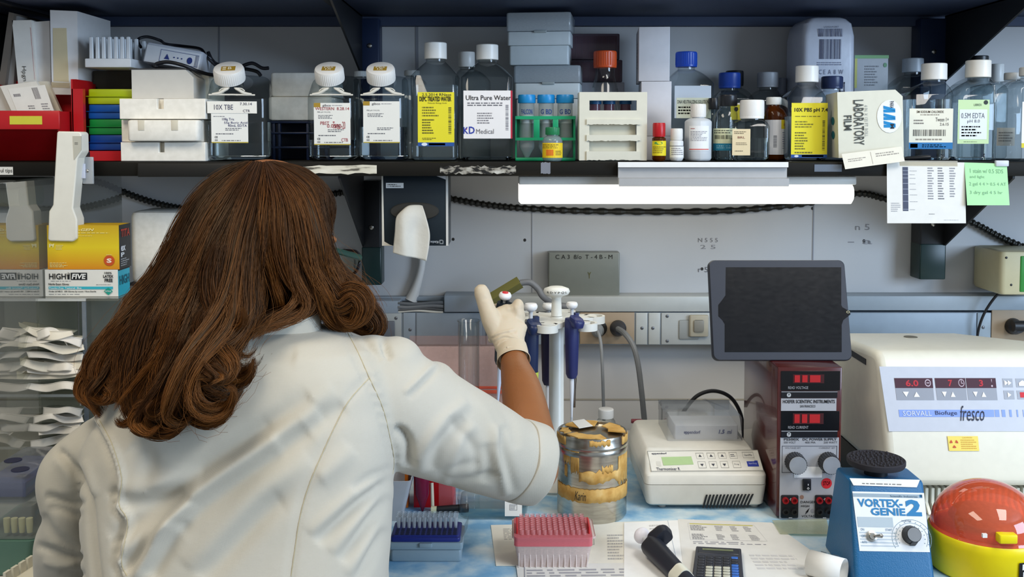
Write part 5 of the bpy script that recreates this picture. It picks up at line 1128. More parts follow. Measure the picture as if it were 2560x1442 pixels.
# local: x right, y up along the screen, z away from the viewer side handled by sign
def P3(x, y, o): return tuple(A + ux*x + uv*y + nn*o)
mb = MB(); rr_ = rrect(wt/2, hh/2, .010, 6)
ring = lambda s, o: [P3(wt/2+x*s, hh/2+y*s, o) for x, y in rr_]
def loft3(mb, rings, m, cap=(1, 1)):
    n = len(rings[0]); vs = sum([list(r_) for r_ in rings], []); fs = []
    for i in range(len(rings)-1):
        for j in range(n): a_ = i*n+j; b_ = i*n+(j+1) % n; fs.append((a_, b_, b_+n, a_+n))
    if cap[0]: fs.append(tuple(reversed(range(n))))
    if cap[1]: fs.append(tuple(range((len(rings)-1)*n, len(rings)*n)))
    mb.add(vs, fs, m)
loft3(mb, [ring(.985, -.016), ring(1, -.012), ring(1, -.003), ring(.985, 0)], CASE); mb.build('case', t)
def scr(px, py, o=.0): 
    h = hitplane(px, py, A, nn); return h + nn*o
mb = MB()
P = [(1815, 668), (2103, 668), (2103, 762), (2106, 768), (2124, 778), (2126, 786), (2108, 800), (2104, 812), (2104, 880), (1812, 880), (1812, 810), (1806, 800), (1796, 790), (1796, 762), (1804, 752), (1814, 738)]
v = [tuple(scr(x, y, .0005)) for x, y in P]
def scrn(nt, N, L, p):
    ramp_noise(nt, N, L, p, 26, [(.35, '#101115'), (.65, '#151518'), (.9, '#1e1d1c')], 10); r = N.new('ShaderNodeTexNoise'); r.inputs['Scale'].default_value = 18; r.inputs['Detail'].default_value = 8
    m = N.new('ShaderNodeMapRange'); m.inputs['From Min'].default_value = .35; m.inputs['From Max'].default_value = .7; m.inputs['To Min'].default_value = .22; m.inputs['To Max'].default_value = .27
    L.new(r.outputs['Fac'], m.inputs['Value']); L.new(m.outputs[0], p.inputs['Roughness']); p.inputs['Specular IOR Level'].default_value = .3
mb.add(v, [tuple(reversed(range(len(v))))], node_mat('smudged_screen', scrn)); o = mb.build('screen', t, smooth=0)
mb = MB(); fz = quadmap(scr(2115, 776, .001), scr(2124, 776, .001), scr(2115, 784, .001), scr(2124, 784, .001)); prnt(mb, fz, [('c', .5, .5, .5, .4, '#b9b28a'), ('c', .5, .5, .35, .25, '#1a1a1c', .0007)]); mb.build('home_button', t, smooth=0)

# --- large centrifuge
t = thing('centrifuge', 'large cream benchtop centrifuge with grey control panel at the right', 'centrifuge', (0, 0, 0)); CR = mat('#dfdccd', .38)
xl = .594; xr = .97; zc = lambda py, q: W(1280, py, q).z
prof = [(1.552, zc(1218, 1.552)), (1.5505, zc(1190, 1.55)), (1.602, zc(915, 1.602)), (1.610, zc(893, 1.61)), (1.622, zc(879, 1.622)), (1.64, zc(873, 1.64)), (1.86, zc(833, 1.86)), (1.88, zc(838, 1.88)), (1.885, Z0+.06), (1.61, Z0+.06), (1.59, zc(1218, 1.552))]
n = len(prof); tp_ = lambda y: xr if y < 1.64 else xr-(xr-.83)*(y-1.64)/.24
mb = MB(); vs = [(xl, y, z) for y, z in prof]+[(tp_(y) if z > 1.1 else xr-.02, y, z) for y, z in prof]
mb.add(vs, [tuple(range(n)), tuple(reversed(range(n, 2*n)))]+[(j, i, i+n, j+n) for i in range(n) for j in [(i+1) % n]], CR)
o = mb.build('housing', t, smooth=30); bv = o.modifiers.new('b', 'BEVEL'); bv.width = .012; bv.segments = 4; bv.limit_method = 'ANGLE'; bv.angle_limit = .6
mb = MB(); mb.box(xl+.01, xr-.02, 1.615, 1.87, Z0, zc(1218, 1.552)+.004, mat('#2a2a2c', .6)); mb.build('recess', t)
for i in range(34):
    x = xl+.052+i*.0098
    if x > xr-.03: break
    mb = MB(); yy = 1.582; P = [(-yy, zc(1222, yy)), (-(yy+.004), zc(1222, yy)), (-(yy+.006), Z0+.004), (-(yy+.0), Z0+.001), (-(yy-.012), Z0+.001), (-(yy-.012), Z0+.004), (-(yy+.0005), Z0+.010)]
    P = [(-(yy), zc(1220, yy)), (-(yy), Z0+.016), (-(yy-.012), Z0+.004), (-(yy-.014), Z0+.001), (-(yy+.022), Z0+.001), (-(yy+.022), zc(1220, yy))]
    mb.prism(P, x, x+.0046, CR, 'x'); mb.build('vent_rib', t, smooth=0)
Pc = Vector((0, 1.5505, zc(1190, 1.55))); Vc = Vector((0, 1.602-1.5505, zc(915, 1.602)-zc(1190, 1.55))); nc = Vector((0, -Vc.z, Vc.y)).normalized()
cq = lambda a, b, c, e: quadmap(*[hitplane(p[0], p[1], Pc+nc*.0006, nc) for p in (a, b, c, e)])
mb = MB(); f = cq((2198, 916), (2740, 918), (2222, 1078), (2740, 1078)); sheet(mb, lambda u, v, o=0: f(u, v, o+.0004), mat('#bcc0ca', .4), th=.0008); gp = mb.build('control_panel', t, smooth=0)
def cpan(name, x0, y0, x1, y1, items, bgc=None, o=.0008, par=gp, polys=()):
    f0 = cq((x0, y0), (x1, y0), (x0+(y1-y0)*.12, y1), (x1+(y1-y0)*.10, y1)); f = lambda u, v, oo=0: f0(u, v, oo+o); mb = MB()
    if bgc: sheet(mb, f, mat(bgc, .4, nz=.02), th=.0003)
    prnt(mb, f, items)
    for pts, c in polys: poly(mb, f, pts, c, .0007)
    return mb.build(name, par, smooth=0)
for (x0, x1, dg, ic) in ((2235, 2330, '6.0', 'r'), (2336, 2412, '7', 'c'), (2414, 2488, '3', 't')):
    up = [([(.52, .86), (.46, .68), (.58, .68)], 0)]
    its = [('r', 0, 0, 1, .45, '#3e1224'), ('t', .28 if dg == '6.0' else .42, .08, .62 if dg == '6.0' else .56, .38, dg, '#b0202c', .03)]
    if ic == 'c': its += [('c', .86, .22, .10, .18, '#b9a9b4'), ('c', .86, .22, .08, .14, '#3e1224', .0005), ('r', .85, .10, .87, .24, '#b9a9b4', .0006), ('r', .85, .22, .92, .25, '#b9a9b4', .0006)]
    if ic == 'r': its += [('c', .87, .22, .08, .17, '#b9a9b4'), ('c', .87, .22, .06, .12, '#3e1224', .0005), ('r', .83, .2, .91, .24, '#b9a9b4', .0006)]
    if ic == 't': its += [('r', .84, .05, .87, .34, '#b9a9b4'), ('c', .855, .36, .03, .05, '#b9a9b4')]
    cpan('display', x0, 945, x1, 1000, its, '#8f939d', polys=(([(.18, .62), (.34, .62), (.26, .86)], '#e8eaee'), ([(.46, .86), (.62, .86), (.54, .62)], '#e8eaee')))
for (x0, x1, y0, y1, nm) in ((2505, 2530, 946, 968, 'ff'), (2538, 2570, 946, 968, 'lid'), (2508, 2534, 976, 998, 'pl'), (2541, 2570, 976, 998, 'st')):
    polys = {'ff': (([(.15, .2), (.5, .5), (.15, .8)], '#eef0f2'), ([(.5, .2), (.85, .5), (.5, .8)], '#eef0f2')), 'lid': (([(.2, .85), (.8, .85), (.8, .5), (.5, .2), (.2, .5)], '#eef0f2'),), 'pl': (([(.35, .2), (.7, .5), (.35, .8)], '#eef0f2'),), 'st': ()}[nm]
    cpan('key', x0, y0, x1, y1, [('r', .25, .2, .75, .8, '#c8222e')] if nm == 'st' else [], '#9a9ea8', polys=polys)
cpan('brand_bar', 2246, 1024, 2484, 1042, [('t', .04, .15, .34, .85, 'SORVALL', '#cfd6ee'), ('t', .38, .15, .61, .88, 'Biofuge', '#2b3358'), ], '#7f98d6')
cpan('script_print', 2396, 1014, 2458, 1052, [('t', 0, 0, 1, 1, 'fresco', '#20243a', 0, .35)])
for x0, x1 in ((2486, 2497), (2503, 2512), (2522, 2528), (2540, 2544), (2556, 2558)): cpan('brand_bar', x0, 1024, x1, 1042, [], '#7f98d6')
st = cpan('radiation_sticker', 2368, 1090, 2444, 1127, [('t', .48, .06, .8, .14, 'CAUTION', '#c8902c'), ('m', .42, .2, .95, .9, 5, '#d0a03a')], '#e6cf5c', par=t)
f0 = cq((2368, 1090), (2444, 1090), (2372, 1127), (2448, 1127)); mb = MB()
for a_ in (90, 210, 330):
    P = []
    for rr2, w in ((.05, 0), (.14, -26), (.14, -9), (.14, 9), (.14, 26)):
        q = math.radians(a_+w); P.append((.19+rr2*math.cos(q), .5+rr2*2.1*math.sin(q)))
    poly(mb, lambda u, v, o=0: f0(u, v, o+.0012), P, '#c24a2a')
mb.build('trefoil', st, smooth=0)
mb = MB(); q = W(2290, 854, 1.80); mb.lathe([(.012, 0), (.012, .0006)], mat('#6a675c', .5), 20, xl+.13, 1.80); o = mb.build('lid_mark', t); o.location.z = (zc(873, 1.64)+(zc(833, 1.86)-zc(873, 1.64))*(.16/.22)) + .0005; o.rotation_euler = (0, 0, 0)
mb = MB(); mb.box(xl-.0008, xl+.002, 1.66, 1.76, zc(893, 1.61)-.024, zc(893, 1.61)-.014, BLACKP); mb.build('side_slot', t)

# --- vortex mixer
t = thing('vortex_mixer', 'blue vortex mixer with black rubber platform', 'vortex mixer', (0, 0, 0)); BL = mat('#135d8c', .42, bump=.25, bsc=600)
d = 1.308; x0, x1 = .4594, .5675; y0, y1 = d, 1.442; zv = W(0, 1203, 1.362).z
mb = MB(); Rg = []
zb = Z0+.002; z_ = lambda k: zb+(zv-zb)*k
def ringv(z, xa, xb, ya, yb2, r_): return (z, (xb-xa)/2, (yb2-ya)/2, r_, (xa+xb)/2, (ya+yb2)/2)
mb.rr([ringv(zb, x0+.001, x1-.001, y0+.001, y1, .006), ringv(zb+.003, x0, x1, y0, y1, .007), ringv(zv-.004, .4678, .5705, 1.360, 1.425, .007), ringv(zv-.001, .469, .5695, 1.362, 1.424, .007), ringv(zv, .4715, .567, 1.366, 1.421, .006)], BL, k=4); mb.build('case', t)
for (fx, fy) in ((x0+.015, y0+.012), (x1-.015, y0+.012), (x0+.015, y1-.012), (x1-.015, y1-.012)):
    mb = MB(); mb.lathe([(.007, BENCH+.0004), (.007, zb+.001)], BLACKP, 14, fx, fy); mb.build('rubber_foot', t)
Pv = Vector((0, y0, zb+.003)); Vv = Vector((0, 1.360-y0, zv-.004-zb-.003)); nv = Vector((0, -Vv.z, Vv.y)).normalized()
vq = lambda a, b, c, e, o=.0006: quadmap(*[hitplane(p[0], p[1], Pv+nv*o, nv) for p in (a, b, c, e)])
f = vq((2131, 1228), (2310, 1232), (2149, 1377), (2325, 1380)); mb = MB(); sheet(mb, f, mat('#dcdee0', .4), th=.0005)
BI = '#1f74a8'
prnt(mb, f, [('r', .0, .03, .97, .09, '#8fa0ac'), ('t', .52, .05, .9, .085, 'Scientific Industries', '#3a5a72'), ('r', .93, .03, .97, .08, BI), ('t', .05, .12, .68, .26, 'VORTEX-', BI, .035), ('t', .22, .27, .71, .40, 'GENIE', BI, .035), ('t', .72, .12, .94, .40, '2', BI, .05),
             ('r', .02, .43, .52, .60, '#a9b6be')]+[('r', .03, .68+.055*i, .56, .70+.055*i, '#b3bec6') for i in range(5)]+[('t', .05, .62, .10, .66, 'ON', '#3a6a8a'), ('t', .40, .62, .5, .66, 'START', '#3a6a8a'), ('t', .05, .73, .11, .77, 'OFF', '#3a6a8a'), ('t', .05, .83, .12, .87, 'AUTO', '#3a6a8a'), ('t', .64, .47, .78, .50, 'VORTEX', '#3a5a72')])
for i in range(13):
    a_ = math.radians(200-i*220/12); cxk, cyk = .76, .78
    for rr2, w in ((.19, .012), (.245, .02)): prnt(mb, f, [('r', cxk+rr2*math.cos(a_)-.006, cyk-rr2*1.15*math.sin(a_)-.007, cxk+rr2*math.cos(a_)+.006, cyk-rr2*1.15*math.sin(a_)+.007, '#6f8796')])
for rad in (.225, .275):
    n = 36
    for i in range(n):
        a0_, a1_ = math.radians(210-i*240/n), math.radians(210-(i+.9)*240/n); P = [(.76+q*math.cos(w), .78-q*1.15*math.sin(w)) for q, w in ((rad, a0_), (rad, a1_), (rad+.006, a1_), (rad+.006, a0_))]
        poly(mb, f, P, '#7f96a4')
fpv = mb.build('front_label', t, smooth=0)
f = vq((2124, 1195), (2300, 1199), (2134, 1213), (2292, 1218), .0012); mb = MB(); sheet(mb, f, mat('#e3e2dc', .6), th=.0006); prnt(mb, f, [('m', .15, .55, .8, .85, 1, '#7d7a74')]); mb.build('paper_tape', t, smooth=0)
c = hitplane(2277, 1337, Pv+nv*.0008, nv); mb = MB(); mb.T = Matrix.Translation(c) @ nv.to_track_quat('Z', 'Y').to_matrix().to_4x4()
mb.lathe([(.0125, 0), (.0118, .003), (.0100, .012)], BLACKP, 24); mb.add([(-.004, -.014, .0), (.004, -.014, 0), (.004, -.010, .011), (-.004, -.010, .011), (-.003, 0, .012), (.003, 0, .012)], [(0, 1, 2, 3), (3, 2, 5, 4)], BLACKP); mb.T = mb.T @ Matrix.Translation((0, 0, .012)); mb.lathe([(.0092, 0), (.009, .001)], mat('#d0d0d2', .2, metal=1), 28); mb.T = None; mb.build('speed_knob', t)
c = hitplane(2179, 1340, Pv+nv*.0008, nv); mb = MB(); mb.T = Matrix.Translation(c) @ nv.to_track_quat('Z', 'Y').to_matrix().to_4x4()
mb.lathe([(.0072, 0), (.0072, .002), (.0045, .0025), (.004, .005)], STEEL, 12); mb.T = mb.T @ Matrix.Rotation(.6, 4, 'Y'); mb.lathe([(.0018, .003), (.0030, .016), (.001, .018)], STEEL, 14); mb.T = None; mb.build('toggle_switch', t)
dp = 1.394; cp = W(2190, 1150, dp); RB = mat('#26242a', .8); rp = .0398
mb = MB(); mb.lathe([(.016, zv-.001), (.016, cp.z-.009)], BLACKP, 24, cp.x, dp); mb.build('shaft', t)
mb = MB(); mb.lathe([(.02, cp.z-.010), (rp*.96, cp.z-.006), (rp, cp.z-.003), (rp, cp.z+.002), (rp*.97, cp.z+.003), (rp*.93, cp.z+.002), (.002, cp.z+.0015)], RB, 48, cp.x, dp)
rnd = random.Random(9)
for i in range(95):
    a_ = i*2.399; q = rp*.9*math.sqrt((i+.5)/95); mb.ball((cp.x+q*math.cos(a_), dp+q*math.sin(a_), cp.z+.002), .0022, .0022, .0028, RB, 6, 4, 0, 1)
mb.build('rubber_platform', t)

# --- mini centrifuge
t = thing('mini_centrifuge', 'yellow mini centrifuge with orange dome lid, bottom right corner', 'centrifuge', (0, 0, 0)); YE = mat('#e8d408', .35); dc = 1.375; xc = W(2466, 1320, dc).x
zbm = W(2466, 1332, dc-.02).z
mb = MB(); rM = .0745
mb.lathe([(rM*.98, Z0+.001), (rM*1.01, Z0+.004), (rM*1.02, zbm-.012), (rM*1.03, zbm-.003), (rM*1.0, zbm), (rM*.9, zbm)], YE, 64, xc, dc)
mb.rbox(xc+.01, xc+.12, dc-.05, dc+.05, Z0+.001, zbm-.004, YE, .02); mb.build('base', t, smooth=50)
OR = clear('#ff9068', 1.2, .75, .48, '#ee7450', .03)
mb = MB(); mb.lathe([(rM*1.0, zbm+.0004), (rM*.985, zbm+.004)]+[(rM*.97*math.cos(a_), zbm+.004+.062*math.sin(a_)) for a_ in [PI/2*i/14 for i in range(0, 14)]]+[(.002, zbm+.066)], OR, 64, xc, dc, cap=(0, 1)); mb.build('dome_lid', t, smooth=60)
mb = MB(); mb.lathe([(rM*.9, zbm+.0003), (rM*.8, zbm-.0001), (.02, zbm+.012), (.012, zbm+.02), (.001, zbm+.021)], mat('#b9471c', .4), 48, xc, dc); mb.lathe([(.045, zbm+.010), (.050, zbm+.014), (.045, zbm+.022), (.02, zbm+.026), (.001, zbm+.026)], mat('#5a2a1c', .4), 48, xc, dc); mb.build('rotor', t)
mb = MB(); rbx(mb, 2500, 2545, 1338, 1360, dc-rM-.006, dc-rM*.9, YE, .002); mb.build('latch', t)
q = W(2520, 1425, dc-rM*1.01); mb = MB(); fm2 = cylmap(rM*1.042, .10, .98, Z0+.004, W(0, 1402, 1.305).z, xc, dc); f = lambda u, v, o=0: fm2(u, v, o)
sheet(mb, f, mat('#141416', .35), 12, 1); prnt(mb, f, [('t', .06, .05, .50, .28, 'Micro', '#e6e6e6', .04), ('r', .52, .12, .62, .15, '#e6e6e6'), ('g', .08, .36, .32, 1, '#e6e6e6', .05, .08), ('g', .40, .36, .64, 1, '#e6e6e6', .05, .08), ('g', .72, .36, .94, 1, '#e6e6e6', .05, .08)], True); mb.build('front_label', t, smooth=0)
mb = MB(); c = W(2462, 1338, dc-rM*1.03); mb.box(c.x-.003, c.x+.003, c.y-.001, c.y+.003, c.z-.003, c.z+.002, WHITEP); mb.build('catch', t)

# --- calculator
t = thing('calculator', 'dark grey pocket calculator on the printed sheets', 'calculator', (0, 0, 0)); zc_ = Z0+.011
c4 = [Bn(px, py, zc_) for px, py in ((1740, 1364), (1853, 1370), (1729, 1446), (1860, 1450))]; CG = mat('#35373f', .45)
ux = (c4[1]-c4[0]); uy = (c4[2]-c4[0]); mb = MB()
def csl(f, z0, z1, m, name, par, inset=0):
    mb = MB(); P = [f(inset, inset), f(1-inset, inset), f(1-inset, 1-inset), f(inset, 1-inset)]; A_ = [(p[0], p[1], z0) for p in P]+[(p[0], p[1], z1) for p in P]
    mb.add(A_, [(0, 1, 2, 3), (7, 6, 5, 4), (1, 0, 4, 5), (2, 1, 5, 6), (3, 2, 6, 7), (0, 3, 7, 4)], m); o = mb.build(name, par); b_ = o.modifiers.new('b', 'BEVEL'); b_.width = .0018; b_.segments = 2; return o
fc = quadmap(c4[0], c4[1], c4[2], c4[3]); csl(fc, Z0+.0028, zc_, CG, 'case', t)
def sub(f, u0, v0, u1, v1): return lambda u, v, o=0: f(u0+(u1-u0)*u, v0+(v1-v0)*v, o)
csl(sub(fc, .06, .05, .94, .22), zc_-.001, zc_+.0008, mat('#23252b', .3), 'display_bezel', t)
mb = MB(); sheet(mb, lambda u, v, o=0: sub(fc, .15, .09, .82, .14)(u, v, o+.0012), mat('#6d7350', .25)); mb.build('display', t, smooth=0)
for r_ in range(8):
    for c_ in range(5):
        u = .08+c_*.172; v = .32+r_*.080; h_ = .055
        colk = '#26282f'
        if r_ >= 4 and c_ in (1, 2, 3): colk = '#b9b7a6'
        if c_ == 4: colk = '#2f62b0' if r_ in (0, 3, 4, 5, 6, 7) else '#26282f'
        csl(sub(fc, u, v, u+.145, v+h_), zc_-.0005, zc_+.0018, mat(colk, .45), 'key', t)
# --- pipettes
NVY = mat('#1d2444', .4); DKP = mat('#23262f', .45); EJ = mat('#8a8078', .25, metal=1)
def pipette(name, label, M, L=.24, body=DKP, band=None, knob='#e9e8e6', dot=None, shaft='#d9dbe0', tip=True, press=0):
    """upright along +z from the tip (z=0) to the plunger; the finger hook points to -y"""
    t = thing(name, label, 'pipette', (0, 0, 0)); t.matrix_world = M
    k = L/.24
    MB().lathe([(.0018*k, .0), (.0030*k, .03*k), (.0042*k, .055*k), (.0048*k, .085*k)], mat(shaft, .4), 20).build('shaft', t)
    mb = MB(); mb.rr([(.082*k, .0075*k, .0085*k, .006*k), (.09*k, .0105*k, .0115*k, .008*k), (.15*k, .0120*k, .0135*k, .009*k), (.195*k, .0125*k, .0150*k, .010*k, 0, 0), (.202*k, .0115*k, .0135*k, .009*k)], body, k=5)
    mb.build('body', t, smooth=50)
    mb = MB(); mb.rr([(.188*k, .010*k, .010*k, .006*k, 0, -.020*k, .2), (.200*k, .0125*k, .016*k, .009*k, 0, -.018*k, .25), (.206*k, .010*k, .014*k, .008*k, 0, -.017*k, .25)], body, k=4); mb.build('finger_hook', t, smooth=50)
    q_ = press*k
    MB().lathe([(.0035*k, .2*k), (.0035*k, .222*k-q_)], mat('#c4c6c8', .3), 16).build('plunger_rod', t)
    kb = MB(); kb.lathe([(r_*k, z_*k-q_) for r_, z_ in ((.005, .221), (.0095, .224), (.0115, .228), (.0115, .231), (.0095, .2345), (.001, .2355))], mat(knob, .35), 28); o = kb.build('plunger_button', t)
    if dot:
        MB().lathe([(.0058*k, .2345*k-q_), (.0055*k, .2362*k-q_), (.001, .2364*k-q_)], mat(dot, .4), 24).build('colour_dot', o)
    mb = MB(); mb.tube([(.010*k, .006*k, .165*k), (.0125*k, .006*k, .10*k), (.010*k, .004*k, .075*k), (.006*k, 0, .055*k), (.0055*k, 0, .022*k)], .0032*k, EJ, 10); mb.build('ejector_arm', t)
    mb = MB(); mb.box(.006*k, .014*k, -.004*k, .008*k, .196*k, .212*k, body); mb.build('ejector_button', t)
    if band:
        mb = MB(); mb.rr([(.100*k, .0115*k, .0125*k, .008*k), (.118*k, .0121*k, .0131*k, .0085*k)], mat(band, .5), k=5); mb.build('band', t, smooth=50)
    if tip:
        MB().lathe([(.0006*k, -.028*k), (.0020*k, -.005*k), (.0029*k, .003*k)], clear('#f2f4f6', .8, .6, .5, '#e6e8ec', .1), 16).build('tip', t)
    return t
def upright(px, ptop, pbot, d, yaw=0, lean=0):
    a_ = W(px, ptop, d); b_ = W(px, pbot, d); L = (a_.z-b_.z)/.983
    return Matrix.Translation((a_.x, d, a_.z-.2355*L/.24)) @ Matrix.Rotation(yaw, 4, 'Z') @ Matrix.Rotation(lean, 4, 'Y'), L
# carousel
ct = thing('pipette_carousel', 'white round pipette stand with a knob on its post', 'pipette stand', (0, 0, 0)); d = 1.745; CW = mat('#dbdad2', .35); c = W(1391, 900, d); cx = c.x
zz2 = lambda py: W(1391, py, d).z
mb = MB(); mb.lathe([(.085, Z0), (.088, Z0+.004), (.084, Z0+.010), (.02, Z0+.014), (.0135, Z0+.022), (.0128, zz2(820)), (.0105, zz2(812)-.0), (.0105, zz2(790))], CW, 48, cx, d); mb.build('post', ct, smooth=50)
mb = MB(); mb.lathe([(.0095, zz2(789)), (.0082, zz2(745)), (.0105, zz2(740)), (.021, zz2(735)), (.0235, zz2(728)), (.0215, zz2(721)), (.012, zz2(716)), (.001, zz2(715))], CW, 40, cx, d); kn = mb.build('knob', ct, smooth=50)
mb = MB(); f = cylmap(.0237, -1, 1, zz2(730), zz2(724), cx, d); prnt(mb, f, [('t', .1, 0, .9, 1, 'R D Y P Q L', '#4a4a44', .02)], True); mb.build('print', kn, smooth=0)
zr0, zr1 = zz2(811), zz2(793); lobes = []
mb = MB(); NL = 6; P = []
for i in range(120):
    a_ = 2*PI*i/120; rr2 = .046+.028*(.5+.5*math.cos(NL*(a_-.25)))**.6; P.append((cx+rr2*math.cos(a_), d+rr2*math.sin(a_)))
mb.prism(P, zr0+.004, zr1, CW, 'z'); mb.build('ring_plate', ct)
for i in range(NL):
    a_ = .25+2*PI*i/NL; lx, ly = cx+.070*math.cos(a_), d+.070*math.sin(a_); mb = MB()
    prt = [(lx+.019*math.cos(a_+w), ly+.019*math.sin(a_+w)) for w in [math.radians(v_) for v_ in range(-150, 151, 15)]]; inn = [(lx+.0145*math.cos(a_+w), ly+.0145*math.sin(a_+w)) for w in [math.radians(v_) for v_ in range(150, -151, -15)]]
    n = len(prt); vs = [(x, y, zr0) for x, y in prt]+[(x, y, zr0) for x, y in reversed(inn)]+[(x, y, zr1) for x, y in prt]+[(x, y, zr1) for x, y in reversed(inn)]
    fs = []
    for k in range(n-1): fs += [(k, k+1, k+1+2*n, k+2*n), (n+k+1, n+k, n+k+2*n+0, n+k+1+2*n), (2*n+k, 2*n+k+1, 3*n+k+1, 3*n+k), (k+1, k, n+k, n+k+1)]
    mb.add(vs, fs, CW); mb.build('holder_lobe', ct, smooth=50)
for (px, yt, yb_, dd, yaw, body, band, kn_, lab) in ((1327, 757, 1100, 1.70, .3, mat('#16254a', .4), '#c2cc50', '#e9e8e6', 'navy pipette with yellow green band hanging left on the white stand'),
        (1371, 757, 1070, 1.815, -.4, mat('#1d1833', .4), None, '#d9d8d6', 'dark purple pipette hanging behind the post of the white stand'),
        (1430, 754, 1046, 1.69, .5, mat('#232a5c', .4), None, '#e9e8e6', 'blue pipette hanging right of the post with metal ejector arm')):
    M, L = upright(px, yt, yb_, dd, yaw); pipette('pipette', lab, M, L, body, band, kn_)
# lying pipette
a_ = Bn(1604, 1338, Z0+.022); b_ = Bn(1760, 1500, Z0+.010); ax = (a_-b_).normalized(); Lp = .25
zq = ax; xq = Vector((0, 0, 1)).cross(zq).normalized(); yq = zq.cross(xq)
M = Matrix.Translation(a_-ax*Lp*.96) @ Matrix(((xq.x, yq.x, zq.x, 0), (xq.y, yq.y, zq.y, 0), (xq.z, yq.z, zq.z, 0), (0, 0, 0, 1))) @ Matrix.Rotation(3.93, 4, 'Z')
lp = pipette('pipette', 'dark pipette with cream band lying on the papers by the calculator', M, Lp, DKP, '#d9d6c4', '#e3e0e6')
# --- label roll
t = thing('label_roll', 'curled roll of printed white labels beside the vortex mixer', 'paper roll', (0, 0, 0)); c = Bn(2066, 1418, Z0+.018)
M = Matrix.Translation(c) @ Matrix.Rotation(math.radians(-38), 4, 'Z') @ Matrix.Rotation(PI/2, 4, 'Y')
mb = MB(); mb.T = M; n = 44; vs = []; fs = []
for i in range(n+1):
    a2 = 2.2*PI*i/n; rr2 = .0180-.0025*i/n
    for hh2 in (-.024, .024): vs.append((rr2*math.cos(a2), rr2*math.sin(a2), hh2))
for i in range(n): fs.append((2*i, 2*i+1, 2*i+3, 2*i+2))
mb.add(vs, fs, PAPER); mb.T = None; o = mb.build('strip', t, smooth=60); s_ = o.modifiers.new('s', 'SOLIDIFY'); s_.thickness = .0006
mb = MB()
def fr(u, v, o=0):
    a2 = PI*.55+1.3*u; return tuple(M @ Vector(((.0188+o)*math.cos(a2), (.0188+o)*math.sin(a2), .022-.044*v)))
prnt(mb, fr, [('m', .1, .05, .35, .9, 3, '#6f6f76'), ('m', .5, .1, .8, .9, 2, '#6f6f76')], True); mb.build('print', t, smooth=0)

# --- tip boxes on the bench
def cp1(root, loc, label=None):
    r_ = root.copy(); COL.objects.link(r_); r_.location = loc
    if label: r_['label'] = label
    return r_
def mkhead(name, label, cat, prof, m, group, n=14):
    o = MB().lathe(prof, m, n, cap=(1, 0)).build(name, smooth=60); tag(o, label, cat, group); return o
t = thing('tip_box', 'grey tip box with navy rack and clear tips beside the white sleeve', 'tip box', (0, 0, 0)); d = 1.390; GB = mat('#8fa0a8', .4)
a = W(972, 1404, d); b = W(1157, 1404, d); zt = W(0, 1357, d).z; dep = .067
mb = MB(); mb.rbox(a.x+.002, b.x-.002, d+.001, d+dep-.001, Z0, Z0+(zt-Z0)*.62, GB, .004).rbox(a.x, b.x, d, d+dep, Z0+(zt-Z0)*.64, zt, GB, .004, .001).rbox(a.x+.003, b.x-.003, d+.003, d+dep-.003, Z0+(zt-Z0)*.55, Z0+(zt-Z0)*.7, GB, .003); mb.build('base', t)
NB = mat('#1d2a78', .4); zn = zt+.006; mb = MB()
mb.rbox(a.x+.002, b.x-.004, d+.003, d+dep-.003, zt, zn, NB, .004, .001); mb.rr([(zn-.0005, (b.x-a.x)/2-.004, dep/2-.006, .004, (a.x+b.x)/2-.001, d+dep/2), (zn+.002, (b.x-a.x)/2-.006, dep/2-.008, .004, (a.x+b.x)/2-.001, d+dep/2)], NB)
rk = mb.build('rack', t); zn += .002
hx0, hx1 = a.x+.010, b.x-.012; hy0, hy1 = d+.012, d+dep-.012
mb = MB()
for j in range(4):
    for i in range(12):
        x = hx0+(hx1-hx0)*i/11; y = hy0+(hy1-hy0)*j/7; nn2 = 10; mb.add([(x+.0031*math.cos(2*PI*q/nn2), y+.0031*math.sin(2*PI*q/nn2), zn+.0002) for q in range(nn2)], [tuple(range(nn2))], mat('#0a1038', .6, nz=0))
mb.build('rack_hole', rk, smooth=0); bpy.data.objects['rack_hole']['kind'] = 'stuff'
mb = MB(); c = (a.x+b.x)/2; mb.rbox(c-.009, c+.009, d-.003, d+.002, zt-.006, zt, GB, .001); mb.build('latch', t)
mb = MB(); LD = clear('#f2f5f6', .9, .7, .18, '#dfe6e8', .1); ze = zn+.012
mb.add([(b.x-.001, d+dep, zt), (b.x+.006, d+dep+.002, zt+.014), (b.x+.006, d+.02, zt+.014), (b.x-.001, d+.02, zt)], [(0, 1, 2, 3)], LD); mb.build('lid_edge', t)
TIPM = clear('#f6f8f9', 1.0, .55, .30, '#eef1f3', .1)
base = None
for j in range(4, 8):
    for i in range(12):
        x = hx0+(hx1-hx0)*i/11; y = hy0+(hy1-hy0)*j/7
        if base is None:
            base = mkhead('pipette_tip', 'clear pipette tip standing in the navy rack', 'pipette tip', [(.0022, 0), (.0026, .008), (.0031, .009), (.0036, .016)], TIPM, 'clear pipette tips in the navy rack'); base.location = (x, y, zn)
        else: cp1(base, (x, y, zn))
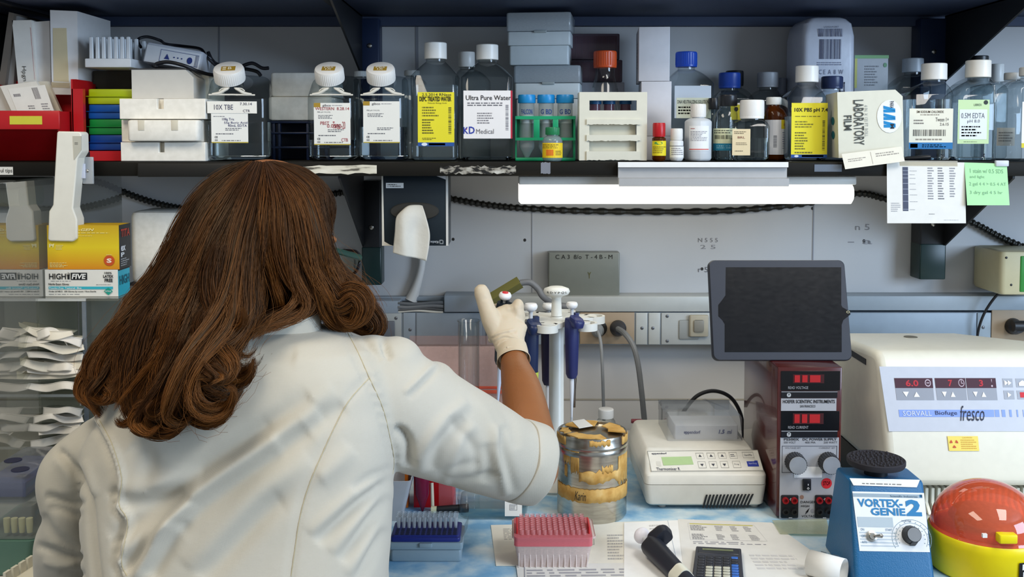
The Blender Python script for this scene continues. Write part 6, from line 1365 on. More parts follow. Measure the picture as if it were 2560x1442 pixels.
# red tip box
t = thing('tip_box', 'frosted tip box with red deck full of filter tips', 'tip box', (0, 0, 0)); d = 1.367
a = W(1287, 1423, d); b = W(1480, 1423, d); zt = W(0, 1366, d).z; zk = W(0, 1343, d).z; dep = .074; FR = clear('#f4e6e2', .7, .8, .55, '#ead9d3', .2)
mb = MB(); mb.rr([(Z0, (b.x-a.x)/2-.006, dep/2-.004, .005, (a.x+b.x)/2, d+dep/2), (zt, (b.x-a.x)/2, dep/2, .006, (a.x+b.x)/2, d+dep/2)], FR); mb.build('base', t)
mb = MB()
for i in range(13):
    x = a.x+.006+(b.x-a.x-.012)*i/12; mb.box(x-.0004, x+.0004, d+.0015, d+.003, Z0+.002, zt-.001, mat('#f2e4de', .5))
mb.build('inner_rib', t, smooth=0)
RD = clear('#f79aa0', .8, .8, .55, '#ee8890', .2); mb = MB(); mb.rr([(zt+.0004, (b.x-a.x)/2+.001, dep/2+.001, .006, (a.x+b.x)/2, d+dep/2), (zk, (b.x-a.x)/2+.001, dep/2+.001, .006, (a.x+b.x)/2, d+dep/2)], RD); mb.build('deck', t)
mb = MB(); mb.rbox(a.x-.004, b.x+.006, d+dep*.15, d+dep+.004, zk-.006, zk-.004, FR, .004); mb.build('rim', t)
for x in (a.x+.002, b.x-.004):
    mb = MB(); mb.rbox(x, x+.002, d+.012, d+.05, zk, zk+.010, mat('#cf2a2c', .4), .001); mb.build('side_clip', t)
base = None; PT = clear('#fae6e6', .9, .8, .32, '#f0b9b9', .1)
for j in range(8):
    for i in range(12):
        x = a.x+.010+(b.x-a.x-.020)*i/11; y = d+.010+(dep-.018)*j/7
        if base is None:
            base = mkhead('pipette_tip', 'pinkish filter tip standing in the red decked box', 'pipette tip', [(.0028, 0), (.0030, .006), (.0034, .0075)], PT, 'filter tips in the red decked box'); base.location = (x, y, zk+.0002)
        else: cp1(base, (x, y, zk+.0002))
# clear dish with water, white card
t = thing('clear_dish', 'shallow clear plastic dish of liquid below the sleeve', 'dish', (0, 0, 0)); d = 1.545
a = W(1142, 1300, d); b = W(1322, 1300, d); dep = .09; h = .032; cx2 = (a.x+b.x)/2; hx2 = (b.x-a.x)/2
mb = MB(); mb.rr([(Z0, hx2-.008, dep/2-.006, .012, cx2, d+dep/2), (Z0+.004, hx2-.003, dep/2-.002, .014, cx2, d+dep/2), (Z0+h, hx2, dep/2, .014, cx2, d+dep/2)], PET, cap=(1, 0)); mb.build('dish_body', t)
mb = MB(); mb.rr([(Z0+.002, hx2-.009, dep/2-.007, .012, cx2, d+dep/2), (Z0+.005, hx2-.0045, dep/2-.004, .013, cx2, d+dep/2), (Z0+.018, hx2-.0035, dep/2-.003, .013, cx2, d+dep/2)], clear('#eef6f8', 1.6, .7)); mb.build('liquid', t)
t2 = thing('card', 'small white card standing against the clear dish', 'card', (0, 0, 0)); f = quadmap(W(1262, 1253, d-.003), W(1305, 1253, d-.003), W(1262, 1290, d-.004), W(1305, 1290, d-.004)); mb = MB(); sheet(mb, f, PAPER); prnt(mb, f, [('g', .28, .2, .72, .6, '#8a8c90', .02, .03), ('m', .32, .25, .68, .55, 4, '#8a8c90')]); mb.build('sheet', t2, smooth=0)
# grey open bin
t = thing('waste_bin', 'small grey open topped bin beside the sleeve', 'bin', (0, 0, 0)); d = 1.535; a = W(980, 1200, d); b = W(1030, 1200, d); zt = W(0, 1203, d).z; mb = MB(); GB2 = mat('#a9abb0', .4)
mb.rr([(Z0, .026, .035, .006, a.x-.012, d+.045), (zt, .034, .045, .006, a.x-.004, d+.045), (zt, .032, .043, .005, a.x-.004, d+.045), (Z0+.003, .024, .033, .004, a.x-.012, d+.045)], GB2, cap=(1, 1)); mb.build('bin_body', t)
# red rack, tube
t = thing('tube_rack', 'bright red tube rack seen under the sleeve', 'tube rack', (0, 0, 0)); d = 1.602; mb = MB(); RR = mat('#c80f1c', .35); rbx(mb, 1034, 1100, 1165, 1218, d, d+.07, RR, .002); a = W(1034, 1165, d); b = W(1100, 1165, d)
mb = MB(); mb.box(a.x, b.x+.02, d, d+.07, Z0, a.z, RR); mb.build('rack_body', t)
mb = MB(); q = W(1062, 1163, d-.0005); mb.box(W(1012, 1163, d).x, W(1020, 1163, d).x, d-.001, d+.02, Z0, a.z+.001, mat('#e07a20', .4)); mb.build('corner_tag', t)
tt = thing('conical_tube', 'magenta tinted conical tube standing before the red rack', 'tube', (W(1056, 1250, 1.586).x, 1.586, Z0)); MB().lathe([(.0015, 0), (.011, .028), (.012, .06), (.012, .085)], clear('#b04a78', .9, .6, .45, '#a02850', .1), 24).build('tube_body', tt)
tt = thing('cassette', 'pink translucent gel cassette behind the marker pen', 'cassette', (0, 0, 0)); mb = MB(); a = W(1096, 1160, 1.59); b = W(1139, 1160, 1.59); mb.rbox(a.x, b.x, 1.59, 1.601, Z0, a.z, clear('#f6c4c6', .9, .85, .2, '#e8a0a4', .1), .002); mb.build('cassette_body', tt)
tt = thing('marker_pen', 'black marker pen with white end lying behind the tip boxes', 'pen', (0, 0, 0)); y_ = 1.574; a = W(1078, 1276, y_); b = W(1092, 1272, y_); zz3 = Z0+.0065
MB().tube([(a.x, y_, zz3), (a.x+.009, y_, zz3)], .0058, mat('#d9d6b0', .4), 16).build('end_cap', tt); MB().tube([(a.x+.009, y_, zz3), (a.x+.012, y_, zz3), (b.x+.05, y_+.01, zz3)], .0062, BLACKP, 16).build('barrel', tt)
tt = thing('spatula', 'thin cream stick leaning in front of the red rack', 'stick', (0, 0, 0)); a = W(1080, 1205, 1.60); b = W(1082, 1278, 1.585); MB().tube([(a.x, 1.597, a.z), (b.x, 1.585, Z0+.003)], .0028, mat('#d9d3b8', .5), 10).build('stick', tt)
# pink screen behind the arm and glass cylinder
t = thing('acrylic_shield', 'pink tinted clear acrylic shield standing behind the raised forearm', 'shield', (0, 0, 0)); d = 1.84; a = W(1010, 866, d); b = W(1262, 866, d)
mb = MB(); mb.rbox(a.x, b.x, d, d+.004, Z0, a.z, clear('#fbf2f0', .8, .9, .34, '#e8ccc6', .05), .001); mb.build('front_sheet', t)
mb = MB(); mb.rbox(a.x, b.x, d+.10, d+.104, Z0, a.z, clear('#faf0ee', .8, .9, .12, '#e4c6c0', .05), .001); mb.build('rear_sheet', t)
for (y0_, y1_, dd, x0_) in ((966, 972, d-.002, 1170), (976, 984, d-.006, 1185)):
    mb = MB(); rbx(mb, x0_-160, 1262, y0_, y1_, dd, dd+.004, mat('#e8654a', .35), .001); mb.build('coloured_edge', t)
bottle('measuring_cylinder', 'tall clear glass cylinder behind the gloved wrist', 1143, 1202, 1.77, .045, 798, 806, 1180, (1144, 1201), shape='round', wall=clear('#fbfdfd', 1.3, .6), ridge=0, neckw=1.0, z0=Z0, cat='cylinder', capm=clear('#fbfdfd', 1.3, .6), capname='rim') if False else None
t = thing('measuring_cylinder', 'tall clear glass cylinder behind the gloved wrist', 'cylinder', (W(1172, 900, 1.79).x, 1.79, Z0)); hz = W(0, 800, 1.79).z-Z0
MB().lathe([(.024, 0), (.024, .006), (.018, .012), (.0195, .02), (.0195, hz-.004), (.0215, hz), (.0180, hz-.003), (.0180, .02), (.001, .016)], clear('#fbfdfd', 1.3, .6), 40).build('glass', t, smooth=50)
# cords and plugs at the wall
GC = mat('#6e7072', .5)
def plug(px, py, m, label, r0=.013):
    t = thing('wall_plug', label, 'plug', (0, 0, 0)); c = W(px, py, ry-.006); mb = MB(); mb.T = Matrix.Translation(c) @ Matrix.Rotation(PI/2, 4, 'X'); mb.lathe([(r0, 0), (r0, .012), (r0*.8, .02), (r0*.55, .03)], m, 20); mb.T = None; mb.build('plug_body', t); return t
def cord(par, pts, r, m, n=10):
    return MB().tube(smooth_path([W(*p) for p in pts], 8), r, m, n).build('cord', par)
p = plug(1493, 824, mat('#84888a', .5), 'light grey plug in the left socket with thin grey cord')
cord(p, [(1493, 826, 1.966), (1500, 845, 1.95), (1504, 880, 1.94), (1507, 950, 1.93), (1509, 1020, 1.93), (1511, 1100, 1.93)], .0032, mat('#8a8d90', .5))
p = plug(1543, 820, mat('#2c2c30', .5), 'dark plug in the right socket with thick grey cord', .015)
cord(p, [(1545, 822, 1.966), (1563, 835, 1.93), (1583, 865, 1.91), (1595, 910, 1.90), (1604, 980, 1.89), (1612, 1060, 1.88), (1618, 1110, 1.87)], .0056, GC)
p = plug(2532, 815, BLACKP, 'black plug in the outlet at the right edge', .015); mb = MB(); c = W(2532, 815, ry-.03); mb.tube([c, c+Vector((.03, 0, 0)), c+Vector((.08, 0, -.002))], .011, BLACKP, 14); mb.build('elbow', p)
t = thing('cable_connector', 'olive taped cable connector above the pipette stand', 'connector', (0, 0, 0)); c0, c1 = W(1222, 752, 1.93), W(1300, 705, 1.93); OL = mat('#75703a', .6); mb = MB(); mb.tube([c0, c1], .0125, OL, 4); mb.build('sleeve', t, smooth=0)
MB().tube(smooth_path([W(*q) for q in ((1300, 707, 1.93), (1325, 706, 1.93), (1345, 722, 1.93), (1358, 742, 1.93), (1385, 760, 1.95), (1420, 766, 1.96))], 8), .0062, mat('#77787a', .5), 12).build('cord', t)
t = thing('timer', 'beige wall timer with green face at the right edge', 'timer', (0, 0, 0)); mb = MB(); d = 1.93
a, b = W(2503, 628, d), W(2640, 738, d); mb.rbox(a.x, b.x, d, WALL-.001, b.z, a.z, mat('#c9bf9a', .45), .01); mb.build('case', t)
mb = MB(); rbx(mb, 2552, 2600, 640, 730, d-.002, d+.004, mat('#3a8f3e', .4), .003); mb.build('face', t)
mb = MB()
for q in ((2516, 644), (2528, 712)): c = W(*q, d); mb.ball((c.x, c.y, c.z), .0025, .001, .0025, BLACKP, 10, 5)
mb.build('screw_hole', t)
cord(t, [(2510, 726, 1.97), (2490, 740, 1.97), (2465, 775, 1.975), (2450, 810, 1.98), (2443, 845, 1.985), (2440, 900, 1.985)], .0026, BLACKP)
t = thing('gas_valve', 'small valve with red and blue handles behind the mixer', 'valve', (0, 0, 0)); d = 1.84
MB().tube([W(1578, 1052, d), W(1600, 1054, d), W(1625, 1062, d)], [.004, .0055, .004], mat('#8c3a44', .4), 12).build('red_handle', t)
mb = MB(); c = W(1644, 1068, d); mb.lathe([(.010, Z0), (.010, Z0+.02), (.006, Z0+.03), (.006, c.z-.006), (.009, c.z-.004), (.009, c.z)], STEEL, 20, c.x, d); mb.tube([W(1622, 1062, d), W(1650, 1078, d)], .0035, STEEL, 10); mb.build('valve_body', t)
mb = MB(); mb.lathe([(.0095, c.z+.0002), (.0095, c.z+.006), (.006, c.z+.008)], mat('#2a4fa0', .35), 20, c.x, d); mb.build('blue_cap', t)

# ------------------------------------------------------------------ left end of the bench
PX = W(112, 700, 1.66).x - .0015
ac = clear('#f0f2ee', 4.0, .8, .05, '#9a9a90', .02)
t = thing('acrylic_screen', 'upright clear acrylic panel mirroring the glove box at the left', 'panel', (0, 0, 0)); mb = MB(); mb.box(PX-.004, PX, 1.30, 2.0, BENCH+.0004, lip-.004, ac); mb.build('sheet', t, smooth=0)
# organiser
ot = thing('acrylic_organiser', 'clear acrylic shelf organiser with envelopes, left of the hair', 'organiser', (0, 0, 0)); AC = clear('#eef0ea', 1.2, .7, .10, '#c9c9c0', .05)
ztop = W(0, 746, 1.64).z; xa = W(92, 800, 1.64).x; xm = W(214, 900, 1.64).x; xe = W(300, 900, 1.64).x
mb = MB(); mb.box(PX+.001, xe, 1.64, 1.786, ztop-.004, ztop, AC); mb.build('shelf', ot, smooth=0)
for x in (xm,):
    mb = MB(); mb.box(x-.003, x+.003, 1.64, 1.786, BENCH+.0004, ztop-.004, AC); mb.build('divider', ot, smooth=0)
mb = MB(); mb.box(xa+.0, xa+.004, 1.64, 1.786, BENCH+.0004, ztop-.004, AC); mb.build('divider', ot, smooth=0)
for py in (880, 985, 1116):
    z = W(0, py, 1.64).z; mb = MB(); mb.box(xa, xe, 1.64, 1.786, z-.004, z, AC); mb.build('shelf', ot, smooth=0)
EDG = clear('#f4f6f4', .9, .8, .6, '#dcdedc', .1)  # paler strips added along the acrylic fronts as painted edge highlights
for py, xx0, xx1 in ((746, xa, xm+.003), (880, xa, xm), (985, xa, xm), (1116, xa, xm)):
    z = ztop if py == 746 else W(0, py, 1.64).z; mb = MB(); mb.box(xx0, xx1, 1.6375, 1.6399, z-.0042, z+.0002, EDG); mb.build('edge_highlight', ot, smooth=0)
mb = MB(); mb.box(xm-.0032, xm+.0032, 1.6375, 1.6399, BENCH+.001, ztop-.005, clear('#cfd6dc', .9, .8, .35, '#a9b2bc', .1)); mb.build('edge_highlight', ot, smooth=0)  # added highlight strip down the divider front
mb = MB(); mb.box(PX+.002, xe, 1.787, 1.791, BENCH+.001, ztop-.005, mat('#807e74', .6)); mb.build('back_board', ot, smooth=0)
# envelopes
EN = [mat('#e6dfcf', .8, bump=.3, bsc=60), mat('#efe9df', .8, bump=.3, bsc=60), mat('#e9dcd2', .8, bump=.3, bsc=60), mat('#d4d0c8', .8, bump=.3, bsc=60)]
def envelope(label, x0, y0, x1, y1, bend, seed, m):
    rnd = random.Random(seed); t = thing('envelope', label, 'envelope', (0, 0, 0)); rows = []
    for k in range(3):
        dd = [1.60, 1.66, 1.74][k]; yo = [0, -1, -6][k]
        rows.append([(x0+(x1-x0)*u/3 + [0, 4, 14][k], y0+(y1-y0)*u/3+yo+rnd.uniform(-bend, bend)*(1.1 if k == 0 else .2), dd+.012*math.sin(u*2+seed)*(k == 0)) for u in range(4)])
    grid(rows, m, 'paper_sheet', t, .0012); 
    mb = MB(); r0 = rows[0]
    rows2 = [[(p[0], p[1]-1.5, p[2]+.001) for p in rows[0]], [(p[0]+rnd.uniform(-5, 5), p[1]+rnd.uniform(8, 22), p[2]-.008) for p in rows[0]]]
    grid(rows2, m, 'flap', t, .0008); return t
lv = ['top', 'middle', 'bottom']
EV = [(0, 46, 812, 180, 832, 7), (0, 50, 838, 205, 846, 6), (0, 44, 856, 208, 866, 5), (0, 90, 822, 165, 838, 9),
      (1, 66, 880, 208, 888, 5), (1, 50, 898, 206, 902, 7), (1, 42, 936, 204, 930, 7), (1, 64, 918, 210, 918, 8), (1, 60, 962, 210, 960, 6), (1, 110, 905, 200, 912, 9),
      (2, 108, 1020, 206, 1022, 3), (2, 84, 1040, 205, 1038, 5), (2, 72, 1064, 200, 1058, 6), (2, 76, 1104, 180, 1082, 5), (2, 96, 1078, 200, 1070, 8)]
desc = ['white envelope on top of the pile', 'creased cream envelope', 'flat white envelope at the pile base', 'crumpled inner envelope', 'folded white envelope on top of the pile', 'cream envelope with curled flap', 'open mouthed envelope sticking out left', 'pinkish envelope with red scrawl', 'lowest cream envelope', 'bunched white envelope', 'flat dark spined envelope', 'grey white envelope', 'curled pale envelope', 'narrow envelope slanting down', 'creased envelope with printed back']
for i, e in enumerate(EV):
    envelope('%s on the %s level of the acrylic organiser' % (desc[i], lv[e[0]]), e[1], e[2], e[3], e[4], e[5], i*7+1, EN[[0, 1, 0, 1, 3, 0, 0, 1, 1, 1, 3, 1, 3, 3, 1][i]])
# glove boxes
d = 1.66; 
def gbox(label, x0, x1, y0, y1, d, dep, m, msd, front, side, capm=None):
    t = thing('glove_box', label, 'box', (0, 0, 0)); a = W(x0, y0, d); b = W(x1, y1, d); zb_ = b.z if not capm else capm; mb = MB(); mb.box(a.x, b.x, d, d+dep, zb_, a.z, m); mb.build('box_body', t, smooth=0)
    f = lambda u, v, o=0: (a.x+(b.x-a.x)*u, d-.0004-o, a.z+(zb_-a.z)*v); mb = MB(); prnt(mb, f, front); mb.build('front_print', t, smooth=0)
    fs = lambda u, v, o=0: (b.x+.0004+o, d+dep*u, a.z+(zb_-a.z)*v); mb = MB(); sheet(mb, fs, msd); prnt(mb, fs, side); mb.build('side_print', t, smooth=0); return zb_, a.z
zb_, zt_ = gbox('white and cyan glove box lettered HIGH FIVE under the yellow one', 112, 296, 674, 746, d, .05, mat('#e6e4dc', .55), mat('#2aa6b8', .5),
    [('t', .06, .14, .29, .36, 'HIGH', '#17171a', .015), ('r', .355, .11, .58, .38, '#17171a'), ('t', .37, .15, .565, .345, 'FIVE', '#efefec', .03, .15, 0), ('r', .31, .18, .34, .36, '#17171a', .0004), ('r', .30, .13, .305, .25, '#17171a'), ('r', .318, .10, .325, .22, '#17171a'), ('r', .335, .12, .342, .22, '#17171a'),
     ('m', .08, .41, .5, .44, 1, '#77787a'), ('t', .82, .08, .92, .16, '100%', '#17171a', .02), ('t', .80, .19, .94, .30, 'LATEX', '#17171a', .03), ('t', .82, .33, .93, .46, 'FREE', '#17171a', .03),
     ('t', .05, .50, .33, .58, 'Nitrile Exam Gloves', '#17171a', .02), ('m', .70, .54, .95, .58, 1, '#8a8b8e'), ('r', .05, .63, .93, .73, '#36b2c4'), ('t', .06, .65, .50, .72, 'Powder-Free  Textured  Blue', '#e6f4f6', .01),
     ('t', .05, .78, .70, .86, 'Order # N812  100 Gloves by count / Non-Sterile', '#17171a', .015), ('m', .05, .90, .58, .94, 1, '#8a8b8e')], [('r', 0, 0, 1, .05, '#17171a'), ('t', .1, .25, .95, .6, 'HIGH', '#135a68', .03)], ztop+.0004)
o = bpy.data.objects['front_print']; mb = MB(); a = W(112, 674, d); b = W(296, 746, d)
f = lambda u, v, o=0: (a.x+(b.x-a.x)*u, d-.0012-o, zt_+(zb_-zt_)*v); poly(mb, f, [(.87, .66), (.93, .80), (.87, .95), (.81, .80)], '#149a86'); prnt(mb, lambda u, v, o=0: f(u, v, o+.0003), [('t', .83, .77, .91, .83, 'NITRILE', '#e6f4f2')]); mb.build('diamond', o.parent, smooth=0)
def ygm(nt, N, L, p):
    tc = N.new('ShaderNodeTexCoord'); s = N.new('ShaderNodeSeparateXYZ'); L.new(tc.outputs['Generated'], s.inputs[0]); r_ = N.new('ShaderNodeValToRGB'); e = r_.color_ramp.elements
    e[0].position = 0; e[0].color = (*srgb('#d98a12'), 1); e[1].position = 1; e[1].color = (*srgb('#c9a21a'), 1); e2 = e.new(.5); e2.color = (*srgb('#e3c81c'), 1)
    L.new(s.outputs[2], r_.inputs[0]); L.new(r_.outputs[0], p.inputs['Base Color']); p.inputs['Roughness'].default_value = .45
gbox('yellow orange glove box with round S sticker on top of the white one', 117, 299, 563, 673, d, .05, node_mat('yellow_print', ygm), mat('#1d2022', .5),
    [('t', .44, .07, .66, .13, '-GEN', '#f0e6a0', .02, .3), ('m', .42, .16, .96, .19, 1, '#ecdf8a'), ('m', .42, .23, .68, .25, 1, '#ecdf8a'), ('t', .03, .42, .10, .50, 'Pf', '#f4ecb0', .03), ('m', .12, .44, .24, .56, 4, '#e6d98a'), ('m', .03, .84, .30, .96, 4, '#e6d98a'),
     ('c', .86, .80, .075, .12, '#c8501e'), ('t', .825, .75, .895, .85, 'S', '#f2e4d0', .04), ('m', .82, .66, .90, .68, 1, '#f0e6a0')],
    [('t', .12, .10, .9, .28, 'TITA', '#b03a2a', .03), ('t', .1, .48, .5, .60, 'ex', '#dcdcdc', .03), ('t', .1, .63, .4, .73, 'P', '#dcdcdc', .04), ('m', .1, .76, .9, .95, 4, '#a9a9a9')], zt_+.0006)
# styrofoam block on a black unit
t = thing('black_unit', 'black equipment unit under the styrofoam box behind the hair', 'equipment', (0, 0, 0)); a = W(306, 712, 1.80); b = W(520, 712, 1.80); mb = MB(); mb.rbox(a.x, b.x, 1.80, 1.92, BENCH+.0006, a.z, mat('#14141a', .35), .004); mb.build('case', t)
mb = MB(); rbx(mb, 310, 342, 778, 835, 1.793, 1.80, mat('#b4b0b8', .5), .003); mb.build('panel', t)
t = thing('styrofoam_box', 'white styrofoam box on the black unit behind the hair', 'box', (0, 0, 0)); d = 1.81; b2 = W(323, 528, d); mb = MB(); mb.rbox(b2.x, W(500, 528, d).x, d, d+.11, a.z+.0008, W(0, 529, d).z, FOAM, .012, .008); mb.build('foam_body', t)
# stacked clear boxes lower left
def clearbox(label, x0, x1, y0, y1, d, dep, tint, milk, innards):
    t = thing('storage_box', label, 'box', (0, 0, 0)); a = W(x0, y0, d); b = W(x1, y1, d); mb = MB(); mb.rbox(a.x, b.x, d, d+dep, b.z, a.z, clear('#e9eeee', .9, .7, milk, tint, .08), .006, .003); mb.build('case', t)
    for (u0, u1, v0, v1, c, nm) in innards:
        mb = MB(); mb.box(a.x+(b.x-a.x)*u0, a.x+(b.x-a.x)*u1, d+.01, d+dep-.01, a.z+(b.z-a.z)*v1, a.z+(b.z-a.z)*v0, mat(c, .5)); mb.build(nm, t, smooth=0)
    return t, a, b
t, a, b = clearbox('upper clear box with blue rack in the stack at the left edge', -60, 62, 1192, 1262, 1.355, .14, '#a9adb6', .28, [(.05, .95, .30, .80, '#4a5488', 'rack_insert')])
mb = MB(); zt = a.z
for k, (u, v) in enumerate(((.62, .3), (.9, .6))): mb.lathe([(.012, 0), (.012, .0006)], mat('#2a2d48', .5), 18, b.x-.02-k*.03, 1.385+k*.04)
o = mb.build('lid_print', t); o.location.z = zt+.0005
t, a, b2_ = clearbox('lower clear box with pale tubes in the stack at the left edge', -70, 86, 1263, 1350, 1.345, .15, '#c9ccc8', .22, [])
for k in range(4):
    x = W(10+k*19, 1320, 1.35).x; mb = MB(); mb.lathe([(.0035, 0), (.0045, .012), (.0045, .020)], mat('#d9cf9c', .5), 14, x, 1.358); o = mb.build('tube_insert', t); o.location.z = b2_.z+.006
t = thing('green_container', 'grey green plastic container under the clear boxes, bottom left', 'container', (0, 0, 0)); a = W(-80, 1351, 1.34); b = W(84, 1351, 1.34); mb = MB(); mb.rr([(Z0, (b.x-a.x)/2-.012, .07, .01, (a.x+b.x)/2, 1.418), (b2_.z-.0005, (b.x-a.x)/2, .076, .01, (a.x+b.x)/2, 1.418)], mat('#5f8274', .4)); mb.build('container_body', t)
t = thing('comb_tray', 'cream comb edged tray in front of the green container', 'tray', (0, 0, 0)); CT = mat('#ded8c4', .5); dd = 1.335
mb = MB(); P0 = Bn(18, 1440, BENCH+.035); zt = BENCH+.042
p0, p1 = Bn(14, 1432, zt), Bn(140, 1352, zt); dirv = (p1-p0).normalized(); nrm = Vector((-dirv.y, dirv.x, 0))
mb = MB(); T = Matrix(((dirv.x, nrm.x, 0, p0.x), (dirv.y, nrm.y, 0, p0.y), (0, 0, 1, 0), (0, 0, 0, 1))); mb.T = T; Lc = (p1-p0).length
mb.box(0, Lc, -.03, .004, BENCH+.0006, zt-.014, CT)
for k in range(7): mb.box(Lc*k/7, Lc*(k+.72)/7, 0, .004, zt-.016, zt, CT)
mb.build('tray_body', t, smooth=0)
cable('black cord in the gap below the acrylic organiser', [(20, 1170, 1.60), (70, 1150, 1.61), (100, 1128, 1.62), (118, 1120, 1.63), (135, 1135, 1.64), (138, 1170, 1.64)], .003)
# ------------------------------------------------------------------ the person
from mathutils.bvhtree import BVHTree
def ell(mb, pts, m, n=20, side=None, cap=True):
    """tube of ellipses: pts = (pos, ra, rb); ra along the side vector"""
    P = [Vector(p[0]) for p in pts]; vs = []; fs = []; K = len(P)
    S = Vector(side) if side is not None else None; prev = None
    for i in range(K):
        t = (P[min(i+1, K-1)]-P[max(i-1, 0)]).normalized()
        s = S if S is not None else (prev if prev is not None else (Vector((1, 0, 0)) if abs(t.x) < .9 else Vector((0, 1, 0))))
        a = (s-t*s.dot(t)).normalized(); b = t.cross(a); prev = a
        for j in range(n):
            q = 2*PI*j/n; vs.append(P[i]+a*math.cos(q)*pts[i][1]+b*math.sin(q)*pts[i][2])
    for i in range(K-1):
        for j in range(n): q = i*n+j; w = i*n+(j+1) % n; fs.append((q, w, w+n, q+n))
    if cap: fs.append(tuple(reversed(range(n)))); fs.append(tuple(range((K-1)*n, K*n)))
    mb.add(vs, fs, m)
def rnd_ends(pts):
    """round both ends of an ellipse tube"""
    out = []; (p0, a0, b0), (p1, a1, b1) = pts[0], pts[1]; d = (Vector(p0)-Vector(p1)).normalized(); r = min(a0, b0)
    for k in (.0, .35, .7, .9): 
        c = math.sqrt(max(0, 1-(1-k)**2)) if k else .12
        out.append((Vector(p0)+d*r*(1-k)*.9, a0*max(c, .12), b0*max(c, .12)))
    out += list(pts); (p0, a0, b0), (p1, a1, b1) = pts[-1], pts[-2]; d = (Vector(p0)-Vector(p1)).normalized(); r = min(a0, b0)
    for k in (.9, .7, .35, .0):
        c = math.sqrt(max(0, 1-(1-k)**2)) if k else .12
        out.append((Vector(p0)+d*r*(1-k)*.9, a0*max(c, .12), b0*max(c, .12)))
    return out
def dense(pts, n=6):
    A = smooth_path([p[0] for p in pts], n); R = smooth_path([(p[1], p[2], 0) for p in pts], n)
    return [(a, r.x, r.y) for a, r in zip(A, R)]
def remeshed(mb, vox, sm=6, smf=.5):
    me = bpy.data.meshes.new('r'); me.from_pydata(mb.v, [], mb.f); me.update(); o = bpy.data.objects.new('r', me); COL.objects.link(o)
    r = o.modifiers.new('r', 'REMESH'); r.mode = 'VOXEL'; r.voxel_size = vox
    if sm: s = o.modifiers.new('s', 'SMOOTH'); s.iterations = sm; s.factor = smf
    dg = bpy.context.evaluated_depsgraph_get(); dg.update(); e = bpy.data.meshes.new_from_object(o.evaluated_get(dg)); bpy.data.objects.remove(o); bpy.data.meshes.remove(me)
    return e
def vcos(me):
    a = np.empty(len(me.vertices)*3, np.float32); me.vertices.foreach_get('co', a); return a.reshape(-1, 3)
def vnor(me):
    a = np.empty(len(me.vertices)*3, np.float32); me.vertices.foreach_get('normal', a); return a.reshape(-1, 3)
def setco(me, co): me.vertices.foreach_set('co', co.astype(np.float32).ravel()); me.update()
def finish(me, name, m, par, smooth=True):
    me.name = name; me.materials.clear(); me.materials.append(m); me.polygons.foreach_set('use_smooth', [smooth]*len(me.polygons)); me.polygons.foreach_set('material_index', [0]*len(me.polygons))
    o = bpy.data.objects.new(name, me); COL.objects.link(o); o.parent = par; return o
person = thing('person', 'person with long auburn hair and white coat, seen from behind, raising a gloved hand', 'person', (0, 0, 0))
SKIN = mat('#8f5a33', .45, nz=.10, sc=40, bump=.15, bsc=500, sss=.12)
def Wm(px, py, d, r, r2=None):
    s = d/F; return (W(px, py, d), r*s, (r2 or r)*s)

# ---- body
C = W(680, 602, 1.285); HS = .9; fdir = Vector((.60, .74, -.32)).normalized(); rdir = fdir.cross(Vector((0, 0, 1))).normalized(); udir = rdir.cross(fdir)
HM = Matrix(((rdir.x, fdir.x, udir.x, C.x), (rdir.y, fdir.y, udir.y, C.y), (rdir.z, fdir.z, udir.z, C.z), (0, 0, 0, 1))) @ Matrix.Scale(HS, 4)
bb = MB(); DUM = SKIN
hd = lambda x, y, z: tuple(HM @ Vector((x, y, z)))
bb.T = HM
bb.ball((0, -.012, .030), .074, .092, .084, DUM, 28, 18)                     # skull
bb.ball((0, .030, -.030), .058, .062, .078, DUM, 24, 16)                     # face
bb.ball((0, .052, -.088), .030, .030, .022, DUM, 16, 10)                     # chin
bb.ball((0, .085, -.020), .011, .020, .024, DUM, 12, 10)                     # nose
bb.ball((0, .100, -.033), .012, .010, .009, DUM, 12, 8)
for s in (-1, 1):
    bb.ball((s*.036, .066, -.022), .020, .018, .018, DUM, 12, 8)             # cheeks
    bb.ball((s*.034, .068, .022), .022, .012, .008, DUM, 12, 8)              # brow
    bb.ball((s*.076, -.006, -.006), .006, .016, .030, DUM, 12, 8)            # ears
bb.ball((0, .086, -.056), .022, .008, .006, DUM, 12, 6); bb.ball((0, .084, -.064), .019, .008, .006, DUM, 12, 6)
bb.T = None
sh = W(660, 840, 1.215)
ell(bb, dense([(hd(0, -.03, -.03), .052, .054), ((C.x-.005, 1.222, C.z-.115), .050, .052), ((sh.x, 1.205, sh.z-.01), .056, .058)]), DUM, 20)
torso_rows = [ # py, L, R, y centre, half depth
    (812, 560, 745, 1.205, .062), (835, 475, 858, 1.200, .078), (862, 405, 925, 1.197, .090), (905, 340, 968, 1.194, .100), (960, 300, 985, 1.190, .108), (1030, 266, 992, 1.185, .114), (1100, 228, 990, 1.178, .116),
    (1180, 224, 982, 1.170, .116), (1260, 224, 978, 1.162, .116), (1350, 228, 972, 1.152, .116), (1442, 232, 966, 1.145, .118), (1560, 232, 968, 1.138, .122), (1700, 225, 985, 1.130, .13)]
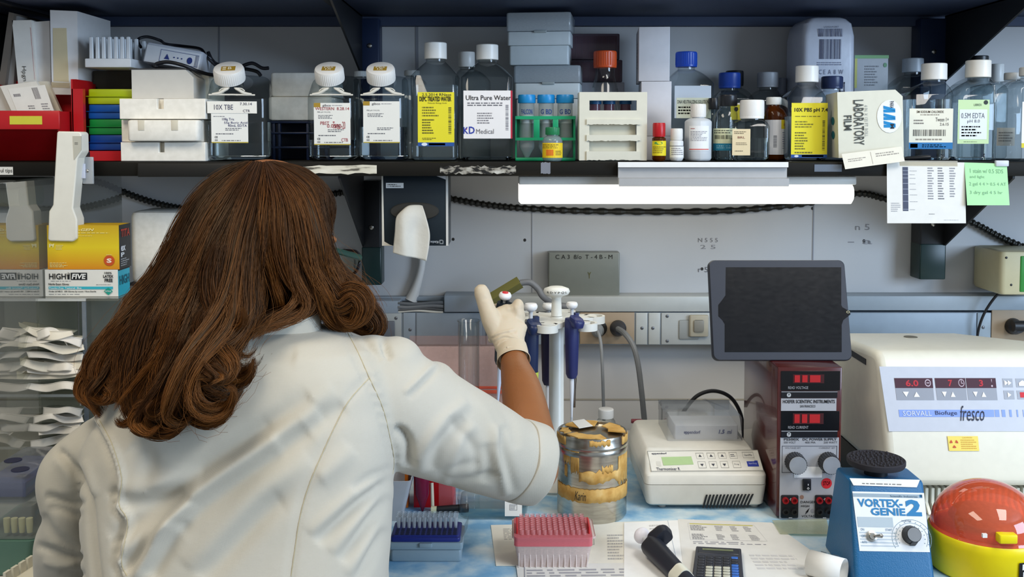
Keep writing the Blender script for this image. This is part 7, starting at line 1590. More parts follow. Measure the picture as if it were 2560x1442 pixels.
def torso(mb, m, inset=0, n=48, ex=2.6):
    vs = []; fs = []
    for (py, L_, R_, yc, hdp) in torso_rows:
        a = W(L_, py, yc); b = W(R_, py, yc); cx = (a.x+b.x)/2; hx = (b.x-a.x)/2-inset; hy = hdp-inset
        for j in range(n):
            q = 2*PI*j/n; c, s = math.cos(q), math.sin(q)
            vs.append((cx+hx*math.copysign(abs(c)**(2/ex), c), yc+hy*math.copysign(abs(s)**(2/ex), s), a.z))
    K = len(torso_rows)
    for i in range(K-1):
        for j in range(n): q = i*n+j; w = i*n+(j+1) % n; fs.append((w, q, q+n, w+n))
    fs.append(tuple(range(n))); fs.append(tuple(reversed(range((K-1)*n, K*n)))); mb.add(vs, fs, m)
torso(bb, DUM, .034)
# right arm
UA = [Wm(905, 965, 1.20, 80), Wm(1050, 1050, 1.235, 84), Wm(1180, 1110, 1.275, 80), Wm(1270, 1140, 1.305, 76), Wm(1318, 1158, 1.322, 73)]
ell(bb, rnd_ends(dense(UA)), DUM, 24)
FA = [Wm(1334, 1176, 1.325, 64), Wm(1329, 1120, 1.345, 67), Wm(1319, 1065, 1.372, 63), Wm(1311, 1010, 1.405, 56), Wm(1300, 960, 1.44, 48.5), Wm(1289, 922, 1.475, 38.5), Wm(1283, 890, 1.502, 32), Wm(1277, 862, 1.52, 27)]
ell(bb, rnd_ends(dense(FA)), DUM, 24)
# left arm (mostly inside the sleeve)
LA = [Wm(275, 1070, 1.19, 50), Wm(190, 1170, 1.18, 44), Wm(172, 1260, 1.178, 38), Wm(170, 1350, 1.195, 36), Wm(172, 1430, 1.22, 34), Wm(200, 1480, 1.30, 38)]
ell(bb, rnd_ends(dense(LA)), DUM, 20)
# gloved right hand shared by the glove and the body
hD = 1.535
def hand(mb, m, e=0.0, fingers=True):
    Hs = hD/F
    def q(px, py, d, ra, rb): return (W(px, py, d), ra*Hs+e, rb*Hs+e)
    # palm: wide across the picture, thinner in depth
    ell(mb, rnd_ends(dense([q(1280, 878, 1.512, 33, 25), q(1272, 850, 1.522, 39, 24), q(1268, 822, 1.532, 49, 23), q(1270, 800, 1.540, 45, 22), q(1281, 784, 1.545, 32, 19)])), m, 24, side=(1, 0, 0))
    mb.ball(W(1295, 767, 1.546), 14*Hs+e, 16*Hs+e, 19*Hs+e, m, 20, 12); mb.ball(W(1289, 792, 1.543), 23*Hs+e, 19*Hs+e, 34*Hs+e, m, 20, 12); mb.ball(W(1292, 824, 1.538), 22*Hs+e, 19*Hs+e, 34*Hs+e, m, 20, 12)
    # thumb, standing up from the side of the palm
    ell(mb, rnd_ends(dense([q(1244, 838, 1.530, 22, 22), q(1230, 802, 1.534, 24, 21), q(1219, 776, 1.538, 20, 18.5), q(1211, 752, 1.542, 18.5, 17), q(1205, 733, 1.545, 18, 16.5), q(1202, 724, 1.546, 15.5, 14)])), m, 20)
    # fingers wrap from the right edge round the far side of the pipette
    for k, (px, py, L_) in enumerate(((1296, 776, 1.0), (1299, 800, 1.08), (1298, 824, 1.0), (1292, 848, .86))):
        r_ = (13.2, 13.0, 12.4, 11.2)[k]; b0 = W(px, py, 1.540); u = .022*L_
        P = [b0+Vector((-.016, .002, -.002)), b0+Vector((-.006, .010, .0)), b0+Vector((-.002, .024*L_, .0)), b0+Vector((-.008, .042*L_, -.002)), b0+Vector((-.026*L_, .050, -.004)), b0+Vector((-.042*L_, .044, -.006)), b0+Vector((-.046*L_, .034, -.007))]
        R_ = [r_*1.02, r_*1.12, r_*1.0, r_*1.04, r_*.94, r_*.90, r_*.78]
        ell(mb, rnd_ends(dense([(p, r*Hs+e, r*Hs*.95+e) for p, r in zip(P, R_)], 4)), m, 16)
hand(bb, DUM, -.0022)
# legs, seated below the frame
for s in (-1, 1):
    hip = W(600, 1700, 1.13)+Vector((s*.09, 0, .02)); kn = hip+Vector((s*.05, .13, -.02)); kn.y = 1.22; an = Vector((kn.x, 1.10, .10))
    ell(bb, rnd_ends(dense([(hip, .085, .085), (kn, .06, .06), (kn+Vector((0, -.02, -.08)), .055, .055), ((kn+an)/2, .05, .05), (an, .035, .035), (an+Vector((0, .10, -.055)), .04, .03)])), DUM, 18)
me = remeshed(bb, .0030, 4)
body = finish(me, 'body', SKIN, person)
# eyes and mouth on the turned away face
for s in (-1, 1):
    mb = MB(); mb.T = HM; mb.ball((s*.031, .082, .004), .0125, .0125, .0125, mat('#e9e6e0', .2), 16, 10); mb.ball((s*.031, .0895, .004), .006, .0062, .006, mat('#2a180c', .2), 12, 8); mb.T = None; mb.build('eye', person)
mb = MB(); mb.T = HM; mb.ball((0, .0925, -.056), .021, .006, .0045, mat('#8f4a40', .4), 14, 6); mb.ball((0, .0905, -.0635), .018, .006, .0045, mat('#8f4a40', .4), 14, 6); mb.T = None; mb.build('lips', person)
# ---- glasses, worn: a thing of their own
gt = thing('eyeglasses', 'dark framed eyeglasses peeking out right of the hair', 'glasses', (0, 0, 0))
BF = mat('#14141a', .25); gl_ = lambda x, y, z: hd(x, y, z)
for s in (-1, 1):
    P = [gl_(s*.036+.027*math.copysign(abs(math.cos(a))**.7, math.cos(a)), .116-.012*abs(.036+.027*math.cos(a)*s)*8*.0-.0, -.002+.019*math.copysign(abs(math.sin(a))**.75, math.sin(a))) for a in [2*PI*i/28 for i in range(29)]]
    MB().tube(P, .0022, BF, 8, cap=False).build('rim', gt)
    mb = MB(); mb.add([tuple(p) for p in P[:-1]], [tuple(range(28))], clear('#e6f0ea', 1.5, .9, .08, '#c9d6cc', .02)); mb.build('lens', gt, smooth=0)
    MB().tube([gl_(s*.063, .114, .004), gl_(s*.074, .106, .006), gl_(s*.078, .05, .004), gl_(s*.079, .0, .0), gl_(s*.078, -.02, -.02)], .0024, mat('#1d3a30', .3), 8, flat=1.8).build('temple', gt)
MB().tube([gl_(-.010, .116, .004), gl_(0, .118, .008), gl_(.010, .116, .004)], .002, BF, 8).build('bridge', gt)

# ---- coat
cb = MB(); CD = SKIN
torso(cb, CD, 0, 64)
SL = [Wm(868, 968, 1.195, 122, 108), Wm(955, 1000, 1.205, 142, 120), Wm(1040, 1040, 1.225, 141, 122), Wm(1120, 1075, 1.25, 131, 120), Wm(1200, 1112, 1.275, 119, 113), Wm(1262, 1140, 1.298, 108, 104), Wm(1304, 1152, 1.312, 102, 96)]
ell(cb, rnd_ends(dense(SL)), CD, 40, side=(0, 0, 1))
LS = [Wm(325, 1045, 1.19, 50, 80), Wm(262, 1100, 1.183, 66, 86), Wm(196, 1160, 1.175, 76, 84), Wm(170, 1190, 1.172, 75, 82), Wm(163, 1225, 1.168, 70, 78), Wm(166, 1285, 1.168, 55, 74), Wm(165, 1345, 1.178, 72, 80), Wm(168, 1400, 1.19, 76, 82), Wm(170, 1480, 1.21, 74, 80)]
ell(cb, rnd_ends(dense(LS)), CD, 32)
# shoulder puffs on the raised side and skirt of the coat
cb.ball(W(925, 900, 1.205), .040, .045, .030, CD, 20, 12); cb.ball(W(985, 905, 1.215), .036, .045, .030, CD, 20, 12)
cb.ball(W(1085, 962, 1.245), .030, .04, .030, CD, 20, 12)
me = remeshed(cb, .0036, 14, .55)
co = vcos(me); no = vnor(me); px, py = project(co)
facing = np.clip(-(no[:, 1])*1.6+.35, 0, 1)
disp = np.zeros(len(co))
def stroke(pts, depth, w, taper=True, asym=0):
    """press (depth<0) or raise (depth>0) a fold that runs along pts in the picture, width w px"""
    global disp
    P = np.array([(p.x, p.y) for p in smooth_path([(a, b, 0) for a, b in pts], 8)]); best = np.full(len(px), 1e9); tt = np.zeros(len(px)); sd = np.zeros(len(px))
    A = P[:-1]; B = P[1:]; n = len(A)
    x0, x1 = P[:, 0].min()-4*w, P[:, 0].max()+4*w; y0, y1 = P[:, 1].min()-4*w, P[:, 1].max()+4*w
    idx = np.where((px > x0) & (px < x1) & (py > y0) & (py < y1))[0]
    if not len(idx): return
    q = np.stack([px[idx], py[idx]], 1); b_ = np.full(len(idx), 1e9); t_ = np.zeros(len(idx)); s_ = np.zeros(len(idx))
    for i in range(n):
        ab = B[i]-A[i]; L = max(1e-6, (ab**2).sum()); t = np.clip(((q-A[i]) @ ab)/L, 0, 1); pr = A[i]+t[:, None]*ab; dd = np.hypot(*(q-pr).T); m = dd < b_
        b_[m] = dd[m]; t_[m] = (i+t[m])/n; cr = ab[0]*(q[:, 1]-A[i][1])-ab[1]*(q[:, 0]-A[i][0]); s_[m] = np.sign(cr[m])*dd[m]
    env = np.sin(np.clip(t_, 0, 1)*PI)**.5 if taper else np.ones(len(idx))
    g = np.exp(-(b_/w)**2)
    if asym: g = g - asym*np.exp(-((s_-w*1.7)/(w*1.1))**2)
    disp[idx] += 1.35*depth*g*env
S = stroke
# broad diagonal folds of the back
S([(800, 1030), (700, 1090), (624, 1140), (511, 1219), (410, 1306), (308, 1385)], .009, 24, asym=1.0)
S([(770, 1075), (640, 1165), (520, 1250), (440, 1320)], -.007, 30)
S([(480, 1255), (413, 1321), (372, 1389), (330, 1450)], .007, 15, asym=1)
S([(460, 1300), (400, 1400), (375, 1442)], -.004, 20)
S([(800, 1190), (700, 1250), (646, 1298), (560, 1390), (500, 1450)], -.006, 28, asym=.6)

S([(300, 1262), (380, 1250), (480, 1236)], -.005, 22); S([(310, 1225), (400, 1208), (500, 1190)], .004, 26)

S([(860, 1010), (780, 1060), (690, 1105)], -.005, 26, asym=.5); S([(880, 1120), (800, 1190), (700, 1250)], .004, 26)
S([(330, 1110), (370, 1150), (360, 1230)], -.003, 26); S([(620, 860), (680, 880), (740, 890)], -.003, 26)
# seam of the left back, with buckles
S([(248, 1050), (280, 1110), (304, 1193), (298, 1260), (319, 1306), (304, 1400), (319, 1442)], .0045, 9, False, asym=.6)
S([(275, 1245), (287, 1232), (290, 1262)], -.004, 12); S([(285, 1345), (300, 1370), (290, 1390)], -.004, 12)
S0 = S; S = lambda p, d, *a, **k: S0(p, d*.5, *a, **k)
# crease between arm and back, sleeve folds of the left arm
S([(150, 1130), (184, 1170), (205, 1210), (221, 1257), (229, 1332), (244, 1460)], -.012, 10, False); S([(210, 1150), (228, 1200), (236, 1240)], .006, 12)
S([(110, 1240), (160, 1252), (208, 1260)], -.010, 10); S([(120, 1268), (165, 1276), (205, 1292)], -.006, 10); S([(105, 1285), (140, 1340), (200, 1375)], -.006, 13)
S([(90, 1362), (160, 1386), (208, 1393)], -.010, 9); S([(150, 1428), (185, 1434), (215, 1436)], -.006, 9); S([(110, 1400), (150, 1412), (190, 1410)], .005, 10)
S([(140, 1140), (170, 1180), (180, 1235)], .005, 16)
# armhole and sleeve of the raised arm
S([(870, 831), (920, 936), (957, 1019), (975, 1092), (987, 1147), (987, 1195)], -.0035, 7, False, asym=-.8)
S([(925, 943), (874, 1000), (838, 1065), (806, 1134), (773, 1212), (750, 1294), (737, 1377), (728, 1450)], -.0022, 7, False, asym=-.7)
S([(1010, 984), (1050, 945), (1095, 900)], .005, 8, asym=.8)
S([(985, 1070), (1008, 1080), (1024, 1115), (1020, 1165)], -.022, 12); S([(1035, 1150), (1028, 1110), (1012, 1075), (985, 1060)], .007, 11)
S([(1050, 1180), (1062, 1120), (1100, 1062), (1170, 1000)], .008, 16, asym=.5); S([(1080, 1175), (1100, 1120), (1127, 1085), (1164, 1045)], -.008, 15)
S([(1120, 1190), (1140, 1130), (1160, 1090), (1190, 1060)], .006, 14); S([(1190, 1195), (1190, 1130), (1150, 1075), (1120, 1040)], -.006, 14)
S([(1268, 1240), (1252, 1180), (1238, 1120), (1240, 1060)], .009, 12, asym=.7); S([(1215, 1210), (1225, 1160), (1215, 1110)], -.006, 14)
S([(1120, 1205), (1180, 1200), (1250, 1186)], -.007, 11); S([(1090, 1190), (1150, 1165), (1200, 1160)], -.004, 12)
S([(1240, 1000), (1280, 1060), (1290, 1120)], -.004, 13); S([(1190, 980), (1225, 1050), (1240, 1110)], .004, 14)
S([(955, 835), (962, 865), (975, 900)], -.012, 9); S([(905, 842), (925, 868), (955, 900)], -.006, 10)
S = S0; S([(985, 1193), (893, 1262), (792, 1354)], -.006, 16, asym=.6); S([(975, 1239), (920, 1308), (851, 1400)], -.006, 16, asym=.5); S([(965, 1320), (930, 1380), (890, 1450)], -.005, 14, asym=.5)
S([(985, 1170), (930, 1190), (880, 1225)], -.004, 12)
rs = np.random.RandomState(2)
for k in range(14):                                   # slight puckers along the seam of the arm hole
    t = k/13; x = 878+t*105; y = 850+t*330; S([(x+6, y), (x+22, y+3+rs.uniform(-3, 3)), (x+40, y+6)], .0012*rs.uniform(.4, 1), 5)
nz = np.array([noise.noise(Vector(c)*9)*.0022+noise.noise(Vector(c)*24)*.0009 for c in co])
co2 = co + no*((disp*facing)+nz)[:, None]
setco(me, co2)
def coatm(nt, N, L, p):
    p.inputs['Roughness'].default_value = .85
    try: p.inputs['Sheen Weight'].default_value = .15
    except Exception: pass
    tc = N.new('ShaderNodeTexCoord'); ramp_noise(nt, N, L, p, 5, [(.3, '#b4ae9f'), (.7, '#beb9ad')], 6)
    w1 = N.new('ShaderNodeTexWave'); w1.inputs['Scale'].default_value = 260; w1.bands_direction = 'Z'; w1.inputs['Distortion'].default_value = 2
    w2 = N.new('ShaderNodeTexWave'); w2.inputs['Scale'].default_value = 260; w2.bands_direction = 'X'; w2.inputs['Distortion'].default_value = 2
    for w in (w1, w2): L.new(tc.outputs['Object'], w.inputs[0])
    ad = N.new('ShaderNodeMath'); ad.operation = 'ADD'; L.new(w1.outputs[1], ad.inputs[0]); L.new(w2.outputs[1], ad.inputs[1])
    b = N.new('ShaderNodeBump'); b.inputs['Strength'].default_value = .12; b.inputs['Distance'].default_value = .0006; L.new(ad.outputs[0], b.inputs['Height'])
    n2 = N.new('ShaderNodeTexNoise'); n2.inputs['Scale'].default_value = 45; n2.inputs['Detail'].default_value = 3; L.new(tc.outputs['Object'], n2.inputs[0])
    b2 = N.new('ShaderNodeBump'); b2.inputs['Strength'].default_value = .25; b2.inputs['Distance'].default_value = .0015; L.new(n2.outputs[0], b2.inputs['Height']); L.new(b.outputs[0], b2.inputs['Normal']); L.new(b2.outputs[0], p.inputs['Normal'])
COAT = node_mat('white_cotton', coatm)
coat = finish(me, 'lab_coat', COAT, person)
bvh = BVHTree.FromPolygons([tuple(v) for v in co2.tolist()], [tuple(p.vertices) for p in me.polygons])
def onto(pxl, pyl, off=.0004):
    r = ray(pxl, pyl); h = bvh.ray_cast(EYE, r.normalized())
    return (h[0]-r.normalized()*off) if h[0] is not None else None
ST = mat('#b9ae8e', .8)
def seamline(pts):
    P = smooth_path([(a, b, 0) for a, b in pts], 10); Q = [onto(p.x, p.y) for p in P]; Q = [q for q in Q if q is not None]
    if len(Q) > 3: MB().tube(Q, .00042, ST, 5).build('seam', coat)
seamline([(870, 833), (895, 880), (920, 936), (957, 1019), (975, 1092), (985, 1147), (982, 1185)])
seamline([(925, 943), (874, 1000), (838, 1065), (806, 1134), (773, 1212), (750, 1294), (737, 1377), (728, 1440)])
seamline([(248, 1050), (280, 1110), (304, 1193), (298, 1260), (319, 1306), (304, 1400), (318, 1440)])
# cuff, rolled at the elbow
mb = MB(); e0, e1 = Vector(SL[5][0]), Vector(SL[6][0]); ax = (e1-e0).normalized(); s1 = SL[6][1]
P = [(e1-ax*.012, s1*1.02, s1*1.0), (e1-ax*.010, s1*1.045, s1*1.03), (e1+ax*.000, s1*1.04, s1*1.03), (e1+ax*.022, s1*1.0, s1*1.0), (e1+ax*.026, s1*.97, s1*.97), (e1+ax*.026, s1*.90, s1*.90), (e1+ax*.010, s1*.90, s1*.90), (e1-ax*.012, s1*.92, s1*.92)]
ell(mb, P, COAT, 48, side=(0, 0, 1), cap=False); n = 48; K = len(P); mb.add([mb.v[i] for i in range((K-1)*n, K*n)]+[mb.v[i] for i in range(n)], [(i, (i+1) % n, n+(i+1) % n, n+i) for i in range(n)], COAT)
cf = mb.build('cuff', coat, smooth=40)
for v in cf.data.vertices:
    v.co += Vector((noise.noise(v.co*30), noise.noise(v.co*30+Vector((5, 0, 0))), noise.noise(v.co*30+Vector((0, 7, 0)))))*.0025
su = cf.modifiers.new('s', 'SUBSURF'); su.levels = 1; su.render_levels = 2
# collar
mb = MB(); cc = W(662, 800, 1.205)
vs = []; n = 40; prof = [(.062, -.020), (.0625, .004), (.060, .010), (.057, .006), (.056, -.02)]
for (r_, z) in prof:
    for j in range(n):
        a = 2*PI*j/n; vs.append((cc.x+r_*1.08*math.cos(a), 1.208+r_*math.sin(a), cc.z+z+.006*math.sin(a)))
fs = [(i*n+j, i*n+(j+1) % n, (i+1) % 5*n+(j+1) % n, (i+1) % 5*n+j) for i in range(5) for j in range(n)]
mb.add(vs, fs, COAT); mb.build('collar', coat, smooth=50)
# trousers and stool under the frame
mb = MB()
for s in (-1, 1):
    hip = W(600, 1700, 1.13)+Vector((s*.09, 0, .02)); kn = hip+Vector((s*.05, .13, -.02)); kn.y = 1.22; an = Vector((kn.x, 1.10, .16))
    ell(mb, rnd_ends(dense([(hip, .105, .105), (kn, .075, .075), (kn+Vector((0, -.02, -.08)), .07, .07), ((kn+an)/2, .065, .065), (an, .06, .06)])), COAT, 18)
me = remeshed(mb, .006, 3); finish(me, 'trousers', mat('#2b2f3c', .8), person)
hz = W(600, 1700, 1.13).z-.11
t = thing('lab_stool', 'stool under the seated person, below the frame', 'stool', (W(600, 1700, 1.13).x, 1.10, 0)); MB().lathe([(.16, hz-.07), (.17, hz-.05), (.17, hz-.02), (.15, hz-.004)], BLACKP, 32).build('seat', t); MB().lathe([(.025, .05), (.025, hz-.07)], STEEL, 16).build('post', t)
for k in range(5):
    a = 2*PI*k/5; MB().tube([(0, 0, .06), (.24*math.cos(a), .24*math.sin(a), .02)], .015, BLACKP, 8).build('leg', t)

# ---- glove
gb = MB(); hand(gb, SKIN, .0012)
Hs = hD/F
ell(gb, dense([(W(1282, 893, 1.499), 38.5*Hs, 34*Hs), (W(1280, 880, 1.509), 37*Hs, 30*Hs), (W(1276, 862, 1.518), 38*Hs, 27*Hs)]), SKIN, 24, side=(1, 0, 0))
me = remeshed(gb, .0017, 5)
co = vcos(me); no = vnor(me); px, py = project(co); disp = np.zeros(len(co)); facing = np.clip(-no[:, 1]*1.5+.4, 0, 1)
for k, pts in enumerate(([(1238, 872), (1262, 852), (1292, 858), (1314, 868)], [(1232, 852), (1260, 838), (1300, 848)], [(1245, 885), (1270, 868), (1310, 876)], [(1290, 825), (1298, 842), (1306, 866)], [(1270, 826), (1292, 848), (1300, 872)], [(1250, 852), (1240, 880), (1246, 892)], [(1226, 842), (1250, 832), (1290, 822)])): S(pts, .0011, 3.2); S([(a+3, b+5) for a, b in pts], -.0010, 3)
S([(1250, 790), (1268, 782), (1290, 786)], -.0016, 10); S([(1206, 748), (1222, 746)], -.0005, 4); S([(1285, 770), (1303, 765)], .0012, 8)
setco(me, co+no*(disp*facing)[:, None])
GLV = mat('#cdbda4', .55, nz=.05, sc=30, bump=.2, bsc=120, sss=.1)
glove = finish(me, 'glove', GLV, person)
mb = MB(); P = []
c0 = W(1283, 900, 1.494); tdir = (W(1282, 870, 1.515)-W(1284, 910, 1.488)).normalized()
def cring(c, ra, rb, wob, ph):
    a = Vector((1, 0, 0)); a = (a-tdir*a.dot(tdir)).normalized(); b = tdir.cross(a); out = []
    for j in range(48):
        q = 2*PI*j/48; w = 1+wob*math.sin(3*q+ph)+wob*.6*math.sin(7*q+ph*2); out.append(c+a*math.cos(q)*ra*Hs*w+b*math.sin(q)*rb*Hs*w+tdir*.004*math.cos(q+.6))
    return out
rings = [cring(W(1279, 868, 1.515), 37.5, 29, .0, 0), cring(W(1280, 878, 1.510), 38.5, 32, .02, 1), cring(W(1281, 886, 1.504), 39, 33, .025, 2), cring(W(1282, 894, 1.499), 39.5, 34.5, .015, 3), cring(W(1284, 903, 1.493), 40.5, 36.5, .01, 3), cring(W(1284, 904.5, 1.492), 41.5, 37.5, .01, 3), cring(W(1284, 902, 1.494), 42, 38, .01, 3)]
loft3(mb, [[tuple(v) for v in r_] for r_ in rings], GLV, cap=(0, 0)); gc = mb.build('glove_cuff', glove, smooth=80); sm = gc.modifiers.new('s', 'SUBSURF'); sm.levels = 1; sm.render_levels = 1
# ---- pipette held in the hand
a_, b_ = W(1264, 722, 1.566), W(1244, 1012, 1.60); ax = (a_-b_).normalized(); L = (a_-b_).length
zq = ax; xq = Vector((.6, -.8, 0)); xq = (xq-zq*xq.dot(zq)).normalized(); yq = zq.cross(xq)
Lk = L/.2215*.24*.985
M = Matrix.Translation(b_) @ Matrix(((xq.x, yq.x, zq.x, 0), (xq.y, yq.y, zq.y, 0), (xq.z, yq.z, zq.z, 0), (0, 0, 0, 1))) @ Matrix.Rotation(2.4, 4, 'Z')
pipette('pipette', 'pipette with red dotted white plunger held in the gloved hand', M, Lk*.985, mat('#1b2430', .35), None, '#f0eeee', '#d2202c', shaft='#c4d0e6', press=.014)

# ---- hair
def hp(cx, cy): return (180+cx/2.0025, 390+cy/2.0025)
G = [
 [(880,45,1.262),(760,85,1.255),(640,190,1.245),(560,320,1.235),(490,470,1.225),(405,615,1.21),(305,715,1.195),(240,800,1.18),(175,900,1.165),(120,980,1.155),(85,1060,1.145),(95,1140,1.135),(140,1160,1.13)],
 [(895,42,1.25),(770,120,1.225),(660,250,1.205),(590,390,1.19),(520,550,1.175),(430,690,1.16),(340,810,1.145),(260,920,1.13),(190,1020,1.12),(135,1110,1.11),(70,1170,1.10),(75,1225,1.10),(140,1300,1.10)],
 [(905,42,1.24),(790,150,1.20),(690,300,1.175),(625,460,1.155),(560,620,1.14),(480,760,1.12),(400,880,1.10),(320,1000,1.09),(255,1100,1.08),(190,1180,1.075),(150,1215,1.07)],
 [(915,44,1.235),(830,190,1.18),(740,350,1.15),(675,500,1.13),(610,650,1.115),(540,800,1.095),(470,930,1.075),(400,1050,1.06),(330,1160,1.055),(270,1240,1.05),(225,1320,1.05)],
 [(922,44,1.235),(850,200,1.17),(775,380,1.135),(720,540,1.115),(670,700,1.10),(600,840,1.08),(530,970,1.06),(470,1090,1.045),(420,1190,1.035),(370,1270,1.03),(330,1330,1.03),(390,1390,1.035),(440,1375,1.04)],
 [(930,44,1.235),(875,210,1.165),(815,390,1.13),(775,560,1.11),(740,700,1.095),(690,830,1.075),(620,950,1.055),(560,1070,1.04),(510,1180,1.03),(470,1270,1.025),(470,1340,1.03),(540,1355,1.035),(600,1320,1.04)],
 [(936,44,1.235),(890,230,1.165),(850,420,1.13),(830,580,1.11),(815,710,1.095),(790,820,1.08),(700,930,1.06),(620,1040,1.04),(585,1150,1.03),(600,1240,1.02),(680,1295,1.03),(765,1255,1.035),(800,1170,1.045)],
 [(942,46,1.235),(905,240,1.165),(870,440,1.13),(860,600,1.115),(865,720,1.10),(860,800,1.09),(800,890,1.075),(690,960,1.06),(640,1010,1.05),(680,1060,1.04),(740,1090,1.04),(700,1130,1.04),(620,1110,1.045)],
 [(948,46,1.235),(920,260,1.165),(895,460,1.135),(885,620,1.125),(880,760,1.115),(860,850,1.10),(800,940,1.085),(765,1020,1.08),(760,1080,1.075),(800,1112,1.075),(860,1100,1.075),(905,1020,1.085)],
 [(954,48,1.235),(940,270,1.165),(925,470,1.14),(920,630,1.14),(915,720,1.145),(905,790,1.15),(890,830,1.16)],
 [(960,48,1.235),(990,260,1.165),(1000,470,1.145),(1015,630,1.15),(1040,720,1.155),(1070,790,1.165)],
 [(966,46,1.235),(1050,240,1.17),(1080,430,1.15),(1110,590,1.15),(1160,700,1.155),(1190,760,1.16),(1140,800,1.15),(1020,830,1.13),(930,870,1.11),(860,940,1.095)],
 [(974,44,1.24),(1100,220,1.175),(1150,410,1.16),(1200,580,1.165),(1260,700,1.175),(1300,780,1.19),(1360,850,1.21),(1430,880,1.24)],
 [(984,44,1.245),(1150,190,1.195),(1215,370,1.18),(1265,540,1.19),(1320,660,1.20),(1290,720,1.20),(1270,780,1.20),(1330,860,1.215),(1420,890,1.235),(1470,880,1.25)],
 [(994,44,1.25),(1170,160,1.215),(1215,300,1.20),(1235,450,1.21),(1300,590,1.22),(1400,670,1.225),(1450,760,1.235),(1460,830,1.245),(1400,800,1.24),(1360,760,1.235),(1400,720,1.24)],
 [(1004,44,1.255),(1160,110,1.24),(1235,200,1.235),(1245,320,1.24),(1240,460,1.245),(1305,590,1.245),(1420,680,1.25),(1480,770,1.255),(1510,850,1.26),(1480,890,1.26)],
 [(1012,46,1.265),(1140,80,1.26),(1225,150,1.265),(1275,240,1.28),(1275,310,1.29),(1235,390,1.275),(1255,500,1.265),(1310,580,1.265),(1400,660,1.27),(1460,740,1.27),(1520,850,1.27)],
]
NT = 36; GG = []
for g in G:
    P = [W(*hp(a, b), d) for a, b, d in g]; P = smooth_path(P, 12)
    L = np.array([[p.x, p.y, p.z] for p in P]); s = np.r_[0, np.cumsum(np.linalg.norm(np.diff(L, axis=0), axis=1))]; s /= s[-1]
    tn = np.linspace(0, 1, NT); GG.append(np.stack([np.interp(tn, s, L[:, k]) for k in range(3)], 1))
GG = np.array(GG)                                   # guides x NT x 3
gc_ = np.mean(GG[:, 12:30].reshape(-1, 3), 0)
rs = np.random.RandomState(11); tt = np.linspace(0, 1, NT)
camp = np.array(EYE)
def centre(u):
    x = u*(len(GG)-1); i = int(min(len(GG)-2, math.floor(x))); f = x-i; f = f*f*(3-2*f)*.5+f*.5
    # keep different curls apart near the tips
    w = f + (round(f)+(.22*(f-round(f)))-f)*np.clip((tt-.38)/.35, 0, 1)
    return GG[i]*(1-w)[:, None]+GG[i+1]*w[:, None]
strv = []; strf = []; strc = []; base = 0
def add_strand(P, rad, sides, shade):
    global base
    n = len(P); T = np.gradient(P, axis=0); T /= np.linalg.norm(T, axis=1)[:, None]+1e-9
    up = np.array([0, 1., 0]); A = np.cross(T, up); A /= np.linalg.norm(A, axis=1)[:, None]+1e-9; B_ = np.cross(T, A)
    q = 2*np.pi*np.arange(sides)/sides
    V = P[:, None, :]+(A[:, None, :]*np.cos(q)[None, :, None]+B_[:, None, :]*np.sin(q)[None, :, None])*rad[:, None, None]
    strv.append(V.reshape(-1, 3)); i = np.arange(n-1)[:, None]*sides; j = np.arange(sides)[None, :]; j2 = (j+1) % sides
    Fq = np.stack([i+j, i+j2, i+sides+j2, i+sides+j], -1).reshape(-1, 4)+base; strf.append(Fq); strc.append(np.repeat(shade, sides)); base += n*sides
NCL = 620
clumps = []; LK = 58; lo = rs.uniform(-1, 1, (LK, 4))
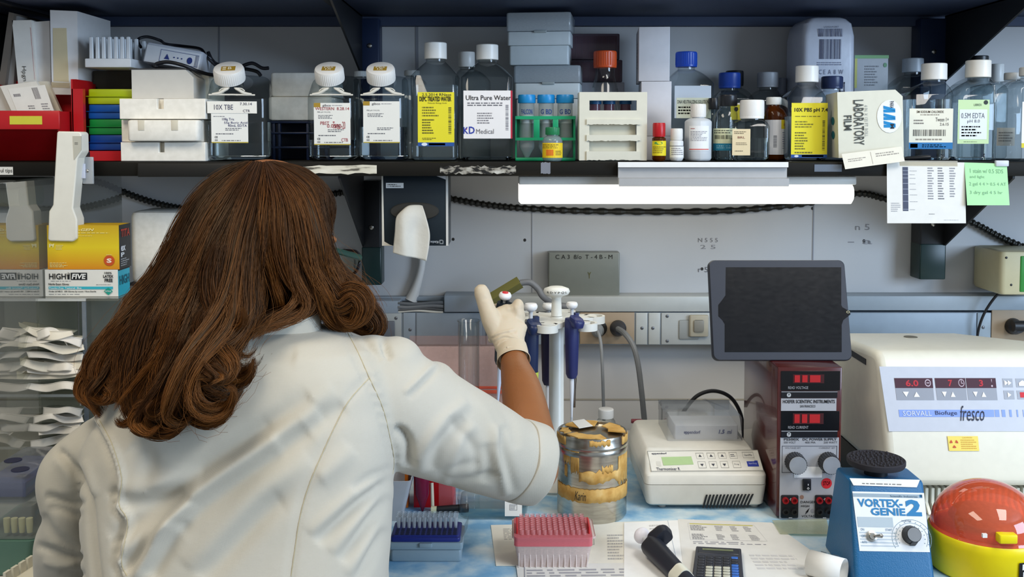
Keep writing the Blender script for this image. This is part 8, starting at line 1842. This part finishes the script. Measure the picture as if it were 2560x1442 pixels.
for c in range(NCL):
    u = (c+rs.rand())/NCL; lay = rs.rand()**1.3; lk = int(u*LK); wl = (.72*np.clip((tt-.12)/.5, 0, 1))[:, None]
    Pc_ = centre(u)*(1-wl)+centre(np.clip((lk+.5+lo[lk, 0]*.5)/LK, 0, 1))*wl
    Pc_ = Pc_+np.array([0, 1., 0])*(lo[lk, 1]*.010*np.clip(tt*2.5, 0, 1))[:, None]
    away = np.array([0, 1., 0])
    Pc_ += away*(lay*.045*np.sin(np.clip(tt*1.3, 0, 1)*np.pi/2))[:, None]      # deeper layers
    ph = lo[lk, 2]*3.14+rs.rand()*.9; amp = .0065*rs.uniform(.6, 1.2)*np.clip((tt-.25)/.6, 0, 1)
    T = np.gradient(Pc_, axis=0); T /= np.linalg.norm(T, axis=1)[:, None]; side = np.cross(T, [0, 1., 0]); side /= np.linalg.norm(side, axis=1)[:, None]+1e-9
    Pc_ += side*(amp*np.sin(tt*9+ph))[:, None]+np.array([0, 1., 0])*(amp*.7*np.cos(tt*10+ph*1.7))[:, None]
    Pc_ += (rs.rand(3)-.5)*.004*np.clip(tt*3, 0, 1)[:, None]
    end = rs.uniform(.93, 1.0); k = np.linspace(0, end, NT); Pc_ = np.stack([np.interp(k, tt, Pc_[:, a]) for a in range(3)], 1)
    clumps.append((Pc_, lay, u))
    rc = .0050*rs.uniform(.7, 1.3)*(.35+.9*np.sin(np.clip(tt*1.15+.08, 0, 1)*np.pi))*np.clip((1.02-tt)*5, .05, 1)
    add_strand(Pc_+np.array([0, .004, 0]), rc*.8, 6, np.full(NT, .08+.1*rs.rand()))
    ns = 36
    for s_ in range(ns):
        a = rs.rand()*6.28; r_ = math.sqrt(rs.rand()); sp = rc*1.35+.0010
        off = side*(np.cos(a+tt*2.0)*r_*sp)[:, None]+np.cross(T, side)*(np.sin(a+tt*2.0)*r_*sp)[:, None]
        wv = .0012*np.clip(tt*2, 0, 1); f1, f2 = rs.uniform(8, 26, 2); p1, p2 = rs.rand(2)*6.28
        off = off+side*(wv*np.sin(tt*f1+p1))[:, None]+np.array([0, 1., 0])*(wv*np.sin(tt*f2+p2))[:, None]
        P = Pc_+off
        if rs.rand() < .05: P = P+side*(rs.uniform(-1, 1)*.010*tt**2)[:, None]
        e2 = rs.uniform(.94, 1.0); k = np.linspace(0, e2, NT); P = np.stack([np.interp(k, tt, P[:, q]) for q in range(3)], 1)
        w_ = rs.uniform(.00018, .00034)*np.clip((1.03-tt)*6, .15, 1)
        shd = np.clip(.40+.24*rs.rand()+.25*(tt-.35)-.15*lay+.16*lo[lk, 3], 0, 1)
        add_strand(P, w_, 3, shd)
# curls at the tips and on the shoulder
for kk, (d0, d1, pts) in enumerate(((1.08, 1.035, [(400,760),(345,900),(310,1060),(300,1200),(330,1300),(400,1370),(470,1390),(540,1360),(600,1300)]), (1.09, 1.04, [(470,780),(430,950),(400,1120),(350,1250),(300,1330),(240,1345),(212,1310)]),
    (1.08, 1.03, [(650,780),(600,950),(575,1100),(580,1200),(620,1290),(700,1312),(780,1260),(805,1180),(765,1150)]), (1.075, 1.03, [(680,760),(650,880),(700,980),(765,1060),(720,1095),(620,1110),(555,1135)]), (1.085, 1.03, [(520,760),(480,900),(520,985),(600,1045),(700,1080),(752,1105),(700,1135)]),
    (1.16, 1.12, [(230,840),(150,980),(100,1090),(65,1150),(58,1200),(105,1260),(142,1312)]), (1.13, 1.09, [(280,850),(200,1000),(165,1120),(200,1190),(150,1232),(85,1205)]), (1.07, 1.025, [(520,850),(450,1050),(440,1200),(400,1280),(335,1300),(318,1350),(380,1392),(435,1350)]),
    (1.09, 1.075, [(850,780),(765,920),(752,1040),(780,1100),(840,1120),(890,1080),(905,1010)]), (1.18, 1.19, [(1200,560),(1280,680),(1330,740),(1400,700),(1445,760),(1400,835),(1335,800),(1330,740)]), (1.22, 1.24, [(1330,600),(1400,700),(1480,800),(1512,850),(1480,885),(1415,870),(1300,850)]),
    (1.10, 1.065, [(740,420),(700,580),(700,700),(740,810),(800,870),(855,830),(850,750)]), (1.06, 1.03, [(560,900),(510,1060),(490,1180),(470,1260),(420,1300),(380,1270),(410,1220)]), (1.10, 1.06, [(360,820),(280,960),(260,1080),(290,1180),(250,1230),(200,1200)]))):
    Q = smooth_path([W(*hp(a, b), d0+(d1-d0)*i/(len(pts)-1)) for i, (a, b) in enumerate(pts)], 12); Q = np.array([[p.x, p.y, p.z] for p in Q]); s = np.r_[0, np.cumsum(np.linalg.norm(np.diff(Q, axis=0), axis=1))]; s /= s[-1]
    Q = np.stack([np.interp(tt, s, Q[:, k]) for k in range(3)], 1); T = np.gradient(Q, axis=0); T /= np.linalg.norm(T, axis=1)[:, None]; side = np.cross(T, [0, 1., 0]); side /= np.linalg.norm(side, axis=1)[:, None]+1e-9
    wd = .0135*(.25+np.sin(np.clip(tt*.9+.12, 0, 1)*np.pi))*np.clip((1.03-tt)*3, .1, 1); tone = rs.uniform(-.12, .12)
    for s_ in range(280):
        a, r_ = rs.uniform(-1, 1), rs.uniform(-1, 1); f1, p1 = rs.uniform(6, 18), rs.rand()*6.28
        P = Q+side*(a*wd+.0012*np.sin(tt*f1+p1))[:, None]+np.array([0, 1., 0])*(.010*(a*a)+.006*r_)+(rs.rand(3)-.5)*.002
        e2 = rs.uniform(.86, 1.0); k = np.linspace(rs.uniform(0, .12), e2, NT); P = np.stack([np.interp(k, tt, P[:, q]) for q in range(3)], 1)
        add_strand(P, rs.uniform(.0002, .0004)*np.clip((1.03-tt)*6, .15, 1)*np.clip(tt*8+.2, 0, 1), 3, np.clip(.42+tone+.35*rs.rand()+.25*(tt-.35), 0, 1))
# loose fly-away hairs
for s_ in range(420):
    Pc_, lay, u = clumps[rs.randint(NCL)]; a = rs.randn(3)*.010; a[1] *= .5
    P = Pc_+a*(np.clip(tt*1.5, 0, 1)**1.5)[:, None]+np.stack([.003*np.sin(tt*rs.uniform(6, 18)+rs.rand()*6) for _ in range(3)], 1)*tt[:, None]
    add_strand(P, np.full(NT, .00016), 3, np.full(NT, .8))
V = np.concatenate(strv); Fq = np.concatenate(strf); Cs = np.concatenate(strc)
# keep the hair outside the coat and the head: push points that fall inside toward the camera
me = bpy.data.meshes.new('hair'); me.vertices.add(len(V)); me.vertices.foreach_set('co', V.astype(np.float32).ravel())
me.loops.add(len(Fq)*4); me.loops.foreach_set('vertex_index', Fq.astype(np.int32).ravel()); me.polygons.add(len(Fq)); me.polygons.foreach_set('loop_start', np.arange(0, len(Fq)*4, 4, dtype=np.int32))
at = me.attributes.new('tone', 'FLOAT', 'POINT'); at.data.foreach_set('value', Cs.astype(np.float32)); me.update(calc_edges=True); me.polygons.foreach_set('use_smooth', np.ones(len(Fq), bool))
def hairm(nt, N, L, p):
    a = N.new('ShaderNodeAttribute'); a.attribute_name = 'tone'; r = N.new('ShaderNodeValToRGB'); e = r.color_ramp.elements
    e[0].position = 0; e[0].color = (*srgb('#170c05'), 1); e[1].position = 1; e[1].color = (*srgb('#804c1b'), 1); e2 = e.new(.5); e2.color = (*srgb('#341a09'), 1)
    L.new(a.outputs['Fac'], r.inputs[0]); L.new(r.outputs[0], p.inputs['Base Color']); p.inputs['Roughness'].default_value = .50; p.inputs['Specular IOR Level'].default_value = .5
    try: p.inputs['Specular Tint'].default_value = (1, .75, .5, 1)
    except Exception: pass
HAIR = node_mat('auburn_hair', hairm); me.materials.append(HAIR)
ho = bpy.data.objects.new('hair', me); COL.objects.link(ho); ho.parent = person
mb = MB(); mb.T = HM; mb.ball((0, -.014, .030), .076, .090, .080, mat('#3a1e0c', .6), 28, 18, -.75, 1); mb.T = None; mb.build('scalp_hair', person)
